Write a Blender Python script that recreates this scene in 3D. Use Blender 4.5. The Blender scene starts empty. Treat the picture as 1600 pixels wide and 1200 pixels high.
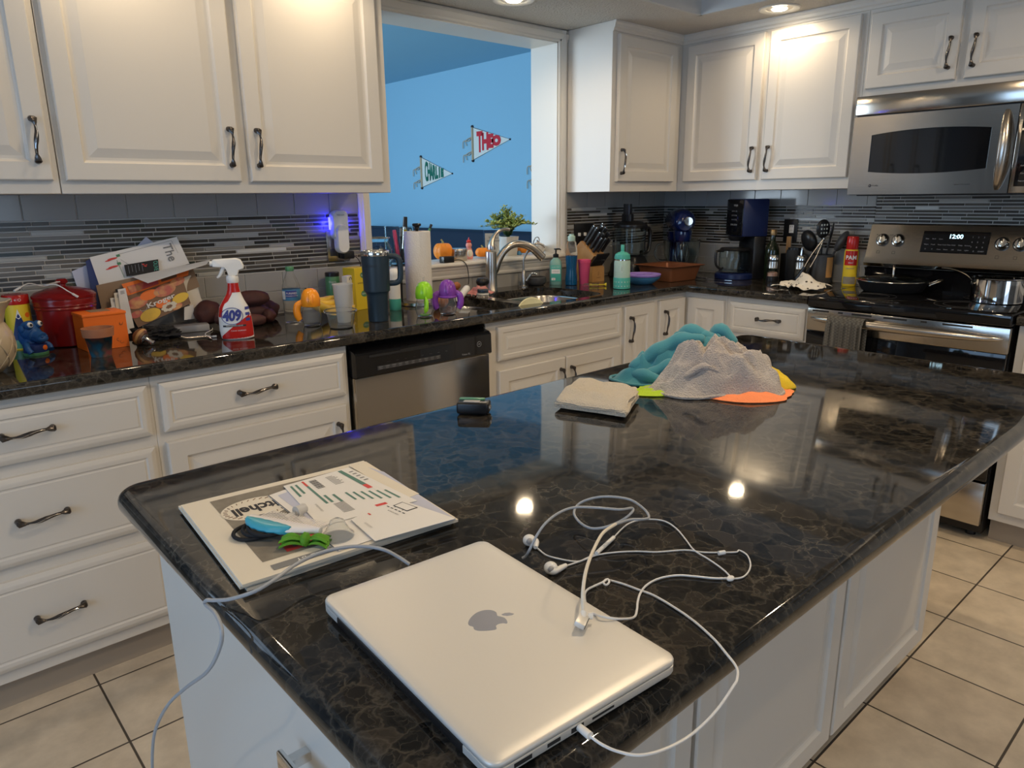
import bpy, bmesh, math, random
from mathutils import Vector, Matrix, noise
S = bpy.context.scene
COL = S.collection
random.seed(7)
PI = math.pi
def rad(a): return a * PI / 180

# ------------------------------------------------------------------ camera
CX, CY, CZ = -3.7513, -2.7644, 1.3503
YAW, PITCH, ROLL, FPX = 0.8398, -0.2524, -0.0113, 1126.9
cF = Vector((math.cos(PITCH)*math.cos(YAW), math.cos(PITCH)*math.sin(YAW), math.sin(PITCH)))
cR0 = Vector((math.sin(YAW), -math.cos(YAW), 0)); cU0 = cR0.cross(cF)
cR = cR0*math.cos(ROLL) + cU0*math.sin(ROLL); cU = -cR0*math.sin(ROLL) + cU0*math.cos(ROLL)
cam = bpy.data.objects.new('camera', bpy.data.cameras.new('camera')); COL.objects.link(cam)
cam.matrix_world = Matrix(((cR.x, cU.x, -cF.x, CX), (cR.y, cU.y, -cF.y, CY), (cR.z, cU.z, -cF.z, CZ), (0, 0, 0, 1)))
cam.data.sensor_fit = 'HORIZONTAL'; cam.data.sensor_width = 36; cam.data.lens = FPX/1600*36
cam.data.clip_start = 0.02; cam.data.clip_end = 60
S.camera = cam

def at(px, py, **k):
    """the point of the photograph's view ray that lies on a given real plane (x=, y= or z=)"""
    d = cF + cR*((px-800)/FPX) - cU*((py-600)/FPX)
    a, v = list(k.items())[0]; i = 'xyz'.index(a)
    o = Vector((CX, CY, CZ)); return o + d*((v-o[i])/d[i])

# ------------------------------------------------------------------ world, exposure, light
S.view_settings.view_transform = 'Standard'; S.view_settings.look = 'None'
S.view_settings.gamma = 1; S.view_settings.use_curve_mapping = False
S.view_settings.exposure = -0.58
w = bpy.data.worlds.new('world'); S.world = w; w.use_nodes = True
bg = w.node_tree.nodes['Background']; bg.inputs[0].default_value = (0.55, 0.75, 1.0, 1); bg.inputs[1].default_value = 2.5

def area(name, loc, size, power, color, direction, sy=None, spread=None):
    L = bpy.data.lights.new(name, 'AREA'); L.energy = power; L.color = color
    L.size = size
    if sy: L.shape = 'RECTANGLE'; L.size_y = sy
    if spread: L.spread = spread
    o = bpy.data.objects.new(name, L); COL.objects.link(o); o.location = loc
    o.rotation_euler = Vector(direction).to_track_quat('-Z', 'Y').to_euler(); return o
DAY = (0.60, 0.80, 1.0); WARM = (1.0, 0.77, 0.50)
# daylight through the kitchen window in the left wall, the patio door behind, and the far room's windows
area('daylight_left_window', (-6.42, -2.5, 1.45), 2.4, 42, (0.36, 0.62, 1.0), (1, 0.08, -0.08), 1.7)
area('daylight_patio_door', (-3.4, -6.40, 1.25), 2.0, 9, (0.78, 0.88, 1.0), (0, 1, -0.05), 2.0)
area('daylight_far_room', (-4.3, 2.6, 1.5), 2.6, 175, (0.74, 0.88, 1.0), (1, 0.0, -0.05), 1.7)
# recessed downlights
CANS = [(-0.455, -0.925, 2.166), (-1.48, -0.27, 2.166), (-2.45, -0.50, 2.166), (-3.10, -0.50, 2.166),
        (-2.3, -1.95, 2.45), (-3.6, -3.2, 2.45), (-1.2, -3.0, 2.45), (-4.6, -1.9, 2.45)]
CANP = [6, 9, 4.5, 4.5, 33, 20, 44, 12]
for i, (c, p) in enumerate(zip(CANS, CANP)):
    L = bpy.data.lights.new('recessed_bulb_light', 'SPOT'); L.energy = p*2.9; L.color = WARM
    L.spot_size = rad(168); L.spot_blend = 0.5; L.shadow_soft_size = 0.035
    o = bpy.data.objects.new('recessed_bulb_light', L); COL.objects.link(o); o.location = (c[0], c[1], c[2]-0.012)

# ------------------------------------------------------------------ materials
MATS = {}
def mat(name, color, rough=0.5, metal=0.0, spec=0.5, trans=0.0, ior=1.45, emis=None, es=0.0, coat=0.0, alpha=1.0,
        bump=None, var=None, sheen=0.0, sss=0.0):
    """bump=(scale, strength, distance)  var=(scale, color2, lo, hi)"""
    m = bpy.data.materials.new(name); m.use_nodes = True; nt = m.node_tree
    b = nt.nodes['Principled BSDF']
    b.inputs['Base Color'].default_value = (*color, 1); b.inputs['Roughness'].default_value = rough
    b.inputs['Metallic'].default_value = metal; b.inputs['Specular IOR Level'].default_value = spec
    b.inputs['Transmission Weight'].default_value = trans; b.inputs['IOR'].default_value = ior
    b.inputs['Coat Weight'].default_value = coat; b.inputs['Alpha'].default_value = alpha
    b.inputs['Coat Roughness'].default_value = 0.05
    b.inputs['Sheen Weight'].default_value = sheen
    if emis: b.inputs['Emission Color'].default_value = (*emis, 1); b.inputs['Emission Strength'].default_value = es
    tc = nt.nodes.new('ShaderNodeTexCoord')
    if bump:
        n = nt.nodes.new('ShaderNodeTexNoise'); n.inputs['Scale'].default_value = bump[0]; n.inputs['Detail'].default_value = 4
        nt.links.new(tc.outputs['Object'], n.inputs['Vector'])
        bp = nt.nodes.new('ShaderNodeBump'); bp.inputs['Strength'].default_value = bump[1]; bp.inputs['Distance'].default_value = bump[2]
        nt.links.new(n.outputs['Fac'], bp.inputs['Height']); nt.links.new(bp.outputs['Normal'], b.inputs['Normal'])
    if var:
        n = nt.nodes.new('ShaderNodeTexNoise'); n.inputs['Scale'].default_value = var[0]; n.inputs['Detail'].default_value = 5
        nt.links.new(tc.outputs['Object'], n.inputs['Vector'])
        r = nt.nodes.new('ShaderNodeValToRGB'); r.color_ramp.elements[0].position = var[2]; r.color_ramp.elements[1].position = var[3]
        r.color_ramp.elements[0].color = (*color, 1); r.color_ramp.elements[1].color = (*var[1], 1)
        nt.links.new(n.outputs['Fac'], r.inputs['Fac']); nt.links.new(r.outputs['Color'], b.inputs['Base Color'])
    MATS[name] = m; return m
mat('cabinet_paint', (0.66, 0.625, 0.57), 0.33, bump=(60, 0.05, 0.002))
mat('wall_paint', (0.60, 0.60, 0.58), 0.7, bump=(90, 0.15, 0.003))
mat('trim_paint', (0.70, 0.67, 0.61), 0.35)
mat('blue_paint', (0.22, 0.46, 0.64), 0.75)
mat('blue_ceiling', (0.22, 0.45, 0.62), 0.85)
mat('stipple_ceiling', (0.60, 0.57, 0.52), 0.9, bump=(110, 0.9, 0.012))
mat('slate_paint', (0.26, 0.29, 0.32), 0.75)
mat('tray_paint', (0.58, 0.58, 0.57), 0.8)
mat('dark_metal', (0.09, 0.08, 0.075), 0.28, 0.9)
mat('bright_metal', (0.75, 0.73, 0.70), 0.12, 1.0)
mat('nickel', (0.50, 0.46, 0.41), 0.27, 1.0)
mat('chrome', (0.80, 0.80, 0.80), 0.06, 1.0)
mat('black_plastic', (0.012, 0.012, 0.013), 0.3)
mat('black_gloss', (0.006, 0.006, 0.007), 0.04, spec=0.6)
mat('black_matte', (0.015, 0.015, 0.016), 0.7)
mat('dark_grey', (0.05, 0.05, 0.052), 0.45)
mat('grey_print', (0.35, 0.35, 0.36), 0.5)
mat('white_plastic', (0.80, 0.79, 0.76), 0.3)
mat('white_cable', (0.72, 0.72, 0.72), 0.4)
mat('grey_cable', (0.36, 0.38, 0.41), 0.45)
mat('paper', (0.78, 0.76, 0.73), 0.8, bump=(30, 0.1, 0.003))
mat('paper_cream', (0.74, 0.68, 0.57), 0.85, bump=(25, 0.15, 0.003))
mat('paper_lilac', (0.52, 0.54, 0.66), 0.8)
mat('ink_black', (0.03, 0.03, 0.035), 0.7)
mat('ink_grey', (0.22, 0.22, 0.22), 0.8)
mat('ink_teal', (0.10, 0.22, 0.18), 0.7)
mat('ink_red', (0.65, 0.06, 0.05), 0.6)
mat('ink_blue', (0.04, 0.05, 0.25), 0.5)
mat('news_grey', (0.27, 0.245, 0.20), 0.8, var=(40, (0.20, 0.175, 0.14), 0.3, 0.7))
mat('glass_clear', (0.95, 0.97, 0.97), 0.02, trans=1.0, ior=1.12)
mat('glass_jar', (0.86, 0.93, 0.94), 0.03, trans=1.0, ior=1.25)
mat('plastic_clear', (0.93, 0.94, 0.93), 0.12, trans=0.96, ior=1.1)
mat('plastic_frost', (0.80, 0.79, 0.76), 0.45, trans=0.45, ior=1.2)
mat('red_gloss', (0.50, 0.02, 0.015), 0.2)
mat('red_enamel', (0.24, 0.010, 0.010), 0.22)
mat('orange', (0.85, 0.17, 0.015), 0.5)
mat('orange_bright', (0.95, 0.33, 0.02), 0.25)
mat('lime', (0.33, 0.75, 0.03), 0.25)
mat('purple', (0.24, 0.06, 0.42), 0.25)
mat('teal_plastic', (0.08, 0.42, 0.34), 0.35)
mat('mint_plastic', (0.42, 0.58, 0.50), 0.4)
mat('navy_coat', (0.018, 0.036, 0.055), 0.38)
mat('pink_plastic', (0.80, 0.10, 0.22), 0.35)
mat('yellow', (0.80, 0.58, 0.03), 0.5)
mat('cream_plastic', (0.95, 0.88, 0.52), 0.45)
mat('banana', (0.80, 0.52, 0.05), 0.5, var=(25, (0.62, 0.40, 0.06), 0.45, 0.75))
mat('bamboo', (0.52, 0.29, 0.11), 0.4, var=(14, (0.42, 0.22, 0.08), 0.3, 0.7))
mat('sweet_potato', (0.10, 0.032, 0.024), 0.7, var=(18, (0.055, 0.02, 0.016), 0.35, 0.7), bump=(50, 0.4, 0.004))
mat('gourd', (0.45, 0.15, 0.04), 0.5, var=(30, (0.28, 0.09, 0.03), 0.3, 0.7))
mat('pumpkin', (0.85, 0.27, 0.02), 0.45)
mat('pumpkin_stem', (0.28, 0.27, 0.12), 0.8)
mat('cream_ceramic', (0.50, 0.40, 0.27), 0.35, coat=0.3)
mat('terracotta', (0.42, 0.17, 0.08), 0.8, var=(30, (0.35, 0.13, 0.06), 0.3, 0.7))
mat('toy_blue', (0.014, 0.085, 0.27), 0.5)
mat('deep_blue', (0.012, 0.03, 0.14), 0.45)
mat('green_ceramic', (0.02, 0.16, 0.11), 0.3)
mat('green_tin', (0.08, 0.25, 0.12), 0.3)
mat('wood_dark', (0.16, 0.07, 0.03), 0.45)
mat('black_fabric', (0.008, 0.009, 0.012), 0.8)
mat('copper', (0.24, 0.088, 0.038), 0.38, 0.3)
mat('blue_plastic', (0.06, 0.22, 0.40), 0.35)
mat('lilac_plastic', (0.33, 0.22, 0.62), 0.4)
mat('mixer_blue', (0.005, 0.013, 0.075), 0.1, coat=0.6)
mat('coffee_blue', (0.007, 0.016, 0.075), 0.35)
mat('oil_glass', (0.010, 0.016, 0.006), 0.05, spec=0.7)
mat('brass_cap', (0.35, 0.22, 0.10), 0.35, 0.8)
mat('pink_salt', (0.72, 0.40, 0.30), 0.7)
mat('pepper', (0.17, 0.13, 0.10), 0.8)
mat('foliage_pale', (0.42, 0.50, 0.16), 0.6)
mat('foliage_dark', (0.04, 0.11, 0.04), 0.6)
mat('pot_white', (0.62, 0.60, 0.56), 0.6)
mat('navy_fabric', (0.006, 0.02, 0.045), 0.9)
mat('felt_white', (0.60, 0.66, 0.64), 0.9)
mat('felt_red', (0.50, 0.03, 0.05), 0.9)
mat('felt_green', (0.01, 0.14, 0.10), 0.9)
mat('dowel', (0.40, 0.33, 0.22), 0.7)
mat('soap_mint', (0.22, 0.42, 0.36), 0.35)
mat('blue_liquid', (0.005, 0.07, 0.17), 0.12)
mat('amber_glow', (1, 0.8, 0.5), 0.5, emis=(1.0, 0.86, 0.62), es=45)
mat('can_inner', (0.78, 0.70, 0.58), 0.35)
mat('led_blue', (0.05, 0.05, 1.0), 0.5, emis=(0.03, 0.03, 1.0), es=25)
mat('led_clock', (0.6, 0.9, 1.0), 0.5, emis=(0.55, 0.85, 1.0), es=3)
mat('salmon', (0.72, 0.30, 0.26), 0.8)
mat('skin_pink', (0.70, 0.38, 0.28), 0.5)
mat('bristle', (0.75, 0.68, 0.62), 0.7)
mat('apple_red', (0.46, 0.06, 0.05), 0.4, var=(30, (0.62, 0.30, 0.10), 0.45, 0.7))
mat('seashell', (0.45, 0.36, 0.28), 0.6, var=(60, (0.16, 0.12, 0.10), 0.4, 0.6))
mat('granite_edge', (0.02, 0.02, 0.02), 0.1)
mat('mortar', (0.50, 0.48, 0.45), 0.85)
mat('subway_glass', (0.36, 0.35, 0.33), 0.14, coat=0.15)
mat('leaf_tile', (0.3, 0.3, 0.3), 0.2)
mat('brown_box', (0.28, 0.19, 0.12), 0.8)
mat('lime_cloth', (0.42, 0.62, 0.04), 0.95, bump=(420, 0.8, 0.003))
mat('orange_cloth', (0.88, 0.27, 0.11), 0.95, bump=(420, 0.7, 0.003))
mat('yellow_cloth', (0.68, 0.50, 0.03), 0.95, bump=(420, 0.7, 0.003))
mat('teal_cloth', (0.045, 0.22, 0.28), 0.95, bump=(420, 0.5, 0.002), sheen=0.3)
mat('terry_grey', (0.50, 0.46, 0.42), 0.98, bump=(300, 1.0, 0.006), var=(5, (0.42, 0.37, 0.34), 0.35, 0.65), sheen=0.4)
mat('terry_cream', (0.60, 0.53, 0.42), 0.98, bump=(330, 1.0, 0.006), sheen=0.4)
mat('pink_cloth', (0.62, 0.26, 0.24), 0.95, bump=(300, 0.6, 0.003))
mat('comb_teal', (0.06, 0.38, 0.50), 0.3)
mat('comb_white', (0.78, 0.76, 0.76), 0.3)
mat('bow_green', (0.10, 0.30, 0.015), 0.7, bump=(300, 0.4, 0.002))

def nodes_of(name):
    m = bpy.data.materials.new(name); m.use_nodes = True; MATS[name] = m
    nt = m.node_tree; return m, nt, nt.nodes['Principled BSDF']
def N(nt, t, **kw):
    n = nt.nodes.new(t)
    for k, v in kw.items():
        if k in n.inputs: n.inputs[k].default_value = v
        else: setattr(n, k, v)
    return n
# granite: near-black crystals with thin tan veins between them
m, nt, b = nodes_of('granite')
tc = N(nt, 'ShaderNodeTexCoord'); nz = N(nt, 'ShaderNodeTexNoise', Scale=9.0, Detail=5.0, Roughness=0.65)
nt.links.new(tc.outputs['Object'], nz.inputs['Vector'])
mx = N(nt, 'ShaderNodeMix', data_type='VECTOR'); mx.inputs[0].default_value = 0.075
nt.links.new(tc.outputs['Object'], mx.inputs[4]); nt.links.new(nz.outputs['Color'], mx.inputs[5])
def vor(scale, feat='DISTANCE_TO_EDGE'):
    v = N(nt, 'ShaderNodeTexVoronoi'); v.feature = feat; v.inputs['Scale'].default_value = scale
    nt.links.new(mx.outputs[1], v.inputs['Vector']); return v
v1 = vor(34); v2 = vor(85); vc = vor(34, 'F1')
def ramp(fac, pts):
    r = nt.nodes.new('ShaderNodeValToRGB'); e = r.color_ramp.elements
    e[0].position, e[0].color = pts[0][0], (*pts[0][1], 1); e[1].position, e[1].color = pts[-1][0], (*pts[-1][1], 1)
    for p, c in pts[1:-1]: k = e.new(p); k.color = (*c, 1)
    nt.links.new(fac, r.inputs['Fac']); return r
r1 = ramp(v1.outputs['Distance'], [(0.0, (1, 1, 1)), (0.035, (0.45, 0.45, 0.45)), (0.11, (0, 0, 0))])
r2 = ramp(v2.outputs['Distance'], [(0.0, (0.5, 0.5, 0.5)), (0.08, (0, 0, 0))])
nb = N(nt, 'ShaderNodeTexNoise', Scale=11.0, Detail=4.0); nt.links.new(tc.outputs['Object'], nb.inputs['Vector'])
rb = ramp(nb.outputs['Fac'], [(0.30, (0.12, 0.12, 0.12)), (0.72, (0.85, 0.85, 0.85))])
ad = N(nt, 'ShaderNodeMix', data_type='RGBA', blend_type='LIGHTEN'); ad.inputs[0].default_value = 1
nt.links.new(r1.outputs[0], ad.inputs[6]); nt.links.new(r2.outputs[0], ad.inputs[7])
ml = N(nt, 'ShaderNodeMix', data_type='RGBA', blend_type='MULTIPLY'); ml.inputs[0].default_value = 1
nt.links.new(ad.outputs[2], ml.inputs[6]); nt.links.new(rb.outputs[0], ml.inputs[7])
cc = ramp(vc.outputs['Color'], [(0.2, (0.005, 0.005, 0.005)), (0.5, (0.011, 0.010, 0.009)), (0.85, (0.030, 0.025, 0.020))])
fm = N(nt, 'ShaderNodeMix', data_type='RGBA'); nt.links.new(ml.outputs[2], fm.inputs[0])
nt.links.new(cc.outputs[0], fm.inputs[6]); fm.inputs[7].default_value = (0.105, 0.092, 0.072, 1)
nt.links.new(fm.outputs[2], b.inputs['Base Color'])
b.inputs['Roughness'].default_value = 0.05; b.inputs['Specular IOR Level'].default_value = 0.62
# floor tile
m, nt, b = nodes_of('floor_tile')
tc = N(nt, 'ShaderNodeTexCoord'); mp = N(nt, 'ShaderNodeMapping'); TS = 0.3063
mp.inputs['Location'].default_value = (1.2969 + 40*TS, 2.1485 + 40*TS, 0)
nt.links.new(tc.outputs['Object'], mp.inputs['Vector'])
br = N(nt, 'ShaderNodeTexBrick', offset=0.0, squash=1.0); br.inputs['Scale'].default_value = 1
br.inputs['Brick Width'].default_value = TS; br.inputs['Row Height'].default_value = TS
br.inputs['Mortar Size'].default_value = 0.0032; br.inputs['Mortar Smooth'].default_value = 0.25; br.inputs['Bias'].default_value = 0
br.inputs['Color1'].default_value = (0.66, 0.56, 0.43, 1); br.inputs['Color2'].default_value = (0.72, 0.62, 0.48, 1)
br.inputs['Mortar'].default_value = (0.075, 0.06, 0.045, 1)
nt.links.new(mp.outputs['Vector'], br.inputs['Vector'])
nz = N(nt, 'ShaderNodeTexNoise', Scale=9.0, Detail=6.0, Roughness=0.6); nt.links.new(tc.outputs['Object'], nz.inputs['Vector'])
rr = ramp(nz.outputs['Fac'], [(0.3, (0.76, 0.74, 0.72)), (0.7, (1.08, 1.07, 1.06))])
ml = N(nt, 'ShaderNodeMix', data_type='RGBA', blend_type='MULTIPLY'); ml.inputs[0].default_value = 1
nt.links.new(br.outputs['Color'], ml.inputs[6]); nt.links.new(rr.outputs[0], ml.inputs[7]); nt.links.new(ml.outputs[2], b.inputs['Base Color'])
b.inputs['Roughness'].default_value = 0.38
inv = N(nt, 'ShaderNodeMath', operation='SUBTRACT'); inv.inputs[0].default_value = 1; nt.links.new(br.outputs['Fac'], inv.inputs[1])
bp = N(nt, 'ShaderNodeBump'); bp.inputs['Strength'].default_value = 0.7; bp.inputs['Distance'].default_value = 0.002
nt.links.new(inv.outputs[0], bp.inputs['Height']); nt.links.new(bp.outputs['Normal'], b.inputs['Normal'])
# brushed steel (grain runs along one axis)
def steel(name, col, rough, sc):
    m, nt, b = nodes_of(name)
    tc = N(nt, 'ShaderNodeTexCoord'); mp = N(nt, 'ShaderNodeMapping'); mp.inputs['Scale'].default_value = sc
    nt.links.new(tc.outputs['Object'], mp.inputs['Vector'])
    nz = N(nt, 'ShaderNodeTexNoise', Scale=1.0, Detail=3.0); nt.links.new(mp.outputs['Vector'], nz.inputs['Vector'])
    bp = N(nt, 'ShaderNodeBump'); bp.inputs['Strength'].default_value = 0.06; bp.inputs['Distance'].default_value = 0.001
    nt.links.new(nz.outputs['Fac'], bp.inputs['Height']); nt.links.new(bp.outputs['Normal'], b.inputs['Normal'])
    b.inputs['Base Color'].default_value = (*col, 1); b.inputs['Metallic'].default_value = 1; b.inputs['Roughness'].default_value = rough
steel('steel', (0.50, 0.46, 0.41), 0.15, (4, 4, 900))
steel('steel_bowl', (0.60, 0.57, 0.52), 0.2, (500, 4, 4))
steel('laptop_alu', (0.68, 0.66, 0.62), 0.42, (300, 300, 300))
MATS['laptop_alu'].node_tree.nodes['Principled BSDF'].inputs['Metallic'].default_value = 0.35
# colour-by-attribute material for the mosaic strips
m, nt, b = nodes_of('mosaic')
ca = N(nt, 'ShaderNodeVertexColor', layer_name='tint'); nt.links.new(ca.outputs['Color'], b.inputs['Base Color'])
b.inputs['Roughness'].default_value = 0.24
# waffle-weave towel, spotted cloth, wet-look paper towel
m, nt, b = nodes_of('waffle_towel')
tc = N(nt, 'ShaderNodeTexCoord'); mp = N(nt, 'ShaderNodeMapping'); mp.inputs['Scale'].default_value = (110, 110, 110); mp.inputs['Rotation'].default_value = (rad(45), 0, 0)
nt.links.new(tc.outputs['Object'], mp.inputs['Vector'])
ck = N(nt, 'ShaderNodeTexChecker', Scale=1.0); nt.links.new(mp.outputs['Vector'], ck.inputs['Vector'])
ck.inputs['Color1'].default_value = (0.135, 0.13, 0.115, 1); ck.inputs['Color2'].default_value = (0.085, 0.08, 0.072, 1)
nt.links.new(ck.outputs['Color'], b.inputs['Base Color']); b.inputs['Roughness'].default_value = 0.95
bp = N(nt, 'ShaderNodeBump'); bp.inputs['Strength'].default_value = 0.8; bp.inputs['Distance'].default_value = 0.003
nt.links.new(ck.outputs['Fac'], bp.inputs['Height']); nt.links.new(bp.outputs['Normal'], b.inputs['Normal'])
m, nt, b = nodes_of('spotted_cloth')
tc = N(nt, 'ShaderNodeTexCoord'); v = N(nt, 'ShaderNodeTexVoronoi'); v.inputs['Scale'].default_value = 42
nt.links.new(tc.outputs['Object'], v.inputs['Vector'])
r = ramp(v.outputs['Distance'], [(0.20, (0.03, 0.025, 0.02)), (0.27, (0.78, 0.73, 0.64))]); nt.links.new(r.outputs[0], b.inputs['Base Color'])
b.inputs['Roughness'].default_value = 0.95
m, nt, b = nodes_of('paper_towel')
b.inputs['Base Color'].default_value = (0.74, 0.71, 0.66, 1); b.inputs['Roughness'].default_value = 0.95
tc = N(nt, 'ShaderNodeTexCoord'); v = N(nt, 'ShaderNodeTexVoronoi'); v.inputs['Scale'].default_value = 160; nt.links.new(tc.outputs['Object'], v.inputs['Vector'])
bp = N(nt, 'ShaderNodeBump'); bp.inputs['Strength'].default_value = 0.5; bp.inputs['Distance'].default_value = 0.002
nt.links.new(v.outputs['Distance'], bp.inputs['Height']); nt.links.new(bp.outputs['Normal'], b.inputs['Normal'])
# painted terracotta
m, nt, b = nodes_of('painted_pot')
tc = N(nt, 'ShaderNodeTexCoord'); nz = N(nt, 'ShaderNodeTexNoise', Scale=32.0, Detail=1.0); nt.links.new(tc.outputs['Object'], nz.inputs['Vector'])
r = ramp(nz.outputs['Fac'], [(0.38, (0.02, 0.13, 0.20)), (0.48, (0.05, 0.07, 0.08)), (0.56, (0.16, 0.10, 0.07)), (0.66, (0.30, 0.08, 0.08))])
nt.links.new(r.outputs[0], b.inputs['Base Color']); b.inputs['Roughness'].default_value = 0.6
# ------------------------------------------------------------------ mesh helpers
class MB:
    def __init__(s): s.bm = bmesh.new(); s.mats = []; s.cur = 0; s.xf = Matrix(); s.tint = None
    def m(s, name):
        if name not in s.mats: s.mats.append(name)
        s.cur = s.mats.index(name); return s
    def at(s, M): s.xf = M; return s
    def v(s, p): return s.bm.verts.new(s.xf @ Vector(p))
    def f(s, vs, smooth=True):
        try: fc = s.bm.faces.new(vs)
        except ValueError: return None
        fc.material_index = s.cur; fc.smooth = smooth
        if s.tint is not None:
            for l in fc.loops: l[s.lay] = (*s.tint, 1)
        return fc
    def box(s, x0, x1, y0, y1, z0, z1, bev=0.0, seg=2):
        t = bmesh.new(); bmesh.ops.create_cube(t, size=1)
        for q in t.verts: q.co = Vector(((x0+x1)/2+q.co.x*(x1-x0), (y0+y1)/2+q.co.y*(y1-y0), (z0+z1)/2+q.co.z*(z1-z0)))
        if bev > 0: bmesh.ops.bevel(t, geom=t.edges[:], offset=bev, segments=seg, affect='EDGES', profile=0.5)
        s.merge(t); t.free(); return s
    def merge(s, t):
        mp = {q: s.v(q.co) for q in t.verts}
        for fc in t.faces: s.f([mp[q] for q in fc.verts])
    def loft(s, rings, closed=True, cap0=True, cap1=True):
        R = [[s.v(p) for p in r] for r in rings]
        n = len(R[0])
        for a, b in zip(R, R[1:]):
            for i in range(n if closed else n-1):
                j = (i+1) % n; s.f([a[i], a[j], b[j], b[i]])
        if cap0 and closed: s.f(R[0][::-1])
        if cap1 and closed: s.f(R[-1])
        return s
    def lathe(s, prof, seg=28, c=(0, 0, 0), cap0=True, cap1=True, fn=None):
        rings = []
        for r, z in prof:
            ring = []
            for i in range(seg):
                a = 2*PI*i/seg; rr = r*(fn(a, z) if fn else 1)
                ring.append((c[0]+rr*math.cos(a), c[1]+rr*math.sin(a), c[2]+z))
            rings.append(ring)
        return s.loft(rings, True, cap0, cap1)
    def prism(s, poly, h0, h1, plane='xy', smooth=False):
        def P(p, h): return (p[0], p[1], h) if plane == 'xy' else ((p[0], h, p[1]) if plane == 'xz' else (h, p[0], p[1]))
        a = [s.v(P(p, h0)) for p in poly]; b = [s.v(P(p, h1)) for p in poly]; n = len(poly)
        for i in range(n): j = (i+1) % n; s.f([a[i], a[j], b[j], b[i]], smooth)
        s.f(a[::-1], False); s.f(b, False); return s
    def tube(s, pts, r, seg=8, caps=True, flat=1.0):
        pts = [Vector(p) for p in pts]; n = len(pts)
        rs = r if isinstance(r, (list, tuple)) else [r]*n
        rings = []; up = None
        for i, p in enumerate(pts):
            t = (pts[min(i+1, n-1)]-pts[max(i-1, 0)])
            if t.length < 1e-9: t = Vector((0, 0, 1))
            t.normalize()
            if up is None: up = Vector((0, 0, 1)) if abs(t.z) < 0.9 else Vector((1, 0, 0))
            sd = t.cross(up)
            if sd.length < 1e-6: sd = t.orthogonal()
            sd.normalize(); up = sd.cross(t).normalized()
            rings.append([p + sd*math.cos(2*PI*k/seg)*rs[i] + up*math.sin(2*PI*k/seg)*rs[i]*flat for k in range(seg)])
        return s.loft(rings, True, caps, caps)
    def ball(s, c, r, seg=16, rings=10, fn=None):
        if not isinstance(r, (list, tuple)): r = (r, r, r)
        R = []
        for i in range(1, rings):
            ph = PI*i/rings; ring = []
            for k in range(seg):
                a = 2*PI*k/seg; d = Vector((math.sin(ph)*math.cos(a), math.sin(ph)*math.sin(a), -math.cos(ph)))
                q = fn(d) if fn else 1
                ring.append((c[0]+d.x*r[0]*q, c[1]+d.y*r[1]*q, c[2]+d.z*r[2]*q))
            R.append(ring)
        V = [[s.v(p) for p in r_] for r_ in R]
        for a, b in zip(V, V[1:]):
            for i in range(seg): j = (i+1) % seg; s.f([a[i], a[j], b[j], b[i]])
        q0 = fn(Vector((0, 0, -1))) if fn else 1; q1 = fn(Vector((0, 0, 1))) if fn else 1
        lo = s.v((c[0], c[1], c[2]-r[2]*q0)); hi = s.v((c[0], c[1], c[2]+r[2]*q1))
        for i in range(seg):
            j = (i+1) % seg; s.f([lo, V[0][j], V[0][i]]); s.f([hi, V[-1][i], V[-1][j]])
        return s
    def grid(s, fn, nu, nv, thick=0.0, closeu=False):
        """fn(u, v) -> point; thick: solidify along the surface normal"""
        P = [[Vector(fn(i/nu, j/nv)) for j in range(nv+1)] for i in range(nu+1)]
        def normal(i, j):
            a = P[min(i+1, nu)][j]-P[max(i-1, 0)][j]; b = P[i][min(j+1, nv)]-P[i][max(j-1, 0)]
            n = a.cross(b); return n.normalized() if n.length > 1e-12 else Vector((0, 0, 1))
        A = [[s.v(P[i][j]) for j in range(nv+1)] for i in range(nu+1)]
        for i in range(nu):
            for j in range(nv): s.f([A[i][j], A[i+1][j], A[i+1][j+1], A[i][j+1]])
        if thick:
            B = [[s.v(P[i][j]-normal(i, j)*thick) for j in range(nv+1)] for i in range(nu+1)]
            for i in range(nu):
                for j in range(nv): s.f([B[i][j], B[i][j+1], B[i+1][j+1], B[i+1][j]])
            for i in range(nu):
                s.f([A[i][0], B[i][0], B[i+1][0], A[i+1][0]]); s.f([A[i][nv], A[i+1][nv], B[i+1][nv], B[i][nv]])
            for j in range(nv):
                s.f([A[0][j], A[0][j+1], B[0][j+1], B[0][j]]); s.f([A[nu][j], B[nu][j], B[nu][j+1], A[nu][j+1]])
        return s
    def panel(s, x0, x1, z0, z1, yb, rings):
        """front facing -y: nested rectangles (inset, y); back at yb"""
        R = [[(x0, yb, z0), (x1, yb, z0), (x1, yb, z1), (x0, yb, z1)]]
        for i, y in rings: R.append([(x0+i, y, z0+i), (x1-i, y, z0+i), (x1-i, y, z1-i), (x0+i, y, z1-i)])
        V = [[s.v(p) for p in r] for r in R]
        for a, b in zip(V, V[1:]):
            for i in range(4): j = (i+1) % 4; s.f([a[i], a[j], b[j], b[i]], False)
        s.f(V[-1], False); s.f(V[0][::-1], False); return s
    def text(s, body, size, fn, align='CENTER', bold=0.0, sx=1.0):
        """flat lettering mapped by fn(x, y) -> point"""
        cu = bpy.data.curves.new('lettering', 'FONT'); cu.body = body; cu.size = size; cu.align_x = align; cu.align_y = 'CENTER'
        cu.offset = bold; cu.resolution_u = 3
        ob = bpy.data.objects.new('lettering', cu); COL.objects.link(ob)
        dg = bpy.context.evaluated_depsgraph_get(); me = bpy.data.meshes.new_from_object(ob.evaluated_get(dg))
        vs = [s.v(fn(v.co.x*sx, v.co.y)) for v in me.vertices]
        for p in me.polygons: s.f([vs[i] for i in p.vertices], False)
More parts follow.
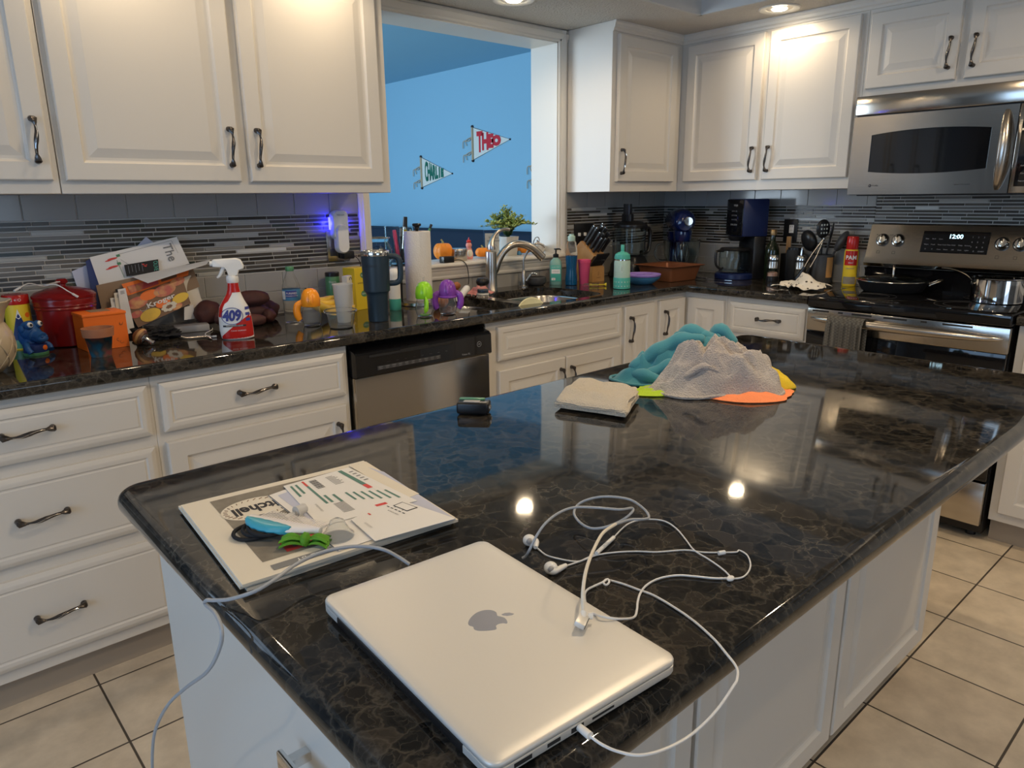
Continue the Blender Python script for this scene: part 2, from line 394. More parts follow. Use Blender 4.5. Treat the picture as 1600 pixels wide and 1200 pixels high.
        bpy.data.objects.remove(ob); bpy.data.curves.remove(cu); bpy.data.meshes.remove(me); return s
    def build(s, name, parent=None, angle=38, loc=None, sub=0):
        bmesh.ops.remove_doubles(s.bm, verts=s.bm.verts[:], dist=1e-6) if not s.tint else None
        bmesh.ops.recalc_face_normals(s.bm, faces=s.bm.faces[:])
        for e in s.bm.edges:
            if len(e.link_faces) == 2 and e.calc_face_angle(0) > rad(angle): e.smooth = False
        me = bpy.data.meshes.new(name); s.bm.to_mesh(me); s.bm.free()
        for n in s.mats: me.materials.append(MATS[n])
        o = bpy.data.objects.new(name, me); COL.objects.link(o)
        if parent: o.parent = parent
        if loc is not None: o.location = loc
        if sub: md = o.modifiers.new('sub', 'SUBSURF'); md.levels = sub; md.render_levels = sub
        return o
def tag(o, label, cat, group=None):
    o['label'] = label; o['category'] = cat
    if group: o['group'] = group
    return o
def thing(name, label, cat, loc=(0, 0, 0), rz=0.0, group=None):
    o = bpy.data.objects.new(name, None); COL.objects.link(o); o.location = loc; o.rotation_euler = (0, 0, rz)
    o.empty_display_size = 0.05
    return tag(o, label, cat, group)
def struct(mb, name, parent=None):
    o = mb.build(name, parent)
    if not parent: o['kind'] = 'structure'
    return o
def label(o, t): o['label'] = t; return o
def rot(rz=0, rx=0, ry=0, loc=(0, 0, 0), sc=1):
    return Matrix.Translation(loc) @ Matrix.Rotation(rz, 4, 'Z') @ Matrix.Rotation(ry, 4, 'Y') @ Matrix.Rotation(rx, 4, 'X') @ Matrix.Scale(sc, 4)
def smooth_path(pts, k=6):
    """Catmull-Rom through points"""
    P = [Vector(p) for p in pts]; out = []
    for i in range(len(P)-1):
        a = P[max(i-1, 0)]; b = P[i]; c = P[i+1]; d = P[min(i+2, len(P)-1)]
        for j in range(k):
            t = j/k; out.append(0.5*((2*b)+(-a+c)*t+(2*a-5*b+4*c-d)*t*t+(-a+3*b-3*c+d)*t**3))
    out.append(P[-1]); return out
def face_cam(x, y): return math.atan2(CY-y, CX-x)      # heading from a point towards the viewer's side of the room
CT = 0.914                                             # worktop height

# ------------------------------------------------------------------ room shell
ZC = 2.166; ZT = 2.45
b = MB().m('floor_tile'); b.box(-6.5, 0.0, -6.5, 0.0, -0.05, 0.0); struct(b, 'floor')
b = MB().m('wall_paint')
OX0, OX1, OZ0, OZ1 = -2.083, -0.937, 1.02, 2.107       # pass-through opening
b.box(-4.36, OX0, 0, 0.18, 0, ZT+.1); b.m('slate_paint'); b.box(-4.70, -4.36, 0, .18, 0, ZT+.1); b.box(-6.5, -5.35, 0, .18, 0, ZT+.1); b.box(-5.35, -4.70, 0, .18, 0, .95); b.box(-5.35, -4.70, 0, .18, 2.05, ZT+.1); b.m('wall_paint'); b.box(OX1, 0.5, 0, 0.18, 0, ZT+.1); b.box(OX0, OX1, 0, 0.18, 0, OZ0); b.box(OX0, OX1, 0, 0.18, OZ1, ZT+.1)
struct(b, 'wall_back')
b = MB().m('wall_paint'); b.box(0, 0.12, -6.5, 0, 0, ZT+.1); struct(b, 'wall_right')
b = MB().m('slate_paint')                              # left wall with a wide window
b.box(-6.6, -6.5, -6.5, -3.7, 0, ZT+.1); b.box(-6.6, -6.5, -1.3, 0, 0, ZT+.1); b.box(-6.6, -6.5, -3.7, -1.3, 0, 0.55); b.box(-6.6, -6.5, -3.7, -1.3, 2.3, ZT+.1)
struct(b, 'wall_left')
b = MB().m('trim_paint')
for y0, y1, z0, z1 in [(-3.76, -3.7, .49, 2.36), (-1.3, -1.24, .49, 2.36), (-3.76, -1.24, 2.3, 2.36), (-3.76, -1.24, .49, .55), (-2.54, -2.46, .55, 2.3)]:
    b.box(-6.6, -6.48, y0, y1, z0, z1, .004)
struct(b, 'window_2')
b = MB().m('slate_paint')
b.box(-6.5, -4.4, -6.6, -6.5, 0, ZT+.1); b.box(-2.4, 0, -6.6, -6.5, 0, ZT+.1); b.box(-4.4, -2.4, -6.6, -6.5, 2.25, ZT+.1); b.box(-4.4, -2.4, -6.6, -6.5, 0, .2)
struct(b, 'wall_front')
b = MB().m('trim_paint')
for x0, x1, z0, z1 in [(-4.46, -4.4, .14, 2.31), (-2.4, -2.34, .14, 2.31), (-4.46, -2.34, 2.25, 2.31), (-4.46, -2.34, .14, .2), (-3.44, -3.36, .2, 2.25)]:
    b.box(x0, x1, -6.6, -6.48, z0, z1, .004)
struct(b, 'window_3')
b = MB().m('trim_paint')
for x0, x1, z0, z1 in [(-5.41, -5.35, .89, 2.11), (-4.70, -4.64, .89, 2.11), (-5.41, -4.64, 2.05, 2.11), (-5.41, -4.64, .89, .95), (-5.35, -4.70, 1.48, 1.52)]: b.box(x0, x1, -.02, .04, z0, z1, .003)
struct(b, 'window_4')
# ceiling: lowered band along both walls, raised middle
b = MB().m('stipple_ceiling')
b.box(-6.5, 0.0, -0.61, 0.0, ZC, ZT+.1); b.box(-0.61, 0.0, -6.5, -0.61, ZC, ZT+.1)
b.m('tray_paint'); b.box(-6.5, -0.611, -0.625, -0.61, ZC, ZT+.1); b.box(-0.625, -0.61, -6.5, -0.611, ZC, ZT+.1)
b.m('stipple_ceiling'); b.box(-6.5, -0.625, -6.5, -0.625, ZT, ZT+.1)
struct(b, 'ceiling')
# far room seen through the opening
b = MB().m('blue_paint'); b.box(0.40, 0.52, 0.18, 6.0, 0, 2.55); struct(b, 'wall_far_right')
b = MB().m('blue_paint'); b.box(-4.6, 0.4, 5.9, 6.02, 0, 2.55); struct(b, 'wall_far_back')
b = MB().m('blue_paint'); b.box(-4.6, -4.5, .18, 1.2, 0, 2.55); b.box(-4.6, -4.5, 4.0, 6.0, 0, 2.55); b.box(-4.6, -4.5, 1.2, 4.0, 0, .6); b.box(-4.6, -4.5, 1.2, 4.0, 2.35, 2.55); struct(b, 'wall_far_left')
b = MB().m('blue_ceiling'); b.box(-4.6, 0.52, 0.18, 6.0, 2.44, 2.56); struct(b, 'ceiling_far_room')
b = MB().m('floor_tile'); b.box(-4.6, 0.52, 0.18, 6.0, -0.05, 0.0); struct(b, 'floor_far_room')

# window_1: painted casing and moulded sill of the pass-through
def mould_v(mb, xa, xb, z0, z1):
    prof = [(0, 0), (0, .010), (.004, .014), (.012, .014), (.016, .018), (.036, .021), (.040, .017), (.046, .017), (.055, .010), (.055, 0)]
    w = abs(xb-xa); sg = 1 if xb > xa else -1
    pts = [(xa+sg*p*w/.055, -q) for p, q in prof]
    mb.loft([[(x, y, z0) for x, y in pts], [(x, y, z1) for x, y in pts]])
b = MB().m('trim_paint')
mould_v(b, OX0, -2.138, 1.05, 2.16); mould_v(b, OX1, -0.876, 1.05, 2.16)
prof = [(0, 0), (.010, 0), (.014, .004), (.014, .012), (.018, .016), (.021, .036), (.017, .040), (.017, .046), (.010, .055), (0, .055)]
b.loft([[(x, -q, OZ1+p) for q, p in prof] for x in (-2.138, -0.876)])
struct(b, 'window_1')
casing = bpy.data.objects['window_1']
b = MB().m('trim_paint')                               # jamb lining
b.box(OX0-.004, OX0+.006, -.002, .19, OZ0, OZ1); b.box(OX1-.006, OX1+.004, -.002, .19, OZ0, OZ1); b.box(OX0, OX1, -.002, .19, OZ1-.006, OZ1+.004)
o = b.build('jamb_lining', casing)
b = MB().m('trim_paint')
prof = [(.19, 1.030), (.19, 1.058), (-.036, 1.058), (-.042, 1.054), (-.044, 1.046), (-.040, 1.040), (-.030, 1.036), (-.028, 1.026), (-.024, 1.022),
        (-.022, 1.008), (-.018, 1.000), (-.020, .992), (-.018, .984), (-.012, .980), (0.0, .980), (0.0, 1.03)]
b.loft([[(x, y, z) for y, z in prof] for x in (OX0-.075, OX1+.072)])
b.build('window_sill', casing, angle=25)
# backsplash
def mosaic(name, u0, u1, z0, z1, place, seed, top_rows, lo_rows, hide=None, mz=(.905, 1.375)):
    """strips, subway rows above and below; place(u, z, d) -> point with d out of the wall"""
    rnd = random.Random(seed); mb = MB(); mb.lay = mb.bm.loops.layers.color.new('tint')
    def tile(a, c, z, zz, d, bev=.0012):
        P = [place(a, z, 0), place(c, z, 0), place(c, zz, 0), place(a, zz, 0)]
        Q = [place(a+bev, z+bev, d), place(c-bev, z+bev, d), place(c-bev, zz-bev, d), place(a+bev, zz-bev, d)]
        p = [mb.v(x) for x in P]; q = [mb.v(x) for x in Q]
        for i in range(4): j = (i+1) % 4; mb.f([p[i], p[j], q[j], q[i]], False)
        mb.f(q, False)
    mb.tint = (0, 0, 0); mb.m('mortar')
    P = [mb.v(place(*q)) for q in [(u0, mz[0], .002), (u1, mz[0], .002), (u1, mz[1], .002), (u0, mz[1], .002)]]; mb.f(P, False)
    mb.m('mosaic'); z = z0; ph = .0153
    cols = [(.135, .125, .11), (.16, .15, .135), (.115, .105, .09), (.20, .19, .175), (.27, .265, .25), (.34, .335, .32), (.15, .15, .12), (.23, .215, .19), (.40, .40, .39), (.12, .14, .13)]
    wts = [5, 5, 4, 4, 4, 4, 2, 4, 2, 1]
    while z < z1-.004:
        u = u0 - rnd.random()*.1
        while u < u1:
            L = rnd.choice([.05, .075, .10, .10, .15, .15, .2]) ; a, c = max(u+.0012, u0), min(u+L-.0012, u1)
            if c-a > .006 and not (hide and hide(a, c, z)):
                k = rnd.choices(cols, wts)[0]; g = rnd.uniform(1.5, 2.1); mb.tint = (k[0]*g, k[1]*g, k[2]*g)
                tile(a, c, z+.0016, min(z+ph-.0016, z1), rnd.choice([.005, .0055, .006]))
            u += L
        z += ph
    mb.m('subway_glass'); mb.tint = (0, 0, 0)
    for r, (za, zb) in enumerate(top_rows + lo_rows):
        u = u0 - (.076 if r % 2 else 0)
        while u < u1:
            a, c = max(u+.001, u0), min(u+.151, u1)
            if c-a > .006 and not (hide and hide(a, c, za)): tile(a, c, za+.001, zb-.001, .006, .0015)
            u += .152
    mb.bm.normal_update()
    o = mb.build(name); o['kind'] = 'structure'; return o
lo = [(.918, .924), (.924, 1.001), (1.001, 1.079)]
PB = lambda u, z, d: (u, -d, z)
mosaic('trim_1', -4.4, -2.139, 1.080, 1.295, PB, 3, [(1.295, 1.378)], lo)
mosaic('trim_2', -2.139, -0.86, .0, .0, PB, 4, [], [(.905, .979)], None, (.905, .979))
mosaic('trim_3', -0.86, -0.003, 1.080, 1.295, PB, 5, [(1.295, 1.378)], lo)
PR = lambda u, z, d: (-d, -u, z)
mosaic('trim_4', 0.003, 1.262, 1.080, 1.295, PR, 6, [(1.295, 1.378)], lo)
mosaic('trim_5', 1.262, 2.9, .94, 1.37, PR, 8, [], [])

# recessed lights
for i, (x, y, z) in enumerate(CANS):
    where = ['recessed ceiling light over the counter beside the tall cabinet doors left of the microwave', 'recessed ceiling light above the kitchen sink opening',
             'recessed ceiling light above the left wall cabinets, nearer the opening', 'recessed ceiling light above the left wall cabinets, farther from the opening',
             'recessed ceiling light in the raised ceiling over the island', 'recessed ceiling light in the raised ceiling behind the viewer',
             'recessed ceiling light in the raised ceiling right of the island', 'recessed ceiling light in the raised ceiling left of the island'][i]
    t = thing('recessed_light', where, 'ceiling light', (x, y, z), group='recessed ceiling lights')
    MBt = MB().m('trim_paint'); MBt.lathe([(.058, -.001), (.062, -.004), (.086, -.006), (.090, -.003), (.090, -.0005)], 40, cap0=False, cap1=False); MBt.build('trim_ring', t)
    MBb = MB().m('can_inner'); MBb.lathe([(.058, -.001), (.052, -.0015), (.034, -.003)], 32, cap0=False, cap1=False); MBb.build('baffle', t)
    MBc = MB().m('amber_glow'); MBc.lathe([(.0345, -.003), (.030, -.007), (.018, -.010), (.001, -.011)], 24, cap0=False); MBc.build('bulb', t)
# ------------------------------------------------------------------ cabinetry
RAISED = [(0, -.016), (.003, -.0195), (.0045, -.020), (.050, -.020), (.054, -.0145), (.058, -.0125), (.066, -.0125), (.090, -.018), (.092, -.0185)]
DRAWER = [(0, -.014), (.006, -.017), (.012, -.0195), (.0155, -.020), (.024, -.020), (.028, -.0165), (.031, -.0165), (.034, -.0185)]
BOX = [(0, -.014), (.004, -.018), (.010, -.020), (.022, -.020), (.026, -.0165), (.040, -.0165), (.050, -.0195)]
def handle(parent, x, z, y, vertical, name='handle'):
    """antique pewter pull: a fluted claw foot at each end, a twisted bowed grip between"""
    b = MB().m('dark_metal'); n = 28; L = .062; R = []
    for i in range(n+1):
        s = -1 + 2*i/n; a = abs(s)
        out = .021*math.cos(s*PI/2*.86)**.75 + .006
        side = .0035*math.sin(s*PI)
        if a > .93: r = .0095 - (a-.93)*.06
        elif a > .66: r = .0042 + (a-.66)/.27*.0053
        else: r = .0046 + .0012*math.cos(a/.66*PI)
        ring = []
        for k in range(16):
            ph = 2*PI*k/16; fl = 1 + (.20 if a > .62 else .10)*math.cos(4*(ph + s*2.2))
            u, v = r*fl*math.cos(ph), r*fl*math.sin(ph)*.85
            p = (side+u, -out+v, s*L)
            if not vertical: p = (p[2], p[1], p[0])
            ring.append((x+p[0], y+p[1], z+p[2]))
        R.append(ring)
    b.loft(R)
    for s in (-1, 1):
        c = (x, y, z+s*L*.90) if vertical else (x+s*L*.90, y, z)
        b.tube([c, (c[0], y-.016, c[2])], [.0085, .0065], 10)
    b.m('bright_metal')                                # thin bright twist line along the grip
    pts = []
    for i in range(13):
        s = -.58+1.16*i/12; out = .021*math.cos(s*PI/2*.86)**.75 + .0105
        p = (.0035*math.sin(s*PI)+.0018*math.sin(s*5), -out, s*L); pts.append((x+p[0], y+p[1], z+p[2]) if vertical else (x+p[2], y+p[1], z+p[0]))
    b.tube(pts, .0009, 6)
    return b.build(name, parent)
def front(parent, name, x0, x1, z0, z1, y, rings, h=None):
    b = MB().m('cabinet_paint'); b.panel(x0, x1, z0, z1, y, [(i, y+d) for i, d in rings])
    o = b.build(name, parent)
    if h: handle(o, h[0], h[1], y-.020, h[2])
    return o
def body(parent, x0, x1, z0, z1, yf, yb=-.002, name='cabinet_body', frames=()):
    b = MB().m('cabinet_paint'); b.box(x0, x1, yf, yb, z0, z1, .0015, 1)
    return b.build(name, parent)
def crown(parent, x0, x1, yf, miter0=0, miter1=0):
    b = MB().m('cabinet_paint')
    prof = [(0, 2.118), (-.005, 2.120), (-.006, 2.130), (-.012, 2.136), (-.013, 2.148), (-.018, 2.156), (-.018, 2.1655), (0, 2.1655)]
    b.loft([[(x0 - m*y, yf+y, z) for y, z in prof] if False else [(x0 + miter0*y, yf+y, z) for y, z in prof], [(x1 + miter1*y, yf+y, z) for y, z in prof]])
    return b.build('crown_moulding', parent, angle=20)
def cabinet(name, lab, loc, rz=0.0, cat='cabinet', group=None): return thing(name, lab, cat, loc, rz, group)
UF = -.306; UZ = 1.3757
# upper cabinets on the sink wall, left of the opening
t = cabinet('wall_cabinet', 'double-door white wall cabinet beside the opening, above the spray bottle and papers', (0, 0, 0))
body(t, -3.275, -2.165, UZ, 2.1655, UF)
front(t, 'door', -3.262, -2.752, 1.412, 2.108, UF, RAISED, (-2.782, 1.520, True))
front(t, 'door', -2.720, -2.205, 1.412, 2.108, UF, RAISED, (-2.690, 1.520, True))
crown(t, -3.275, -2.165, UF)
t = cabinet('wall_cabinet', 'white wall cabinet at the left edge of the photo, cut off by it', (0, 0, 0))
body(t, -4.35, -3.277, UZ, 2.1655, UF)
front(t, 'door', -4.32, -3.83, 1.412, 2.108, UF, RAISED, (-3.86, 1.520, True))
front(t, 'door', -3.80, -3.293, 1.412, 2.108, UF, RAISED, (-3.325, 1.520, True))
crown(t, -4.35, -3.277, UF)
# corner upper
t = cabinet('wall_cabinet', 'narrow single-door white wall cabinet between the opening and the room corner, above the knife block', (0, 0, 0))
body(t, -.873, -.307, UZ, 2.1655, UF)
front(t, 'door', -.838, -.368, 1.425, 2.108, UF, RAISED, (-.812, 1.521, True))
crown(t, -.873, -.306, UF, 0, -1)
# uppers on the range wall; local x = -world y, local y = world x
RW = -PI/2
t = cabinet('wall_cabinet', 'double-door white wall cabinet above the mixer and coffee maker, left of the microwave', (0, 0, 0), RW)
body(t, .002, 1.269, UZ, 2.1655, UF)
front(t, 'door', .352, .788, 1.425, 2.108, UF, RAISED, (.762, 1.523, True))
front(t, 'door', .818, 1.243, 1.425, 2.108, UF, RAISED, (.848, 1.523, True))
crown(t, .306, 1.269, UF, -1, 0)
t = cabinet('wall_cabinet', 'short double-door white cabinet right above the microwave', (0, 0, 0), RW)
body(t, 1.2695, 2.05, 1.757, 2.1655, UF)
front(t, 'door', 1.285, 1.640, 1.795, 2.100, UF, RAISED, (1.612, 1.898, True))
front(t, 'door', 1.672, 2.03, 1.795, 2.100, UF, RAISED, (1.702, 1.895, True))
crown(t, 1.269, 2.05, UF)
# base cabinets on the sink wall
BF = -.60
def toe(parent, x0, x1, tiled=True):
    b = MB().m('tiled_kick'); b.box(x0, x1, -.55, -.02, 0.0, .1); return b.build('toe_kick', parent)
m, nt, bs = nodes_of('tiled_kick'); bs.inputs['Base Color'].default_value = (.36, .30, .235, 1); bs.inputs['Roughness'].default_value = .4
t = cabinet('base_cabinet', 'white three-drawer base cabinet at the left edge of the photo', (0, 0, 0))
body(t, -3.835, -3.192, .1, .874, BF); toe(t, -3.835, -3.192)
for z0, z1, hz_ in [(.705, .850, .783), (.430, .668, .550), (.140, .391, .268)]: front(t, 'drawer', -3.810, -3.205, z0, z1, BF, DRAWER, (-3.500, hz_, False))
t = cabinet('base_cabinet', 'white base cabinet with one drawer and one door, just left of the dishwasher', (0, 0, 0))
body(t, -3.1915, -2.566, .1, .874, BF); toe(t, -3.1915, -2.566)
front(t, 'drawer', -3.172, -2.583, .705, .850, BF, DRAWER, (-2.893, .783, False))
front(t, 'door', -3.172, -2.588, .140, .673, BF, RAISED, (-2.625, .555, True))
t = cabinet('base_cabinet', 'white sink cabinet with a long false drawer front and two doors, right of the dishwasher', (0, 0, 0))
b = MB().m('cabinet_paint'); b.box(-1.9495, -1.118, BF, BF+.02, .1, .874, .001, 1); b.box(-1.9495, -1.93, BF+.02, -.002, .1, .874); b.box(-1.138, -1.118, BF+.02, -.002, .1, .874); b.box(-1.93, -1.138, BF+.02, -.002, .1, .12)
b.build('cabinet_body', t); toe(t, -1.9495, -1.118)
front(t, 'false_drawer_front', -1.895, -1.132, .712, .850, BF, BOX)
front(t, 'door', -1.895, -1.510, .140, .672, BF, RAISED, (-1.540, .566, True))
front(t, 'door', -1.504, -1.134, .140, .672, BF, RAISED, (-1.474, .566, True))
t = cabinet('base_cabinet', 'narrow white base cabinet with one tall door, between the sink cabinet and the corner', (0, 0, 0))
body(t, -1.1175, -.866, .1, .874, BF); toe(t, -1.1175, -.866)
front(t, 'door', -1.106, -.882, .140, .850, BF, RAISED, (-1.070, .738, True))
t = cabinet('corner_base_cabinet', 'white corner base cabinet whose two narrow door leaves meet in the inner corner', (0, 0, 0))
b = MB().m('cabinet_paint'); b.prism([(-.8655, -.002), (-.002, -.002), (-.002, -.846), (BF, -.846), (BF, BF), (-.8655, BF)], .1, .874); b.build('cabinet_body', t)
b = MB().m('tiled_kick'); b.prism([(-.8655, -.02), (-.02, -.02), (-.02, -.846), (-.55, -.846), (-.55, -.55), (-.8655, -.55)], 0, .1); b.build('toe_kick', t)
front(t, 'door_leaf', -.838, -.627, .140, .850, BF, RAISED, (-.800, .738, True))


b = MB().m('cabinet_paint'); b.at(Matrix.Rotation(RW, 4, 'Z')); b.panel(.627, .836, .140, .850, BF, [(i, BF+d) for i, d in RAISED]); b.build('door_leaf', t)
t = cabinet('base_cabinet', 'white base cabinet with a drawer over a door, just left of the range', (0, 0, 0), RW)
body(t, .8465, 1.264, .1, .874, BF); toe(t, .8465, 1.264)
front(t, 'drawer', .868, 1.250, .705, .850, BF, DRAWER, (1.078, .783, False))
front(t, 'door', .868, 1.250, .140, .673, BF, RAISED, (.900, .555, True))
t = cabinet('base_cabinet', 'white base cabinet right of the range, at the right edge of the photo', (0, 0, 0), RW)
body(t, 2.062, 2.75, .1, .874, BF); toe(t, 2.062, 2.75)
front(t, 'door', 2.092, 2.40, .140, .850, BF, RAISED); front(t, 'door', 2.43, 2.72, .140, .850, BF, RAISED)

# ------------------------------------------------------------------ worktops
def bull(n=6, r=.010, z0=.876, z1=.914):
    """half-rounded edge profile: (inset, z) from underside to top"""
    P = [(r*(1-math.sin(a)), z0+r*(1-math.cos(a))) for a in [PI/2*k/n for k in range(n+1)]]
    return P + [(r*(1-math.sin(PI/2-a)), z1-r*(1-math.cos(PI/2-a))) for a in [PI/2*k/n for k in range(n+1)]]
def fill(mb, loops, z):
    """flat face with holes at height z"""
    es = []
    for lp in loops:
        vs = [mb.v((x, y, z)) for x, y in lp]
        es += [mb.bm.edges.new((vs[i], vs[(i+1) % len(vs)])) for i in range(len(vs))]
    r = bmesh.ops.triangle_fill(mb.bm, use_beauty=True, use_dissolve=False, edges=es)
    for g in r['geom']:
        if isinstance(g, bmesh.types.BMFace): g.material_index = mb.cur; g.smooth = False
def rrect(x0, x1, y0, y1, r, n=8, bow=0.0):
    P = []
    for cx, cy, a0 in [(x1-r, y1-r, 0), (x0+r, y1-r, 90), (x0+r, y0+r, 180), (x1-r, y0+r, 270)]:
        for k in range(n+1):
            a = rad(a0+90*k/n); P.append((cx+r*math.cos(a), cy+r*math.sin(a)))
    return P
ER = .014; ED = -.640
def bowl_rim(x0, x1, y0, y1):
    P = []
    for k in range(56):                                # softly bowed, D-shaped bowl outline
        a = 2*PI*k/56; c, s_ = math.cos(a), math.sin(a); e = .42
        P.append(((x0+x1)/2+(x1-x0)/2*math.copysign(abs(c)**e, c), (y0+y1)/2+(y1-y0)/2*math.copysign(abs(s_)**(e if s_ < 0 else .6), s_)))
    return P
HOLES = [bowl_rim(-1.935, -1.690, -.570, -.185), bowl_rim(-1.630, -1.165, -.570, -.150)]
b = MB().m('granite')
pth = [(-4.6, ED, 0, 1), (ED, ED, -1, 1), (ED, -1.266, -1, 0)]
prof = bull(6, ER)
rings = [[(x - (i if False else 0) + (i*1 if dx else 0), y + (i*1 if dy else 0), z) for i, z in prof] for x, y, dx, dy in pth]
for a, c in zip(rings, rings[1:]): b.loft([a, c], closed=False)
outer = [(-4.6, ED+ER), (ED+ER, ED+ER), (ED+ER, -1.266), (-.008, -1.266), (-.008, -.010), (-4.6, -.010)]
fill(b, [outer] + HOLES, .914)
fill(b, [outer] + HOLES, .876)
for h in HOLES: b.loft([[(x, y, .876) for x, y in h], [(x, y, .914) for x, y in h]], True, False, False)
o1 = outer[2:]; 
for (xa, ya), (xb, yb) in [((ED, -1.266), (-.008, -1.266)), ((-.008, -1.266), (-.008, -.010)), ((-.008, -.010), (-4.6, -.010)), ((-4.6, -.010), (-4.6, ED))]:
    b.f([b.v((xa, ya, .876)), b.v((xb, yb, .876)), b.v((xb, yb, .914)), b.v((xa, ya, .914))], False)
tag(b.build('worktop'), 'dark speckled granite worktop running along the sink wall and round the corner to the range', 'worktop')
b = MB().m('granite'); b.loft([[(x + i, y, z) for i, z in prof] for x, y in [(ED, -2.058), (ED, -2.75)]], closed=False)
b.box(ED+ER, -.008, -2.75, -2.058, .876, .914)
tag(b.build('worktop'), 'short piece of dark granite worktop right of the range', 'worktop')
# sink
t = thing('sink', 'stainless double-bowl sink set under the granite worktop', 'sink', (0, 0, 0))
for h, c in zip(HOLES, [(-1.81, -.38), (-1.395, -.36)]):
    b = MB().m('steel_bowl'); sh = lambda k, z: [(c[0]+(x-c[0])*k, c[1]+(y-c[1])*k, z) for x, y in h]
    b.loft([sh(1.05, .8745), sh(1.0, .8745), sh(.985, .868), sh(.96, .74), sh(.90, .715), sh(.15, .708), sh(.14, .704)], True, False, True)
    b.build('bowl', t)
# island
IX0, IX1, IY0, IY1 = -3.515, -1.632, -2.442, -1.541
b = MB().m('granite'); RC = .045
rings = [[(x, y, z) for x, y in rrect(IX0+i, IX1-i, IY0+i, IY1-i, RC-i)] for i, z in bull(7, .017)]
b.loft(rings, True, True, True)
tag(b.build('island_worktop'), 'large dark brown-black granite top of the island, laptop and cloths lying on it', 'worktop')
t = thing('kitchen_island', 'white panelled island base under the large granite top', 'kitchen island', (0, 0, 0))
b = MB().m('cabinet_paint'); b.box(-3.465, -1.660, -2.170, -1.575, .1, .8755, .001, 1)
b.box(-3.467, -3.445, -2.192, -2.15, .1, .8755, .001, 1); b.build('cabinet_body', t)
b = MB().m('tiled_kick'); b.box(-3.43, -1.70, -2.12, -1.62, 0, .1); b.build('toe_kick', t)
for x0, x1 in [(-2.232, -1.664), (-2.815, -2.247), (-3.398, -2.830)]:
    b = MB().m('cabinet_paint'); b.panel(x0, x1, .108, .868, -2.170, [(i, -2.170+d) for i, d in RAISED]); b.build('door_panel', t)
# pull on the blue-lit end panel
b = MB().m('bright_metal'); b.box(-3.497, -3.489, -2.235, -2.075, .728, .752, .003); b.box(-3.489, -3.465, -2.225, -2.213, .734, .746); b.box(-3.489, -3.465, -2.097, -2.085, .734, .746)
b.build('pull', t)
# ------------------------------------------------------------------ appliances
def flatxz(x0, z0, y): return lambda u, v: (x0+u, y, z0+v)
# dishwasher
t = thing('dishwasher', 'stainless dishwasher with a black control panel under the worktop', 'dishwasher', (0, 0, 0))
b = MB().m('black_plastic'); b.box(-2.560, -1.954, -.59, -.03, .02, .868); b.build('tub', t)
b = MB().m('steel'); b.box(-2.556, -1.958, -.632, -.59, .11, .757, .003); b.build('door', t)
b = MB().m('black_gloss')
pr = [(-.59, .870), (-.600, .870), (-.606, .862), (-.600, .855), (-.632, .848), (-.644, .838), (-.646, .765), (-.640, .760), (-.59, .760)]
b.loft([[(x, y, z) for y, z in pr] for x in (-2.557, -1.957)]); p = b.build('control_panel', t, angle=20)
b = MB().m('black_matte'); b.box(-2.505, -2.15, -.6475, -.640, .826, .834, .001); b.box(-2.38, -2.26, -.6478, -.640, .834, .838, .001); b.build('vent_slot', p)
b = MB().m('dark_grey'); b.box(-2.475, -2.205, -.6470, -.6450, .778, .792, .0005)
b.m('grey_print')
for i in range(10):
    x = -2.462 + i*.0268 + (.004 if i > 5 else 0)
    b.text(['HEAVY', 'NORM', 'CHINA', 'LIGHT', 'RINSE', 'SANI', 'DRY', 'DELAY', 'LOCK', 'START'][i], .0055, flatxz(x, .788, -.6473)); b.text('WASH', .0045, flatxz(x, .782, -.6473))
for i in range(8): b.text('- - -', .006, flatxz(-2.43+i*.036, .803, -.6472))
b.text('Triton XL', .010, flatxz(-2.085, .776, -.6468))
b.build('button_row', p)
b = MB().m('grey_print'); b.tube([(-2.02+.010*math.cos(a), -.6468, .806+.010*math.sin(a)) for a in [2*PI*k/24 for k in range(25)]], .0007, 5)
b.text('GE', .009, flatxz(-2.02, .806, -.6468)); b.build('brand_mark', p)
b = MB().m('black_plastic'); b.box(-2.556, -1.958, -.57, -.54, .0, .10); b.build('kick_plate', t)

# microwave (local x = -world y, local y = world x)
t = thing('microwave', 'stainless over-the-range microwave with a curved dark window', 'microwave', (0, 0, 0), RW)
M0, M1, MZ0, MZ1, MF = 1.291, 2.050, 1.346, 1.7565, -.385
b = MB().m('dark_grey'); b.box(M0+.001, M1-.001, MF, -.012, MZ0, MZ1, .002); b.build('case', t)
b = MB().m('steel'); b.box(M0, M1, MF-.020, MF, 1.678, MZ1, .004); b.build('vent_panel', t)
b = MB().m('steel')
WX0, WX1 = 1.372, 1.822
def warc(u, top):
    s = (u-WX0)/(WX1-WX0)*2-1
    return (1.593+.014*(1-s*s)+.002) if top else (1.443-.012*(1-s*s))
n = 20; us = [WX0+(WX1-WX0)*i/n for i in range(n+1)]
D0, D1 = M0, 1.905
def strip(fa, fb, yy=MF-.020):
    for i in range(n):
        a, c = us[i], us[i+1]; b.f([b.v((a, yy, fa(a))), b.v((c, yy, fa(c))), b.v((c, yy, fb(c))), b.v((a, yy, fb(a)))], False)
strip(lambda u: warc(u, True), lambda u: 1.673); strip(lambda u: MZ0+.002, lambda u: warc(u, False))
for x0, x1 in ((D0, WX0), (WX1, D1)): b.f([b.v((x0, MF-.02, MZ0+.002)), b.v((x1, MF-.02, MZ0+.002)), b.v((x1, MF-.02, 1.673)), b.v((x0, MF-.02, 1.673))], False)
rim = [(x, MZ0+.002) for x in (D0, D1)] + [(D1, 1.673), (D0, 1.673)]
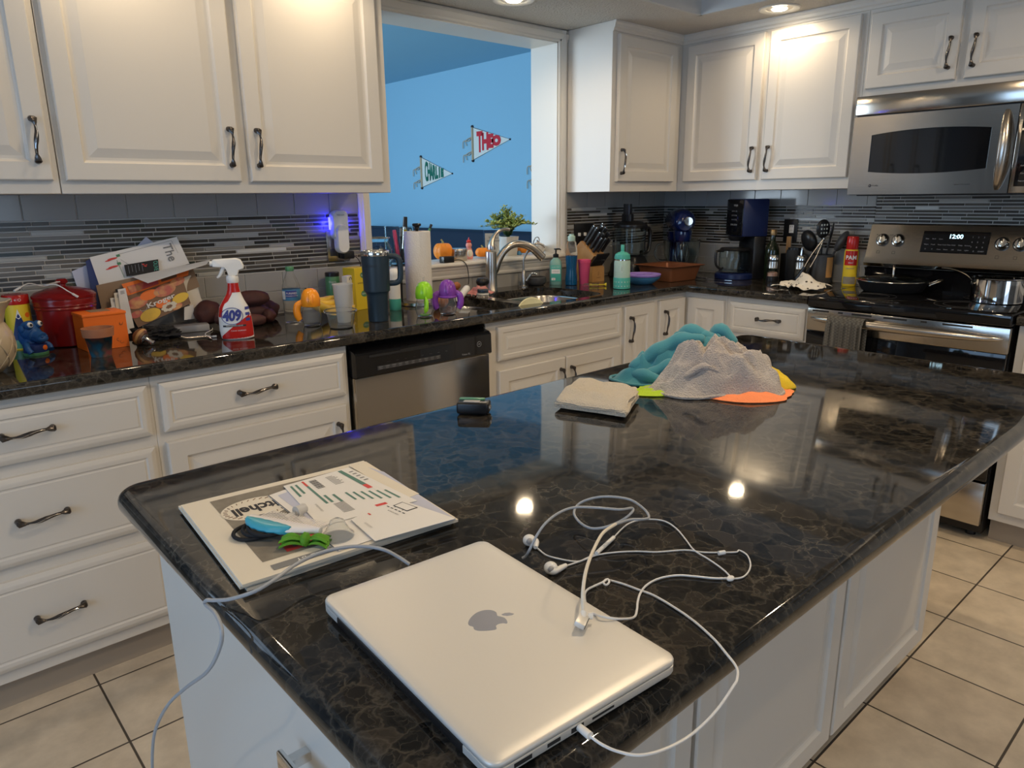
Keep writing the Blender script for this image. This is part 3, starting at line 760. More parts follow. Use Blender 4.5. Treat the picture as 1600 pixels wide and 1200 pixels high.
for (xa, za), (xb, zb) in zip(rim, rim[1:]+rim[:1]): b.f([b.v((xa, MF-.02, za)), b.v((xb, MF-.02, zb)), b.v((xb, MF, zb)), b.v((xa, MF, za))], False)
loop = [(u, warc(u, True)) for u in us] + [(u, warc(u, False)) for u in us[::-1]]
b.m('bright_metal')
for (xa, za), (xb, zb) in zip(loop, loop[1:]+loop[:1]): b.f([b.v((xa, MF-.0205, za)), b.v((xb, MF-.0205, zb)), b.v((xb, MF-.015, zb)), b.v((xa, MF-.015, za))], False)
dr = b.build('door', t)
b = MB().m('black_gloss'); b.prism(loop, MF-.0165, MF-.010, 'xz'); b.build('window', dr)
b = MB().m('ink_black'); b.ball((1.386, MF-.0205, 1.385), (.0065, .0008, .0065), 16, 6); b.m('grey_print'); b.text('GE', .006, flatxz(1.386, 1.385, MF-.0216))
b.m('ink_black'); b.text('Profile', .010, flatxz(1.408, 1.385, MF-.0206)); b.text('Sensor microwave', .0075, flatxz(1.745, 1.384, MF-.0206)); b.build('lettering', dr)
b = MB().m('nickel'); pts = []; rs = []
for i in range(25):
    s = i/24; z = 1.362 + .292*s; k = math.sin(PI*s); pts.append((1.868+.012*k, MF-.024-.040*k**.7, z)); rs.append(.007+.0105*k**.6)
b.tube(pts, rs, 14, flat=.6); b.build('handle', dr)
b = MB().m('steel'); b.box(1.908, M1, MF-.020, MF, MZ0+.002, 1.673, .003); cp = b.build('control_panel', t)
b = MB().m('black_gloss'); b.box(1.922, M1-.012, MF-.022, MF-.018, 1.372, 1.655, .002); b.m('grey_print')
for r in range(8):
    for c in range(3): b.text(['Popcorn', 'Cook', 'Defrost', '1', '2', '3', '4', 'Start'][r], .007, flatxz(1.948+c*.034, 1.392+r*.028, MF-.0223))
b.build('keypad', cp)
b = MB().m('black_matte'); b.box(M0+.03, M1-.03, MF+.01, -.05, MZ0-.004, MZ0+.002); b.m('dark_grey'); b.box(1.40, 1.55, -.30, -.12, MZ0-.006, MZ0-.003); b.box(1.75, 1.9, -.30, -.12, MZ0-.006, MZ0-.003); b.build('underside_grille', t)

# range
t = thing('range', 'stainless electric range with a black glass cooktop and a backguard clock', 'stove', (0, 0, 0), RW)
R0, R1 = 1.275, 2.050; RFr = -.644
b = MB().m('black_plastic'); b.box(R0+.003, R1-.003, -.60, -.02, .03, .868); b.build('oven_body', t)
b = MB().m('black_gloss')
b.box(R0, R1, -.655, -.09, .870, .918, .008, 3); ck_ = b.build('cooktop', t)
b = MB().m('dark_grey')
for cx_, cy_, r_ in [(1.47, -.47, .10), (1.85, -.49, .115), (1.47, -.22, .075), (1.85, -.22, .09)]:
    for rr_ in (r_, r_*.72): b.tube([(cx_+rr_*math.cos(a), cy_+rr_*math.sin(a), .9182) for a in [2*PI*k/40 for k in range(41)]], .0006, 4)
b.build('burner_mark', ck_)
# oven door
b = MB().m('steel'); b.box(R0+.002, R1-.002, -.650, -.602, .768, .866, .003); b.m('black_matte')
for x0, x1 in [(1.300, 1.372), (1.412, 1.432), (1.470, 1.552), (1.600, 1.690), (1.742, 1.764), (1.820, 1.925)]: b.box(x0, x1, -.6506, -.640, .853, .860)
od = b.build('oven_door', t)
b = MB().m('black_gloss'); b.box(R0+.004, R1-.004, -.648, -.602, .262, .767, .002); b.m('dark_grey'); b.box(1.38, 1.94, -.6485, -.6475, .36, .66); b.build('oven_glass', od)
b = MB().m('nickel'); pts = []; rs = []
for i in range(33):
    s = i/32; x = R0+.022+(R1-R0-.044)*s; k = math.sin(PI*s)**.45; pts.append((x, -.650-.046*k, .824)); rs.append(.004+.0125*k)
b.tube(pts, rs, 14, flat=1.1); b.build('handle', od)
b = MB().m('steel'); b.box(R0+.004, R1-.004, -.645, -.60, .075, .252, .003); b.build('storage_drawer', t)
b = MB().m('black_plastic')
for x in (R0+.05, R1-.05): b.lathe([(.018, 0), (.018, .02), (.012, .03), (.012, .04)], 14, (x, -.55, 0))
b.build('foot', t)
# backguard
b = MB().m('steel')
pr = [(-.018, .93), (-.018, 1.214), (-.060, 1.214), (-.070, 1.208), (-.112, 1.060), (-.128, 1.030), (-.118, 1.016), (-.075, 1.010), (-.070, .93)]
b.loft([[(x, y, z) for y, z in pr] for x in (R0+.005, R1-.003)])
bgd = b.build('backguard', t, angle=20)
b = MB().m('black_gloss'); pr = [(-.069, .918), (-.076, 1.009), (-.110, 1.006), (-.098, .990), (-.098, .918)]
b.loft([[(x, y, z) for y, z in pr] for x in (R0+.006, R1-.004)]); b.build('lower_backguard', t)
def bgp(off=0.0):                                      # slanted face of the backguard; u along, v up from its lower lip
    d = Vector((0, .042, .148)).normalized(); nrm = Vector((0, -d.z, d.y))
    return lambda u, v: tuple(Vector((u, -.112, 1.060)) + d*v + nrm*off)
g = bgp(.0012)
b = MB().m('black_gloss')
def bgbox(x0, x1, v0, v1, o0, o1):
    A = [bgp(o0)(u, v) for u, v in [(x0, v0), (x1, v0), (x1, v1), (x0, v1)]]; B = [bgp(o1)(u, v) for u, v in [(x0+.003, v0+.003), (x1-.003, v0+.003), (x1-.003, v1-.003), (x0+.003, v1-.003)]]
    b.loft([A, B])
DX0, DX1 = 1.518, 1.788
bgbox(DX0, DX1, .030, .128, 0, .003); cp = b.build('display', bgd)
b = MB().m('led_clock'); gg = bgp(.0036); b.text('12:00', .026, lambda x, y: gg(1.655+x, .104+y), bold=.0006)
b.build('clock_digits', cp)
b = MB().m('grey_print')
for r, row in enumerate([['Bake', 'Broil', 'Conv'], ['Warm', 'Proof', 'Timer', 'Cook Time', 'Clock', 'Delay', 'Remote'], ['O', 'O', 'Clean', 'Steam', 'Off', 'Oven', 'Lights']]):
    for c, w_ in enumerate(row): b.text(w_, .0072, lambda x, y: gg(1.540+c*.028+x, [.092, .066, .045][r]+y))
for r in range(3):
    for c in range(3): b.text(str(1+r*3+c), .009, lambda x, y: gg(1.722+c*.022+x, .104-r*.022+y))
b.text('0', .009, lambda x, y: gg(1.735+x, .042+y)); b.text('START', .008, lambda x, y: gg(1.764+x, .042+y)); b.build('key_legends', cp)
for kx in (1.345, 1.415, 1.838, 1.905):
    b = MB(); o = Vector(bgp(0)(kx, .080)); nrm = (Vector(bgp(1)(kx, .080)) - o).normalized()
    M = Matrix.Translation(o) @ nrm.to_track_quat('Z', 'Y').to_matrix().to_4x4(); b.at(M)
    b.m('black_plastic'); b.lathe([(.030, 0), (.030, .003), (.026, .004)], 28); b.m('bright_metal')
    b.lathe([(.0265, .003), (.0265, .008), (.022, .014), (.0205, .020), (.018, .022)], 30)
    b.box(-.0055, .0055, -.020, .020, .018, .032, .003); b.m('black_matte'); b.box(-.0068, -.0056, -.018, .018, .020, .030)
    b.build('knob', bgd)
    b = MB().m('ink_black'); b.text('HI', .006, lambda x, y: bgp(.0008)(kx-.03+x, .105+y)); b.text('Lo', .006, lambda x, y: bgp(.0008)(kx+.032+x, .105+y))
    s_ = .006
    for (xa, ya), (xb, yb) in zip([(-s_, -s_), (s_, -s_), (s_, s_), (-s_, s_)], [(s_, -s_), (s_, s_), (-s_, s_), (-s_, -s_)]):
        b.tube([bgp(.0008)(kx-.01+xa, .022+ya), bgp(.0008)(kx-.01+xb, .022+yb)], .0004, 4)
    b.build('knob_markings', bgd)
# grey towel over the oven handle
b = MB().m('waffle_towel')
def tw(u, v):
    w_ = .150*(1+.25*abs(v-.5)); x = 1.462 + (u-.5)*w_ + .012*math.sin(v*3)
    fold = .010*math.sin(u*17+v*1.5)+.005*math.sin(u*31)
    s = (v-.5)*2
    if s < -.10: y, z = -.7185-abs(fold)*1.0 - .006*(-s), .832-(-s-.10)*.36
    elif s > .10: y, z = -.673+fold*.25, .832-(s-.10)*.20
    else:
        a = PI*(s+.10)/.20; y, z = -.6957-.0228*math.cos(a)-abs(fold)*.5*(1-s*5)*.5, .830+.021*math.sin(a)
    return (x, y, z)
b.grid(tw, 40, 60, .0025)
o = b.build('hand_towel', angle=80); o.matrix_world = Matrix.Rotation(RW, 4, 'Z'); tag(o, 'dark grey waffle-weave towel hanging over the oven door handle', 'towel')
# pan with glass lid
pc = at(1402, 447, z=.93)
t = thing('frying_pan', 'black frying pan with a domed glass lid on the front left burner', 'frying pan', (-.235, -1.465, .918), rad(200))
R_ = .150
b = MB().m('black_matte'); b.lathe([(.001, 0), (R_*.78, 0), (R_*.84, .004), (R_, .046), (R_+.003, .048), (R_-.001, .049), (R_*.82, .007), (.001, .004)], 48, cap0=False, cap1=False); b.build('pan_body', t)
b = MB().m('glass_jar'); b.lathe([(R_+.001, .0495), (R_*.8, .062), (R_*.4, .072), (.012, .075), (.012, .077), (R_*.4, .074), (R_*.8, .064), (R_+.001, .052)], 48, cap0=False, cap1=False); ld = b.build('lid', t)
b = MB().m('bright_metal'); b.tube([((R_+.003)*math.cos(a), (R_+.003)*math.sin(a), .0505) for a in [2*PI*k/64 for k in range(65)]], .0028, 8); b.build('lid_rim', t)
b = MB().m('nickel'); b.tube(smooth_path([(-.022, 0, .074), (-.018, 0, .100), (-.008, 0, .113), (.008, 0, .113), (.018, 0, .100), (.022, 0, .074)]), .0055, 10); b.build('lid_handle', t)
b = MB().m('nickel'); b.tube(smooth_path([(-.03, R_-.004, .034), (-.03, R_+.03, .050), (0, R_+.045, .056), (.03, R_+.03, .050), (.03, R_-.004, .034)]), .005, 10)
b.ball((-.03, R_-.002, .034), .007); b.ball((.03, R_-.002, .034), .007); b.build('side_handle', t)
# saucepan
t = thing('saucepan', 'polished steel saucepan with its handle raised to the left, right side of the cooktop', 'saucepan', (-.33, -1.905, .918), 0)
b = MB().m('chrome'); b.lathe([(.001, 0), (.086, 0), (.092, .004), (.092, .094), (.096, .098), (.094, .100), (.089, .096), (.089, .006), (.001, .004)], 48, cap0=False, cap1=False); b.build('pot_body', t)
b = MB().m('nickel'); b.tube(smooth_path([(.0, .090, .076), (-.01, .118, .104), (-.02, .160, .122), (-.03, .205, .128)]), [.006]*6+[.0075]*7+[.009]*6, 10, flat=.55); b.ball((0, .092, .072), (.008, .006, .012)); b.build('handle', t)
# ------------------------------------------------------------------ things on the sink-wall worktop, left to right
def cyl_map(R, zc, ang, cx=0, cy=0):                   # lettering wrapped on a vertical cylinder, facing heading ang
    return lambda u, v: (cx+R*math.cos(ang+u/R), cy+R*math.sin(ang+u/R), zc+v)
def box_label(b, m, R, z0, z1, a0, a1, n=10, c=(0, 0)):
    b.m(m); b.loft([[(c[0]+R*math.cos(a0+(a1-a0)*i/n), c[1]+R*math.sin(a0+(a1-a0)*i/n), z) for i in range(n+1)] for z in (z0, z1)], closed=False)
# cream ceramic pot with scalloped rim
cx, cy = -3.556, -.445
t = thing('ceramic_pot', 'cream ceramic pot with scalloped rim and lattice, at the left edge of the worktop', 'pot', (cx, cy, CT))
b = MB().m('cream_ceramic')
sc = lambda a, z: 1 + (.035*math.cos(9*a) if z > .17 else .0)
b.lathe([(.030, 0), (.050, .004), (.078, .035), (.088, .075), (.085, .105), (.074, .128), (.070, .134), (.078, .165), (.094, .190), (.091, .192), (.072, .165), (.064, .134), (.060, .03), (.03, .012)], 54, cap0=True, cap1=True, fn=sc)
p = b.build('bowl', t)
b = MB().m('cream_ceramic')
for s in (-1, 1):
    for k in range(12):
        a0 = 2*PI*k/12; pts = []
        for i in range(9):
            q = i/8; z = .018+.095*q; r = .0795+.0105*math.sin(PI*min(1, q*.95+.08)) - .004*(q < .15); a = a0+s*q*.75
            pr_ = [(.0, .068), (.2, .080), (.45, .0875), (.7, .0875), (.9, .083), (1, .078)]
            for (qa, ra), (qb, rb_) in zip(pr_, pr_[1:]):
                if qa <= q <= qb: r = ra+(rb_-ra)*(q-qa)/(qb-qa)
            pts.append((r*math.cos(a), r*math.sin(a), z))
        b.tube(pts, .0016, 5)
b.build('embossed_lattice', t)
# tin canister with mountain print
cx, cy = -3.395, -.150
t = thing('tin_canister', 'tall tin with a yellow and blue mountain print behind the blue creature', 'tin', (cx-.012, cy+.05, CT))
a = face_cam(cx, cy)
b = MB().m('yellow'); b.lathe([(.034, 0), (.0345, .002), (.0345, .150), (.034, .152)], 32); b.m('red_gloss'); b.lathe([(.0352, .138), (.0358, .140), (.0358, .164), (.034, .167), (.001, .167)], 32, cap1=False)
b.m('green_tin'); b.lathe([(.0350, .004), (.0350, .030)], 32, cap0=False, cap1=False)
b.m('deep_blue')
for i in range(16):
    u = -1+2*i/16; u2 = u+1/8
    za = .03+.095*(1-abs(u)); zb = .03+.095*(1-abs(u2)); f_ = cyl_map(.0349, 0, a)
    b.f([b.v(f_(u*.026, .03)), b.v(f_(u2*.026, .03)), b.v(f_(u2*.026, zb)), b.v(f_(u*.026, za))])
b.m('paper')
f_ = cyl_map(.0353, 0, a); b.f([b.v(f_(-.007, .100)), b.v(f_(0, .094)), b.v(f_(.007, .100)), b.v(f_(0, .1255))])
b.m('orange'); f_ = cyl_map(.0352, .105, a+.75); b.f([b.v(f_(.008*math.cos(q), .008*math.sin(q))) for q in [2*PI*k/14 for k in range(14)]])
b.m('paper'); b.text('o + O', .012, cyl_map(.0362, .152, a)); b.build('tin_body', t)
# little blue creature figurine
t = thing('toy_figurine', 'blue rubber creature figurine with bulging eyes, in front of the red canister', 'toy', (-3.400, -.235, CT), rad(-58))
b = MB().m('toy_blue')
b.ball((-.005, 0, .070), (.026, .028, .030), 20, 14); b.ball((-.022, 0, .05), (.02, .022, .03)); b.tube(smooth_path([(.0, 0, .060), (.020, 0, .056), (.040, 0, .048)]), [.022]*6+[.018]*6+[.012], 14); b.ball((.040, 0, .048), (.012, .017, .011))
b.ball((.012, .015, .088), .012); b.ball((.012, -.015, .088), .012); b.ball((-.006, -.026, .078), (.012, .005, .012)); b.ball((.047, .007, .055), .004); b.ball((.047, -.007, .055), .004)
b.ball((-.006, 0, .028), (.022, .026, .030)); b.tube(smooth_path([(0, .022, .035), (.02, .034, .022), (.03, .030, .010)]), [.008]*12+[.010], 10); b.tube(smooth_path([(0, -.022, .035), (.02, -.036, .022), (.028, -.034, .010)]), [.008]*12+[.010], 10)
p = b.build('creature_body', t)
b = MB().m('paper'); b.ball((.018, .016, .090), .0085); b.ball((.018, -.016, .090), .0085); b.m('ink_black'); b.ball((.0245, .017, .091), .0042); b.ball((.0245, -.017, .091), .0042); b.build('eyes', t)
b = MB().m('deep_blue'); b.lathe([(.030, 0), (.032, .004), (.030, .030), (.024, .034)], 28, (.006, 0, 0)); b.m('green_tin'); b.lathe([(.0325, 0), (.0335, .006), (.0315, .008)], 28, (.006, 0, 0)); b.m('orange'); b.ball((.036, .006, .020), (.003, .008, .008)); b.build('stand', t)
# red enamel canister with lid
cx, cy = -3.280, -.120
t = thing('red_canister', 'dark red lidded enamel canister behind the orange box, a white cable lying on its lid', 'canister', (cx, cy, CT))
b = MB().m('red_enamel'); b.lathe([(.074, 0), (.080, .004), (.084, .115), (.087, .118), (.085, .124), (.088, .128), (.086, .134), (.088, .140), (.086, .148)], 44); b.build('canister_body', t)
b = MB().m('red_enamel'); b.lathe([(.089, .149), (.090, .156), (.080, .166), (.050, .176), (.018, .182), (.010, .184), (.010, .190), (.016, .193), (.018, .200), (.012, .206), (.001, .207)], 44, cap1=False); b.build('lid', t)
# green dish behind
t = thing('green_dish', 'dark green wavy-edged dish behind the tin and the red canister', 'dish', (-3.530, -.090, CT))
b = MB().m('green_ceramic'); b.lathe([(.03, 0), (.036, .004), (.045, .10), (.078, .162), (.080, .172), (.076, .173), (.040, .11), (.02, .05)], 48, fn=lambda a_, z: 1+(.03*math.cos(10*a_) if z > .15 else 0)); o = b.build('dish_body', t)
# cable on lid
pts = [(15, 458), (30, 448), (48, 443), (75, 446), (95, 440), (105, 437), (88, 441), (72, 446), (90, 447), (110, 456), (126, 466)]
b = MB().m('white_cable'); P = [at(x, y, z=1.106+(.012 if 3 < i < 9 else 0)) for i, (x, y) in enumerate(pts)]
def onY(x, y, yy): return at(x, y, y=yy)
P = [onY(x, y, yy) for (x, y), yy in zip([(22, 455), (32, 449), (46, 443), (70, 447), (90, 440), (104, 438), (84, 442), (70, 446), (88, 445), (108, 456), (122, 464)], [-.20, -.19, -.17, -.15, -.13, -.12, -.15, -.19, -.205, -.21, -.212])]
P = [Vector(p) for p in P]
b.tube(smooth_path(P, 5), .0018, 7); b.tube([P[-2].lerp(P[-1], .35), P[-1]], [.0034, .0038], 8); b.tube([P[0], P[1]], [.0036, .0036], 8)
tag(b.build('charging_cable'), 'loose white cable draped over the red canister lid', 'cable')
# orange cardboard box
t = thing('orange_box', 'orange cardboard box with a brown patch on its lid, left of the paper pile', 'box', (-3.222, -.262, CT), rad(4))
b = MB().m('orange'); b.box(-.060, .060, -.055, .045, 0, .110, .001, 1); b.box(-.062, .062, -.0575, .046, .103, .1125, .002); b.m('brown_box'); b.box(-.025, .030, -.020, .040, .1125, .1132)
b.m('wood_dark')
rnd = random.Random(4)
for k in range(9):
    x, z = rnd.uniform(-.050, .050), rnd.uniform(.012, .090); q = rnd.uniform(0, PI)
    b.tube([(x+.006*math.cos(q+i*.8)*(.5+i*.12), -.0556, z+.006*math.sin(q+i*.8)*(.5+i*.12)) for i in range(6)], .0005, 4)
b.build('carton', t)
# small painted terracotta pot
t = thing('terracotta_pot', 'little terracotta pot painted teal, in front of the orange box', 'flower pot', (-3.262, -.412, CT))
b = MB().m('painted_pot'); b.lathe([(.026, 0), (.027, .002), (.036, .058)], 36); b.m('terracotta'); b.lathe([(.036, .058), (.0405, .059), (.043, .081), (.043, .084), (.0385, .084), (.034, .058), (.024, .008)], 36, cap0=False); b.build('pot_body', t)
# leaning pile of papers: each sheet is its own thing
def sheet(name, px4, ys, m, lab, cat, marks=None, th=.0015, curl=0.0, group=None):
    """paper leaning by the wall: corner pixels TL, TR, BR, BL, each given its distance from the wall"""
    c = [onY(x, y, yy) for (x, y), yy in zip(px4, ys)]
    b = MB().m(m)
    def f_(u, v):
        p = (c[0]*(1-u)+c[1]*u)*(1-v) + (c[3]*(1-u)+c[2]*u)*v
        return p + Vector((0, -1, .2))*curl*math.sin(PI*u)*math.sin(PI*v)
    b.grid(lambda u, v: f_(u, v), 10, 10, -th)
    nrm = (c[1]-c[0]).cross(c[3]-c[0]).normalized()
    if nrm.y > 0: nrm = -nrm
    F = lambda u, v, off=.0022: f_(u, v) + nrm*off
    if marks: marks(b, F)
    return tag(b.build(name), lab, cat, group), F
def rect(b, F, m, u0, v0, u1, v1, off=.0022, n=3):
    b.m(m); b.grid(lambda u, v: F(u0+(u1-u0)*u, v0+(v1-v0)*v, off), n, n)
def disc(b, F, m, u, v, r, asp=1.0, off=.0024, n=18):
    b.m(m); b.f([b.v(F(u+r*math.cos(2*PI*k/n), v+r*asp*math.sin(2*PI*k/n), off)) for k in range(n)])
sheet('envelope', [(200, 400), (228, 370), (262, 395), (240, 420)], [-.012, -.012, -.012, -.012], 'paper_lilac', 'lilac envelope corner sticking up behind the paper pile', 'envelope')
def mk(b, F):
    b.m('ink_grey'); b.text('The', .30, lambda x, y: F(.84+y*.5, .46+x*1.3, .0026), bold=.003)
    for (u, v) in ((.22, .22), (.20, .48)):
        disc(b, F, 'ink_red', u, v, .055, .6); disc(b, F, 'ink_red', u-.05, v+.03, .035, .6); rect(b, F, 'green_tin', u+.05, v-.10, u+.09, v-.02)
    b.m('green_tin'); b.tube([F(.26, .3), F(.27, .9)], .0007, 4)
    b.m('ink_grey')
    for a_, c_ in [((.30, .12), (.92, .08)), ((.92, .08), (.93, .55)), ((.30, .30), (.45, .85))]: b.tube([F(*a_), F(*c_)], .0004, 4)
sheet('drawing_paper', [(140, 402), (276, 370), (296, 412), (156, 448)], [-.030, -.030, -.048, -.048], 'paper', "white sheet with a child's red and green pencil drawing, back of the leaning paper pile", 'drawing', mk)
sheet('file_folder', [(134, 408), (146, 402), (166, 462), (150, 500)], [-.026, -.026, -.055, -.055], 'deep_blue', 'dark blue folder edge at the left of the leaning paper pile', 'folder')
sheet('paper_bundle', [(112, 424), (140, 412), (156, 508), (128, 470)], [-.010, -.010, -.024, -.024], 'paper_lilac', 'pale sheets standing behind the red canister lid', 'papers')
def mk(b, F):
    b.m('teal_plastic'); b.text('OLIVE', .19, lambda x, y: F(.90+y, .5+x*1.6))
    b.m('grey_print')
    for k in range(5): b.tube([F(.10+k*.10, .12), F(.10+k*.10, .8-.1*(k % 2))], .0006, 4)
    for k in range(6): disc(b, F, 'ink_red', .58+.05*math.cos(k), .3+.12*math.sin(k*1.4), .03)
sheet('restaurant_card', [(194, 414), (247, 405), (249, 424), (198, 432)], [-.052, -.050, -.058, -.058], 'black_matte', 'black card lettered in teal in front of the pencil drawing', 'card', mk)
sheet('cardboard_folder', [(150, 446), (300, 414), (312, 448), (164, 505)], [-.062, -.062, -.080, -.090], 'brown_box', 'brown folded cardboard behind the fruit-printed bag', 'cardboard')
def mk(b, F):
    rnd = random.Random(11)
    for k in range(26):
        u, v = rnd.random()*.96+.02, rnd.random()*.94+.03
        for a_ in range(5): disc(b, F, 'felt_white', u+.016*math.cos(a_*1.256), v+.022*math.sin(a_*1.256), .010, 1.3, .0021, 6)
sheet('patterned_folder', [(180, 452), (200, 448), (224, 512), (196, 515)], [-.080, -.080, -.118, -.118], 'black_matte', 'black folder with white blossoms, between the narrow envelopes and the fruit bag', 'folder', mk)
def mk(b, F):
    for u, v, r_, m_ in [(.18, .30, .17, 'apple_red'), (.66, .24, .19, 'apple_red'), (.40, .20, .15, 'orange'), (.90, .12, .13, 'apple_red'), (.28, .80, .18, 'banana'), (.55, .62, .13, 'orange'), (.86, .68, .15, 'banana'), (.08, .62, .10, 'apple_red'), (.75, .90, .10, 'apple_red')]: disc(b, F, m_, u, v, r_, 1.05, .0022+.0002*u)
    for k in range(8): disc(b, F, 'paper_cream', .62+.10*math.cos(k*.8), .80+.10*math.sin(k*.8), .045, 1.1, .0030)
    b.m('paper'); b.text('Kroger', .17, lambda x, y: F(.53+x, .52-y*1.25, .0034), bold=.004)
    b.tube([F(.22+.06*math.cos(a_), .53+.08*math.sin(a_), .0034) for a_ in [PI*k/8 for k in range(9)]], .0008, 4)
    b.m('ink_grey'); b.tube([F(.55, .2), F(.55, .3)], .0008, 4)
sheet('grocery_bag', [(190, 466), (284, 432), (298, 474), (216, 512)], [-.092, -.080, -.110, -.130], 'wood_dark', 'flat grocery bag printed with red and yellow fruit, front of the paper pile', 'bag', mk)
sheet('bag_flap', [(190, 444), (296, 416), (294, 430), (200, 462)], [-.078, -.072, -.082, -.092], 'orange', 'orange-brown printed bag edge under the curling white sheet', 'bag', lambda b, F: (rect(b, F, 'apple_red', .05, .3, .5, .9), rect(b, F, 'wood_dark', .55, .4, .8, .8)))
sheet('white_sheet', [(206, 432), (328, 406), (322, 413), (231, 442)], [-.070, -.110, -.135, -.150], 'paper', 'white sheet curling out over the top of the fruit-printed bag', 'paper', curl=.004)
for k, (x, y, m_) in enumerate([(172, 466, 'paper'), (178, 458, 'paper_cream'), (184, 452, 'paper')]):
    sheet('narrow_envelope', [(x, y), (x+12, y-2), (x+26, 508+k*2), (x+9, 518-k)], [-.095-.004*k, -.095-.004*k, -.122-.004*k, -.122-.004*k], m_,
          ['narrow white envelope, leftmost of the three beside the blossom folder', 'narrow cream envelope, middle of the three beside the blossom folder', 'narrow white envelope, nearest the blossom folder of the three'][k], 'envelope',
          (lambda b, F: [rect(b, F, 'ink_grey', .25, .06+.03*j, .75, .07+.03*j) for j in range(3)]), group='narrow envelopes')
sheet('letter', [(163, 484), (178, 478), (206, 520), (176, 529)], [-.11, -.11, -.15, -.155], 'paper', 'white letter leaning low at the left foot of the paper pile, beside the orange box', 'letter')
sheet('notepaper', [(277, 438), (298, 430), (316, 470), (300, 484)], [-.074, -.070, -.082, -.096], 'paper_cream', 'torn pale note at the right corner of the fruit-printed bag', 'paper')
sheet('statement_sheet', [(296, 424), (304, 428), (314, 466), (302, 470)], [-.050, -.048, -.056, -.056], 'paper', 'white printed sheet sticking out right of the paper pile', 'paper', lambda b, F: disc(b, F, 'ink_black', .6, .8, .12, .3))
sheet('white_card', [(288, 480), (302, 476), (304, 498), (288, 500)], [-.100, -.096, -.104, -.112], 'paper', 'small blank white card below the torn note', 'card')
# bits lying in front of the papers
P0 = at(288, 512, z=CT)
t = thing('charger_brick', 'flat grey power adapter lying at the foot of the paper pile', 'charger', (-2.925, -.185, CT), rad(-10)); b = MB().m('grey_print'); b.box(-.055, .055, -.02, .03, 0, .024, .004); b.build('adapter_body', t)
P = [at(x, y, z=CT+.004) for x, y in [(308, 503), (325, 506), (332, 514), (322, 520), (322, 524), (332, 526)]]
b = MB().m('white_cable'); b.tube(smooth_path([Vector((p.x, p.y, CT+.004)) for p in P]), .0016, 7); b.tube([P[-1], P[-1]+Vector((.012, -.004, 0))], .0036, 8); tag(b.build('charging_cable'), 'short white cable curling off the grey power adapter', 'cable')
P = [at(x, y, z=CT+.003) for x, y in [(305, 490), (322, 485), (338, 494), (340, 503)]]
b = MB().m('white_cable'); b.tube(smooth_path([Vector((p.x, p.y, CT+.012)) for p in P]), .0014, 6); b.tube(smooth_path([Vector((p.x+.01, p.y-.02, CT+.006)) for p in P]), .0014, 6); tag(b.build('power_cord'), 'thin pale cord looping behind the spray bottle', 'cord')
def lump(b, c, r, amp=.25, fr=8.0, seed=0.0, zmin=None, seg=40, rings=24, ridged=False):
    def f_(d):
        n = noise.noise(Vector((d.x*fr*.25+seed, d.y*fr*.25, d.z*fr*.25))) + .5*noise.noise(Vector((d.x*fr*.6, d.y*fr*.6+seed, d.z*fr*.6)))
        if ridged: n = .6-abs(n)*1.6
        return 1+amp*n
    k = len(b.bm.verts); b.ball(c, r, seg, rings, f_)
    b.bm.verts.ensure_lookup_table()
    if zmin is not None:
        for q in b.bm.verts[k:]:
            if q.co.z < zmin: q.co.z = zmin
    return b
t = thing('pouch', 'crumpled black drawstring pouch in front of the papers', 'pouch', (-3.055, -.240, CT), rad(-12)); b = MB().m('black_fabric'); lump(b, (0, 0, .014), (.062, .036, .024), .5, 12, 3, 0); b.build('pouch_body', t)
b = MB().m('black_fabric'); b.tube(smooth_path([(-.05, -.01, .02), (-.02, -.02, .036), (.02, -.012, .034), (.045, 0, .02)]), .0025, 6); b.build('drawstring', t)
b = MB().m('nickel'); P = [at(x, y, z=CT+.004) for x, y in [(278, 524), (290, 528), (305, 527), (322, 526), (330, 529)]]
pth = smooth_path([Vector((p.x, p.y, CT+.004)) for p in P], 9)
for i, p in enumerate(pth[:-1]): b.at(Matrix.Translation(p)); b.lathe([(.0015, -.003), (.0042, 0), (.0015, .003)], 8)
tag(b.build('bracelet'), 'silver beaded bracelet lying between the black pouch and the spray bottle', 'bracelet')
t = thing('bottle_stopper', 'carved wooden acorn bottle stopper with a steel tip, before the paper pile', 'bottle stopper', (-3.130, -.330, CT+.030), rad(-48))
b = MB().m('wood_dark'); M = Matrix.Rotation(rad(118), 4, 'Y'); b.at(M); b.lathe([(.001, -.018), (.014, -.016), (.024, -.008), (.026, .000), (.023, .006), (.020, .012)], 28, fn=lambda a_, z: 1+.03*math.cos(9*a_)); b.m('bamboo'); b.lathe([(.0265, -.001), (.0270, .002), (.0240, .007)], 28, cap0=False, cap1=False); b.build('acorn_cap', t)
b = MB().m('bright_metal').at(M); b.lathe([(.016, .012), (.017, .018), (.009, .022), (.0075, .040), (.009, .044), (.0075, .048), (.001, .049)], 24, cap1=False); b.build('metal_tip', t)
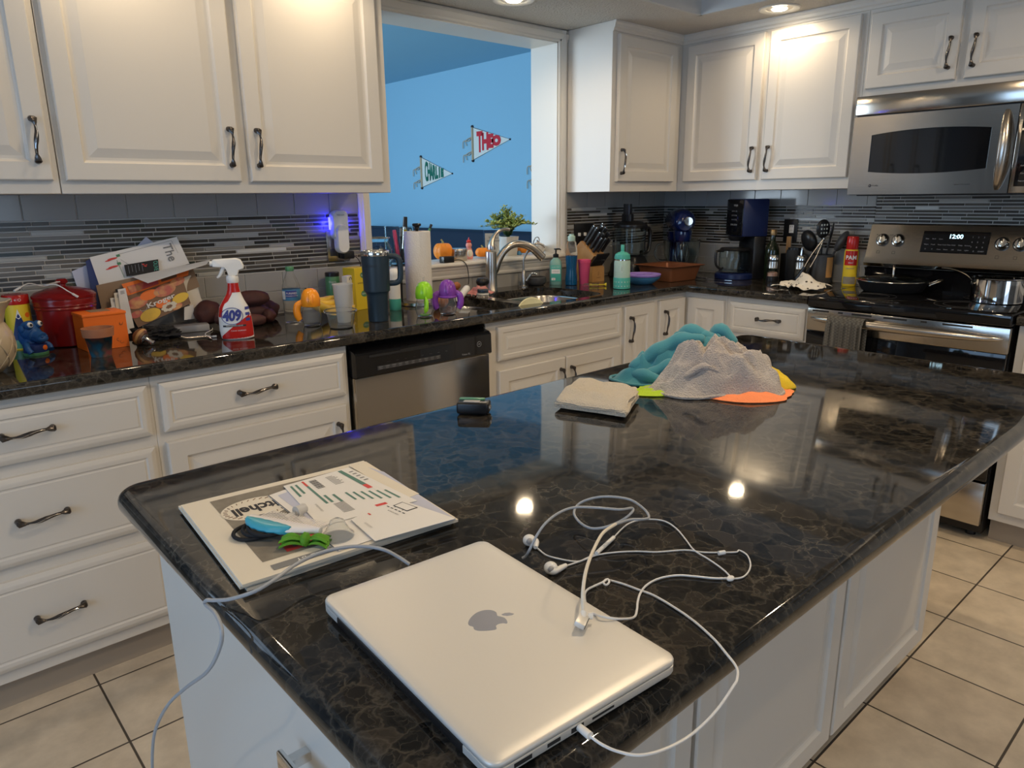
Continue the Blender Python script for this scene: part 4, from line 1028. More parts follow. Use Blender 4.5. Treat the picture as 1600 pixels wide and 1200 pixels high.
# spray bottle
cx, cy = -2.862, -.425; a = face_cam(cx, cy); R2 = a+PI/2
t = thing('spray_bottle', 'white trigger spray bottle with a red label and big blue numerals', 'spray bottle', (cx, cy, CT), a+PI/2)   # local -y faces the viewer
b = MB()
def oval(z, hx, hy, dx=0, n=36): return [(dx+hx*math.copysign(abs(math.cos(q))**.8, math.cos(q)), hy*math.copysign(abs(math.sin(q))**.8, math.sin(q)), z) for q in [2*PI*k/n for k in range(n)]]
prof = [(0, .044, .026, .002), (.004, .050, .030, .002), (.03, .052, .031, .0), (.075, .050, .030, -.001), (.105, .044, .028, -.002), (.125, .033, .023, -.001), (.145, .023, .018, .002), (.165, .0175, .0165, .003), (.185, .0165, .0165, .003)]
b.m('white_plastic'); b.loft([oval(z, hx, hy, dx) for z, hx, hy, dx in prof])
def sil(z):
    for p_, q_ in zip(prof, prof[1:]):
        if p_[0] <= z <= q_[0]:
            k = (z-p_[0])/(q_[0]-p_[0]); return [p_[i]+(q_[i]-p_[i])*k for i in (1, 2, 3)]
    return prof[-1][1:]
def skin(x, z, off=.0006):                             # point of the bottle's front surface at (x, z)
    hx, hy, dx = sil(z); u = max(-.999, min(.999, (x-dx)/(hx+off))); c_ = math.copysign(abs(u)**1.25, u)
    return (x, -(hy+off)*max(0.0, 1-c_*c_)**.4, z)
body_ = b.build('bottle_body', t)
b = MB().m('red_gloss')
b.grid(lambda u, v: skin(*(lambda z: (sil(z)[2]-sil(z)[0]*.99 + u*(.016 if z > .12 else .010+.0*z), z))(.075+.10*v)), 5, 14)
def low(u, v):
    x0_, x1_ = -.046, .051; x = x0_+(x1_-x0_)*u; zt = .012+.073*(u**.85); z = .003+(zt-.003)*v; hx, hy, dx = sil(z); x = max(dx-hx*.99, min(dx+hx*.99, x)); return skin(x, z)
b.grid(low, 24, 8)
b.grid(lambda u, v: skin(sil(.152+.03*v)[2]+(u*2-1)*sil(.152+.03*v)[0]*.97, .152+.03*v), 10, 3)
b.m('paper'); b.f([b.v(skin(-.010+.0335*math.cos(q), .078+.027*math.sin(q), .0010)) for q in [2*PI*k/32 for k in range(32)]])
b.m('ink_blue'); b.tube([skin(-.010+.0325*math.cos(q), .078+.0265*math.sin(q), .0014) for q in [2*PI*k/40 for k in range(41)]], .0010, 5)
b.text('409', .046, lambda x, y: skin(-.010+x*.80+y*.10, .078+y, .0018), bold=.0022)
b.m('ink_black'); b.grid(lambda u, v: skin(-.040+.070*u, .043+.006*v, .0010), 8, 2); b.m('paper'); b.text('MULTI-SURFACE CLEANER', .0055, lambda x, y: skin(-.005+x*.8, .046+y, .0014)); b.text('CLEANS  DEGREASES', .005, lambda x, y: skin(.005+x, .030+y, .0012))
b.m('ink_blue')
for z in (.060, .078, .096): b.grid(lambda u, v: skin(.031+.013*u, z+.009*v, .0012), 3, 2)
b.build('printed_label', t)
b = MB().m('white_plastic')
b.lathe([(.0175, .183), (.0185, .185), (.0185, .200), (.015, .206)], 28, (.003, 0, 0), fn=lambda a_, z: 1+.02*math.cos(24*a_)); 
hd = [(-.052, .236), (-.052, .254), (-.046, .258), (.020, .260), (.034, .254), (.042, .236), (.040, .226), (.026, .222), (.020, .204), (-.008, .204), (-.012, .222), (-.020, .234)]
b.loft([[(x*s_+.0*s_, y_, .23+(z-.23)*s_) for x, z in hd] for s_, y_ in [(.90, -.0125), (1, -.009), (1, .009), (.90, .0125)]]); b.build('sprayer_head', t)
b = MB().m('white_plastic'); b.tube(smooth_path([(-.018, 0, .236), (-.026, 0, .220), (-.034, 0, .206), (-.042, 0, .199)]), [.006, .006, .006, .0062, .0064, .0064, .006, .006, .0055, .0055, .005, .005, .005, .005, .005, .004, .004, .004, .003], 10); b.build('trigger', t)
b = MB().m('white_plastic'); b.at(Matrix.Translation((-.056, 0, .245)) @ Matrix.Rotation(PI/2, 4, 'Y')); b.lathe([(.006, -.004), (.0085, -.004), (.0085, .006), (.006, .007)], 16); b.build('nozzle', t)
# sweet potatoes
SP = [(-2.79, -.19, .040, .075, .034, 25, 'fat sweet potato lying just right of the spray bottle'), (-2.705, -.14, .038, .085, .036, -35, 'long sweet potato, middle of the pile against the backsplash'),
      (-2.735, -.235, .022, .060, .022, 160, 'small reddish sweet potato in front of the pile'), (-2.625, -.115, .036, .060, .036, 12, 'round sweet potato on the right, behind the water bottle'),
      (-2.70, -.175, .093, .070, .030, -18, 'sweet potato resting on top of the pile'), (-2.845, -.125, .052, .045, .048, 70, 'upright dark sweet potato behind the spray bottle neck'), (-2.650, -.19, .026, .055, .026, 75, 'sweet potato at the right front of the pile')]
for i, (x, y, z, L_, r_, a_, lab) in enumerate(SP):
    b = MB().m('sweet_potato'); sd = i*3.3
    b.ball((0, 0, 0), (L_, r_, r_), 24, 16, lambda d, sd=sd: (1+.14*noise.noise(Vector((d.x*2+sd, d.y*1.5, d.z*1.5))))*(1-.12*abs(d.x)**3))
    o = b.build('sweet_potato'); o.location = (x, y, CT+z); o.rotation_euler = (.3*i, 0 if i != 5 else 1.2, rad(a_)); tag(o, lab, 'sweet potato', 'sweet potatoes by the backsplash')
# water bottle
cx, cy = -2.592, -.275; a = face_cam(cx, cy)
t = thing('water_bottle', 'clear plastic water bottle with a blue label and green cap, half drunk', 'water bottle', (cx, cy, CT))
rb = lambda a_, z: 1 + (.02*math.cos(10*a_) if z < .012 else 0)
b = MB().m('plastic_clear'); pr = [(.020, 0), (.030, .003), (.032, .010), (.0305, .018), (.032, .026), (.0305, .034), (.032, .042), (.0305, .050), (.032, .058), (.0305, .066), (.032, .074), (.032, .080), (.032, .128), (.030, .140), (.022, .162), (.0135, .182), (.0125, .190)]
b.lathe(pr, 32, fn=rb, cap1=False); b.build('bottle_body', t)
b = MB().m('blue_plastic'); b.lathe([(.0326, .086), (.0328, .087), (.0328, .124), (.0326, .125)], 32, cap0=False, cap1=False); box_label(b, 'paper', .0331, .090, .120, a-1.3, a-.75); box_label(b, 'ink_blue', .0331, .098, .122, a-.65, a+.55)
b.m('paper'); b.text('PURIFIED', .010, cyl_map(.0336, .112, a)); b.text('DRINKING WATER', .0055, cyl_map(.0336, .103, a)); b.build('wrap_label', t)
b = MB().m('green_tin'); b.lathe([(.0145, .190), (.015, .191), (.015, .203), (.0135, .206), (.001, .206)], 28, fn=lambda a_, z: 1+.02*math.cos(30*a_), cap1=False); b.build('cap', t)
# sippy cups
def sippy(cx, cy, m_, lab, mh, turn):
    t = thing('sippy_cup', lab, 'sippy cup', (cx, cy, CT), turn, 'sippy cups')
    b = MB().m('plastic_clear'); b.lathe([(.024, 0), (.030, .003), (.0345, .020), (.034, .040), (.030, .062), (.029, .078), (.0275, .078), (.0285, .062), (.032, .040), (.0325, .020), (.028, .006), (.001, .005)], 32, cap0=True, cap1=False); b.build('cup', t)
    b = MB().m(m_); b.lathe([(.0315, .070), (.033, .072), (.033, .082), (.034, .086), (.0335, .096), (.030, .112), (.022, .126), (.010, .133), (.001, .134)], 36, cap0=False, cap1=False); b.build('lid', t)
    b = MB().m(m_); b.tube(smooth_path([(.0, -.020, .122), (0, -.030, .112), (0, -.0365, .096), (0, -.036, .084)]), .0065, 10, flat=.6); b.build('spout_cover', t)
    for s in mh:
        b = MB().m(m_); b.tube(smooth_path([(s*.028, 0, .084), (s*.044, -.002, .076), (s*.050, -.003, .055), (s*.046, -.003, .032), (s*.040, -.002, .022)]), [.0075]*6+[.0085]*6+[.0085]*6+[.0075]*6+[.006], 12, flat=1.5); b.build('handle', t)
    return t
a = face_cam(-2.56, -.37); t = sippy(-2.568, -.372, 'orange_bright', 'orange-lidded sippy cup behind the clear food tub', (-1,), a+PI/2)
b = MB().m('plastic_clear'); b.tube([(0, 0, .134), (0, 0, .150)], .003, 10); b.build('straw', t)
t = sippy(-2.165, -.500, 'lime', 'lime green-lidded sippy cup, left of the purple one by the sink', (), face_cam(-2.16, -.5)+PI/2)
b = MB().m('lime'); b.tube(smooth_path([(.004, -.034, .078), (.008, -.042, .064), (.008, -.044, .045), (.004, -.040, .028), (.002, -.036, .022)]), [.004]*5+[.007]*8+[.008]*6+[.005]*6, 12, flat=1.2); b.build('handle', t)
b = MB().m('plastic_clear'); b.tube([(0, 0, .134), (0, 0, .150)], .003, 10); b.build('straw', t)
b = MB().m('lime'); b.lathe([(.018, .0055), (.018, .010), (.001, .011)], 20, cap1=False); b.tube([(0, 0, .010), (0, 0, .075)], .002, 6); b.build('straw_weight', t)
t = sippy(-2.065, -.515, 'purple', 'purple-lidded sippy cup with two handles, right at the sink edge', (-1, 1), face_cam(-2.07, -.51)+PI/2)
b = MB().m('purple'); b.tube([(.0315*math.cos(q), .0315*math.sin(q), .069) for q in [2*PI*k/32 for k in range(33)]], .0045, 8); b.build('handle_ring', t)
# tub and frosted cup
t = thing('food_tub', 'empty clear plastic food tub in front of the frosted cup', 'tub', (-2.517, -.490, CT))
b = MB().m('plastic_clear'); b.lathe([(.036, 0), (.040, .002), (.050, .052), (.0555, .056), (.058, .058), (.058, .062), (.0555, .064), (.0535, .062), (.0485, .052), (.0385, .004), (.001, .003)], 40, cap1=False, fn=lambda a_, z: 1+.035*abs(math.cos(2*a_))**4*(z > .05)); b.build('tub_body', t)
t = thing('plastic_cup', 'tall frosted white plastic cup behind the clear food tub', 'cup', (-2.450, -.395, CT))
b = MB().m('plastic_frost'); b.lathe([(.0245, 0), (.026, .002), (.036, .136), (.0375, .138), (.0375, .141), (.035, .141), (.0245, .006), (.001, .005)], 36, cap1=False); b.build('cup_body', t)
# bananas: one bunch, each banana a part
t = thing('banana_bunch', 'bunch of yellow bananas behind the orange sippy cup and the cups', 'bananas', (-2.452, -.235, CT), rad(8))
b = MB().m('pumpkin_stem'); b.tube(smooth_path([(-.060, .01, .052), (-.066, .012, .090), (-.060, .014, .112), (-.048, .014, .100)]), [.011]*6+[.007]*6+[.004]*7, 8); b.m('black_matte'); b.tube(smooth_path([(-.066, .012, .100), (-.060, .014, .114), (-.050, .014, .104)]), .0045, 6); b.build('stem', t)
for k in range(4):
    yy = -.048+.024*k; zz = [.020, .030, .046, .058][k]; e = [.120, .110, .100, .075][k]
    b = MB().m('banana'); pts = smooth_path([(-.060, .008+yy*.3, .055+.005*k), (-.035, yy*.8, .035+zz*.5), (.02, yy*1.1, zz), (e-.03, yy, zz+.004), (e, yy*.8, zz+.016)], 5)
    b.tube(pts, [.007, .009, .012, .014, .0155]+[.0165]*10+[.015, .013, .011, .007, .004, .003], 10)
    b.build('banana', t)
# tumbler
cx, cy = -2.346, -.460; a = face_cam(cx, cy)
t = thing('travel_tumbler', 'tall navy insulated tumbler with a loop handle and steel rim', 'tumbler', (cx, cy, CT), a+PI/2)
b = MB().m('navy_coat'); b.lathe([(.034, 0), (.0365, .003), (.0385, .098), (.0415, .106), (.0475, .112), (.0480, .118), (.0505, .240)], 44, cap1=False); b.build('cup_body', t)
b = MB().m('navy_coat'); b.lathe([(.0386, .097), (.0396, .102), (.0425, .107)], 44, cap0=False, cap1=False); b.build('collar', t)
b = MB().m('bright_metal'); b.lathe([(.0505, .240), (.0510, .242), (.0510, .256), (.0495, .258), (.0480, .256), (.0478, .236), (.001, .236)], 44, cap0=False, cap1=False); b.build('steel_rim', t)
b = MB().m('navy_coat'); b.tube(smooth_path([(.047, 0, .236), (.066, 0, .236), (.082, 0, .228), (.088, 0, .205), (.088, 0, .165), (.084, 0, .148), (.070, 0, .139), (.045, 0, .138)]), .0085, 12, flat=1.25); b.build('handle', t)
b = MB().m('ink_black'); b.text('STANLEY', .011, cyl_map(.0505, .205, -PI/2-.35)); b.build('engraving', t)
# yellow tea box, black jar, white tag
t = thing('tea_box', 'yellow box with round green logos behind the navy tumbler', 'box', (-2.245, -.135, CT), rad(12))
b = MB().m('yellow'); b.box(-.036, .040, -.035, .035, 0, .170, .001, 1)
for z in (.140, .065): b.m('green_tin'); b.f([b.v((.012+.019*math.cos(q), -.0354, z+.013*math.sin(q))) for q in [2*PI*k/24 for k in range(24)]]); b.m('paper'); b.text('Splenda', .010, lambda x, y: (.012+x, -.0358, z+y))
b.m('wood_dark'); b.text('SWEETENER', .008, lambda x, y: (0+x, -.0356, .108+y)); b.build('carton', t)
t = thing('spice_jar', 'jar with a green label and black lid behind the frosted cup', 'jar', (-2.318, -.075, CT)); a = face_cam(-2.3, -.08)
b = MB().m('green_tin'); b.lathe([(.028, 0), (.029, .002), (.029, .132), (.027, .136)], 28); b.m('paper'); b.text('Organic', .010, cyl_map(.0294, .115, a)); b.build('jar_body', t); b = MB().m('black_plastic'); b.lathe([(.029, .136), (.029, .150), (.027, .152)], 28); b.build('lid', t)
t = thing('paper_tag', 'small white box with a curved black print between the jar and the yellow box', 'box', (-2.292, -.155, CT), rad(30))
b = MB().m('paper'); b.box(-.026, .028, -.012, .012, 0, .142, .001, 1); b.m('ink_black'); b.tube([(.008*math.cos(q), -.0124, .125+.010*math.sin(q)) for q in [PI*k/10 for k in range(11)]], .0012, 5); b.build('carton', t)
# baby bottle
t = thing('squeeze_bottle', 'white and mint bottle seen through the tumbler handle', 'bottle', (-2.148, -.270, CT))
b = MB().m('white_plastic'); b.lathe([(.0235, .045), (.0235, .120), (.022, .135), (.023, .138), (.023, .150), (.019, .162), (.010, .168)], 28, cap0=False); b.build('bottle_body', t); b = MB().m('teal_plastic'); b.lathe([(.0225, 0), (.024, .002), (.024, .046)], 28); b.build('base_band', t)
a = face_cam(-2.15, -.27); b = MB().m('ink_grey')
for k in range(5): b.text('o', .008, cyl_map(.0240, .118, a+(k-2)*.3))
b.build('print', t)
# paper towel holder
cx, cy = -1.982, -.205
t = thing('paper_towel_holder', 'steel paper towel holder with a black spring arm', 'paper towel holder', (cx, cy, CT))
b = MB().m('nickel'); b.lathe([(.088, 0), (.090, .003), (.088, .014), (.060, .018), (.001, .018)], 48, cap1=False); b.build('base', t)
b = MB().m('black_plastic'); b.lathe([(.006, .018), (.006, .308), (.008, .312), (.010, .322), (.018, .328), (.019, .335), (.016, .338), (.001, .339)], 24, cap1=False); b.build('post', t)
b = MB().m('black_plastic'); dx, dy = math.cos(face_cam(cx, cy)-PI/2), math.sin(face_cam(cx, cy)-PI/2)
b.tube(smooth_path([(dx*.076, dy*.076, .012), (dx*.074, dy*.074, .10), (dx*.068, dy*.068, .20), (dx*.066, dy*.066, .235)]), .006, 8, flat=.7); b.build('arm', t)
b = MB().m('paper_towel'); b.lathe([(.021, .019), (.0545, .019), (.056, .021), (.0555, .304), (.054, .306), (.021, .306)], 48, cap0=False, cap1=False); b.m('brown_box'); b.lathe([(.0212, .306), (.019, .3065), (.019, .020)], 28, cap0=False, cap1=False)
b.m('paper_towel'); b.grid(lambda u, v: ((.0562+.003*u)*math.cos(-2.0+u*.9), (.0562+.003*u)*math.sin(-2.0+u*.9), .021+.283*v), 6, 3, .0006)
o = b.build('paper_towel_roll'); o.location = (cx, cy, CT); tag(o, 'white embossed paper towel roll on its steel holder', 'paper towels')
# little gourds, white gadget and pink cloth by the faucet
for i, (x, y, r_, lab) in enumerate([(-1.985, -.360, .030, 'orange-brown gourd lying behind the purple sippy cup, nearest the towel roll'), (-1.770, -.115, .020, 'small brown gourd with a cord end, below the sill edge'), (-1.740, -.150, .018, 'tiny brown gourd touching its neighbour behind the white gadget')]):
    b = MB().m('gourd'); b.ball((0, 0, 0), (r_*1.15, r_, r_), 20, 14, lambda d: 1+.10*noise.noise(d*1.8+Vector((i*5, 0, 0)))); o = b.build('gourd'); o.location = (x, y, CT+[r_, .062, .052][i]*1.0); tag(o, lab, 'gourd', 'small gourds behind the sippy cups')
b = MB().m('gourd'); b.ball((0, 0, 0), (.030, .026, .026), 18, 12); b.ball((.03, .01, -.002), (.024, .022, .024), 18, 12); o = b.build('gourd'); o.location = (-1.755, -.120, CT+.024); tag(o, 'brown two-lobed gourd resting on the worktop under the small ones', 'gourd', 'small gourds behind the sippy cups')
t = thing('milk_frother', 'white handheld gadget with a dark slot leaning behind the purple sippy cup', 'gadget', (-1.80, -.275, CT), 0)
A = Vector((-.075, -.060, .022)); B = Vector((.070, .055, .050))
b = MB().m('white_plastic'); b.tube(smooth_path([A, A.lerp(B, .3), A.lerp(B, .7), B]), [.012]*4+[.015]*8+[.016]*4+[.013, .011, .006], 18)
b.build('body', t); b = MB().m('wood_dark'); u_ = (B-A).normalized(); n_ = Vector((-.45, -.6, .66)); c_ = A.lerp(B, .80)+n_*.0145; s_ = u_.cross(n_).normalized()
b.loft([[c_-u_*.016+s_*.0055, c_+u_*.016+s_*.0055, c_+u_*.016-s_*.0055, c_-u_*.016-s_*.0055], [c_-u_*.016+s_*.0055+n_*.002, c_+u_*.016+s_*.0055+n_*.002, c_+u_*.016-s_*.0055+n_*.002, c_-u_*.016-s_*.0055+n_*.002]]); b.build('slot', t)
b = MB().m('pink_cloth')
def pk(u, v):
    x = (u-.5)*.13+.02*v; y = (v-.5)*.09; z = .004+.030*math.exp(-((u-.55)**2*9+(v-.5)**2*8))*(1+.5*noise.noise(Vector((u*6, v*6, 2))))+.008*abs(math.sin(u*14+v*5))
    return (x+.008*math.sin(v*9), y+.008*math.sin(u*11), max(z, .003))
b.grid(pk, 34, 24, .002); o = b.build('dish_cloth', angle=80); o.location = (-1.63, -.155, CT); tag(o, 'crumpled pink dish cloth left of the faucet', 'cloth')
# ------------------------------------------------------------------ faucet and sink things
fx, fy = -1.500, -.115
t = thing('faucet', 'brushed nickel pull-out kitchen faucet with an arched spout and raised lever', 'faucet', (fx, fy, CT))
b = MB().m('nickel'); b.lathe([(.030, 0), (.030, .006), (.0275, .010), (.0265, .10), (.0265, .186), (.0255, .190), (.001, .190)], 36, cap1=False); b.build('column', t)
def onXZ(px, py, y): p = at(px, py, y=y); return Vector((p.x-fx, p.y-fy, p.z-CT))
# the spout swings out over the right bowl
sp = [(772, 422, -.115), (780, 404, -.125), (790, 390, -.14), (803, 382, -.155), (818, 382, -.17), (832, 388, -.185), (845, 400, -.20)]
P = [onXZ(x, y, yy) for x, y, yy in sp]
b = MB().m('nickel'); pth = smooth_path([Vector((.004, 0, .10))]+P, 6); n = len(pth)
b.tube(pth, [.026-.009*min(1, i/(n*.35)) + (.004*max(0, (i-n*.6)/(n*.4))) for i in range(n)], 18)
b.build('spout', t)
d = (P[-1]-P[-2]).normalized(); b = MB().m('nickel'); b.tube([P[-1], P[-1]+d*.012, P[-1]+d*.014], [.0185, .0205, .0195], 20); b.m('dark_grey'); b.tube([P[-1]+d*.013, P[-1]+d*.016], [.016, .015], 18); b.build('spray_head', t)
b = MB().m('nickel'); q = [(768, 390, -.112), (768, 380, -.113), (772, 368, -.115), (780, 361, -.12), (790, 358, -.125), (796, 359, -.13)]
b.tube(smooth_path([onXZ(*w_) for w_ in q], 5), [.0225, .0225, .022, .021, .019, .017, .015, .0135, .012, .011, .010]+[.0095]*15, 14, flat=.8)
b.build('lever', t)
t = thing('filter_tap', 'slim nickel water filter tap with a chrome lever, right of the faucet', 'faucet', (-1.262, -.085, CT), 0)
b = MB().m('nickel'); b.lathe([(.024, 0), (.024, .004), (.014, .007), (.0115, .010), (.0115, .075), (.009, .080), (.006, .084)], 24); b.tube(smooth_path([(0, 0, .08), (0, 0, .13), (.01, -.006, .16), (.03, -.02, .195), (.055, -.04, .215), (.080, -.055, .208), (.090, -.062, .195)]), .0055, 10); b.build('tap_body', t)
b = MB().m('chrome'); b.tube(smooth_path([(.010, -.01, .030), (.022, -.018, .052), (.034, -.024, .066), (.050, -.030, .064), (.056, -.034, .060)]), [.007]*10+[.005]*10+[.004]*5, 10); b.build('lever', t)
t = thing('soap_dish', 'dark grey round bowl behind the filter tap', 'bowl', (-1.165, -.075, CT)); b = MB().m('dark_grey'); b.lathe([(.036, 0), (.046, .006), (.054, .022), (.052, .040), (.046, .044), (.042, .040), (.046, .022), (.03, .01)], 36); b.build('bowl', t)
# dish brush
t = thing('dish_brush', 'palm dish brush with a black knob and clear blue body, on the sink divider', 'brush', (-1.655, -.235, CT))
b = MB().m('black_plastic'); b.lathe([(.012, .052), (.024, .055), (.031, .066), (.030, .078), (.022, .087), (.001, .089)], 30, cap1=False); b.build('knob', t)
b = MB().m('plastic_clear'); b.lathe([(.026, .020), (.025, .036), (.014, .050), (.014, .053)], 28); b.build('reservoir', t); b = MB().m('blue_liquid'); b.lathe([(.0235, .022), (.0235, .034), (.001, .034)], 28, cap1=False); b.build('soap', t)
b = MB().m('white_plastic'); b.lathe([(.027, .012), (.028, .015), (.027, .020)], 28); b.m('bristle')
for k in range(46):
    r_ = .023*math.sqrt((k+.5)/46); q = k*2.4; b.tube([(r_*math.cos(q), r_*math.sin(q), .013), (1.30*r_*math.cos(q), 1.30*r_*math.sin(q), .0005)], .0017, 4)
b.build('bristle_head', t)
# pale yellow plate standing in the sink
b = MB().m('cream_plastic'); b.lathe([(.001, 0), (.050, 0), (.075, .006), (.088, .012), (.090, .014), (.087, .015), (.074, .010), (.049, .004), (.001, .004)], 48, cap0=False, cap1=False)
o = b.build('plate'); pc = at(800, 486, y=-.535); o.location = (-1.660, -.556, .852); o.rotation_euler = (rad(80), 0, rad(-5)); tag(o, 'pale yellow plate standing on edge at the front of the sink', 'plate')
# soap pump
cx, cy = -1.075, -.128; a = face_cam(cx, cy)
t = thing('soap_dispenser', 'pump bottle of pale green dish soap with a black pump, right of the sink', 'soap bottle', (cx, cy, CT), a+PI/2)
b = MB().m('soap_mint'); b.loft([oval(z, hx, hy) for z, hx, hy in [(0, .030, .022), (.003, .032, .024), (.10, .032, .024), (.120, .028, .021), (.134, .014, .013), (.138, .013, .013)]]); b.build('bottle_body', t)
b = MB().m('teal_plastic'); b.box(-.026, .026, -.0250, -.022, .018, .100, .002); b.m('paper'); b.box(-.022, .022, -.0257, -.024, .058, .080); b.box(-.021, -.002, -.0257, -.024, .024, .036)
b.m('ink_black'); b.text('LOTION SOAP', .0048, lambda x, y: (x, -.0262, .069+y)); b.text('||||||', .007, lambda x, y: (x-.011, -.0262, .030+y)); b.m('paper'); b.text('CLEAN DAY', .0075, lambda x, y: (x, -.0256, .091+y)); b.build('label', t)
b = MB().m('black_plastic'); b.lathe([(.014, .138), (.0145, .140), (.0145, .154), (.006, .158), (.004, .160), (.004, .176), (.010, .178), (.010, .183), (.001, .184)], 22, cap1=False); b.tube([(0, 0, .180), (.018, -.004, .181), (.026, -.006, .177)], [.0045, .004, .003], 8); b.build('pump', t)
# blue liquid squeeze bottle, pink cup
t = thing('dish_soap_bottle', 'tall clear bottle of blue liquid soap with a pale blue cap', 'soap bottle', (-1.040, -.205, CT))
b = MB().m('blue_liquid'); b.lathe([(.026, 0), (.030, .003), (.0315, .03), (.027, .07), (.0265, .09), (.030, .135), (.0302, .150), (.001, .150)], 32, cap1=False); b.build('soap_fill', t)
b = MB().m('plastic_clear'); b.lathe([(.0308, .148), (.0308, .162), (.027, .190), (.024, .215), (.018, .222)], 32, cap0=False); b.build('bottle_body', t); b = MB().m('mint_plastic'); b.lathe([(.018, .222), (.019, .224), (.019, .246), (.012, .249), (.012, .256), (.001, .256)], 24, cap1=False); b.build('cap', t)
t = thing('pink_cup', 'pink plastic cup with a scalloped rim in front of the knife block', 'cup', (-.965, -.225, CT))
b = MB().m('pink_plastic'); b.lathe([(.022, 0), (.024, .003), (.0325, .118), (.034, .120), (.034, .126), (.0315, .126), (.022, .006), (.001, .005)], 36, cap1=False); b.tube([(.0335*math.cos(q), .0335*math.sin(q), .114+.003*math.cos(10*q)) for q in [2*PI*k/60 for k in range(61)]], .0012, 5); b.build('cup_body', t)
# syringe
t = thing('medicine_syringe', 'oral syringe with a yellow plunger lying before the pink cup', 'syringe', (-1.00, -.335, CT+.008), rad(-38))
b = MB().m('plastic_clear').at(Matrix.Rotation(PI/2, 4, 'Y')); b.lathe([(.002, -.075), (.002, -.062), (.0075, -.058), (.0075, .012), (.012, .013), (.012, .015), (.007, .016)], 18); b.build('barrel', t)
b = MB().m('yellow').at(Matrix.Rotation(PI/2, 4, 'Y')); b.lathe([(.0055, -.03), (.0055, -.02), (.003, -.018), (.003, .045), (.0075, .050), (.0095, .055), (.001, .056)], 16, cap1=False); b.build('plunger', t)
# knife block
t = thing('knife_block', 'bamboo knife block full of black-handled knives, right of the pink cup', 'knife block', (-.825, -.200, CT), rad(-90))
b = MB().m('bamboo'); b.prism([(-.086, .211), (.007, .136), (-.031, .090), (-.003, .074), (0, 0), (-.150, 0), (-.158, .12), (-.141, .163)], -.048, .048, 'xz')
b.build('block', t, angle=10)
b = MB().m('wood_dark'); b.text('J', .022, lambda x, y: (.0006, x, .045+y)); b.text('KNIVES', .010, lambda x, y: (.0006, x, .020+y)); b.build('block_logo', t)
nd = Vector((.63, 0, .78)).normalized(); sd_ = Vector((.78, 0, -.63)).normalized()
def knife(f, w_, L_, r_, bolster=True):
    base = Vector((-.086, 0, .211)) + sd_*f + Vector((0, w_, 0)); b = MB().m('black_plastic')
    def flatr(p, rr_): return [p + Vector((0, 1, 0))*rr_*.62*math.cos(q) + sd_*rr_*math.sin(q) for q in [2*PI*k/12 for k in range(12)]]
    b.loft([flatr(base+nd*(L_*q), r_*k) for q, k in [(0.06, .9), (.25, 1.0), (.55, .88), (.8, 1.05), (.95, 1.15), (1, .9)]])
    b.m('bright_metal'); b.loft([flatr(base+nd*(-.004), r_*.7), flatr(base+nd*(L_*.06), r_*.8)])
    b.loft([flatr(base+nd*(L_*.995), r_*.8), flatr(base+nd*(L_*1.015), r_*.75)]); return b.build('knife', t)
for f, w_, L_, r_ in [(.012, -.030, .110, .0125), (.014, .026, .125, .013), (.036, -.034, .118, .012), (.038, -.002, .130, .012), (.040, .030, .120, .012), (.066, -.032, .112, .011), (.066, .000, .105, .011), (.068, .032, .112, .011), (.094, -.034, .098, .010), (.094, .0, .095, .010), (.094, .034, .092, .010)]: knife(f, w_, L_, r_)
for i in range(8):                                     # row of steak knives low at the front
    w_ = -.042+.012*i; base = Vector((-.020, w_, .080)); b = MB().m('black_plastic'); b.tube([base, base+nd*.03, base+nd*.085], [.0045, .0055, .0062], 8); b.m('bright_metal'); b.ball(base+nd*.045+Vector((.0045, 0, -.003)), .0018, 8, 6); b.build('steak_knife', t)
# switch plates and outlets
def plate(x0, x1, z0, z1, y, mt, T, name, nb):
    b = MB().m(mt).at(T); b.box(x0, x1, y-.005, y, z0, z1, .002); return b
t = thing('light_switch', 'black triple toggle switch plate on the mosaic behind the knife block', 'light switch', (-.735, -.006, 1.150))
b = MB().m('black_plastic'); b.box(-.078, .078, -.006, 0, -.060, .060, .002); b.build('plate', t)
for k in (-1, 0, 1): b = MB().m('white_plastic'); b.box(k*.046-.005, k*.046+.005, -.020, -.006, -.006, .012, .0015); b.build('toggle', t)
t = thing('outlet', 'brushed steel outlet plate at the right end of the left backsplash', 'outlet', (-2.245, -.006, 1.165)); b = MB().m('nickel'); b.box(-.052, .052, -.006, 0, -.062, .062, .002); b.build('plate', t)
b = MB().m('dark_grey'); b.box(-.040, -.010, -.0075, -.005, -.04, -.01, .001); b.box(.010, .038, -.0075, -.005, -.04, .04, .001); b.build('socket', t)
t = thing('air_freshener', 'white plug-in air freshener glowing blue at its sides', 'air freshener', (-2.250, -.040, 1.192), rad(-6))
def rr2(hx, z0, z1, r, y): return [(p[0], y, p[1]) for p in rrect(-hx, hx, z0, z1, r)]
b = MB().m('white_plastic'); b.loft([rr2(.030, .0, .115, .022, .030), rr2(.034, -.002, .118, .024, .010), rr2(.034, -.002, .118, .024, -.012), rr2(.030, .001, .114, .022, -.020)]); b.build('body', t)
b = MB().m('white_plastic'); b.loft([rr2(.026, -.055, .062, .0255, .004), rr2(.026, -.055, .062, .0255, -.028), rr2(.022, -.050, .057, .0215, -.036)]); b.m('ink_grey'); b.text('febreze', .011, lambda x, y: (x, -.0206, .100+y)); b.build('refill_cover', t)
b = MB().m('led_blue'); b.box(-.0355, -.034, .012, .026, .040, .090); b.build('night_light', t)
b = MB().m('led_blue'); b.box(.034, .0355, .012, .026, .040, .090); b.build('night_light', t)
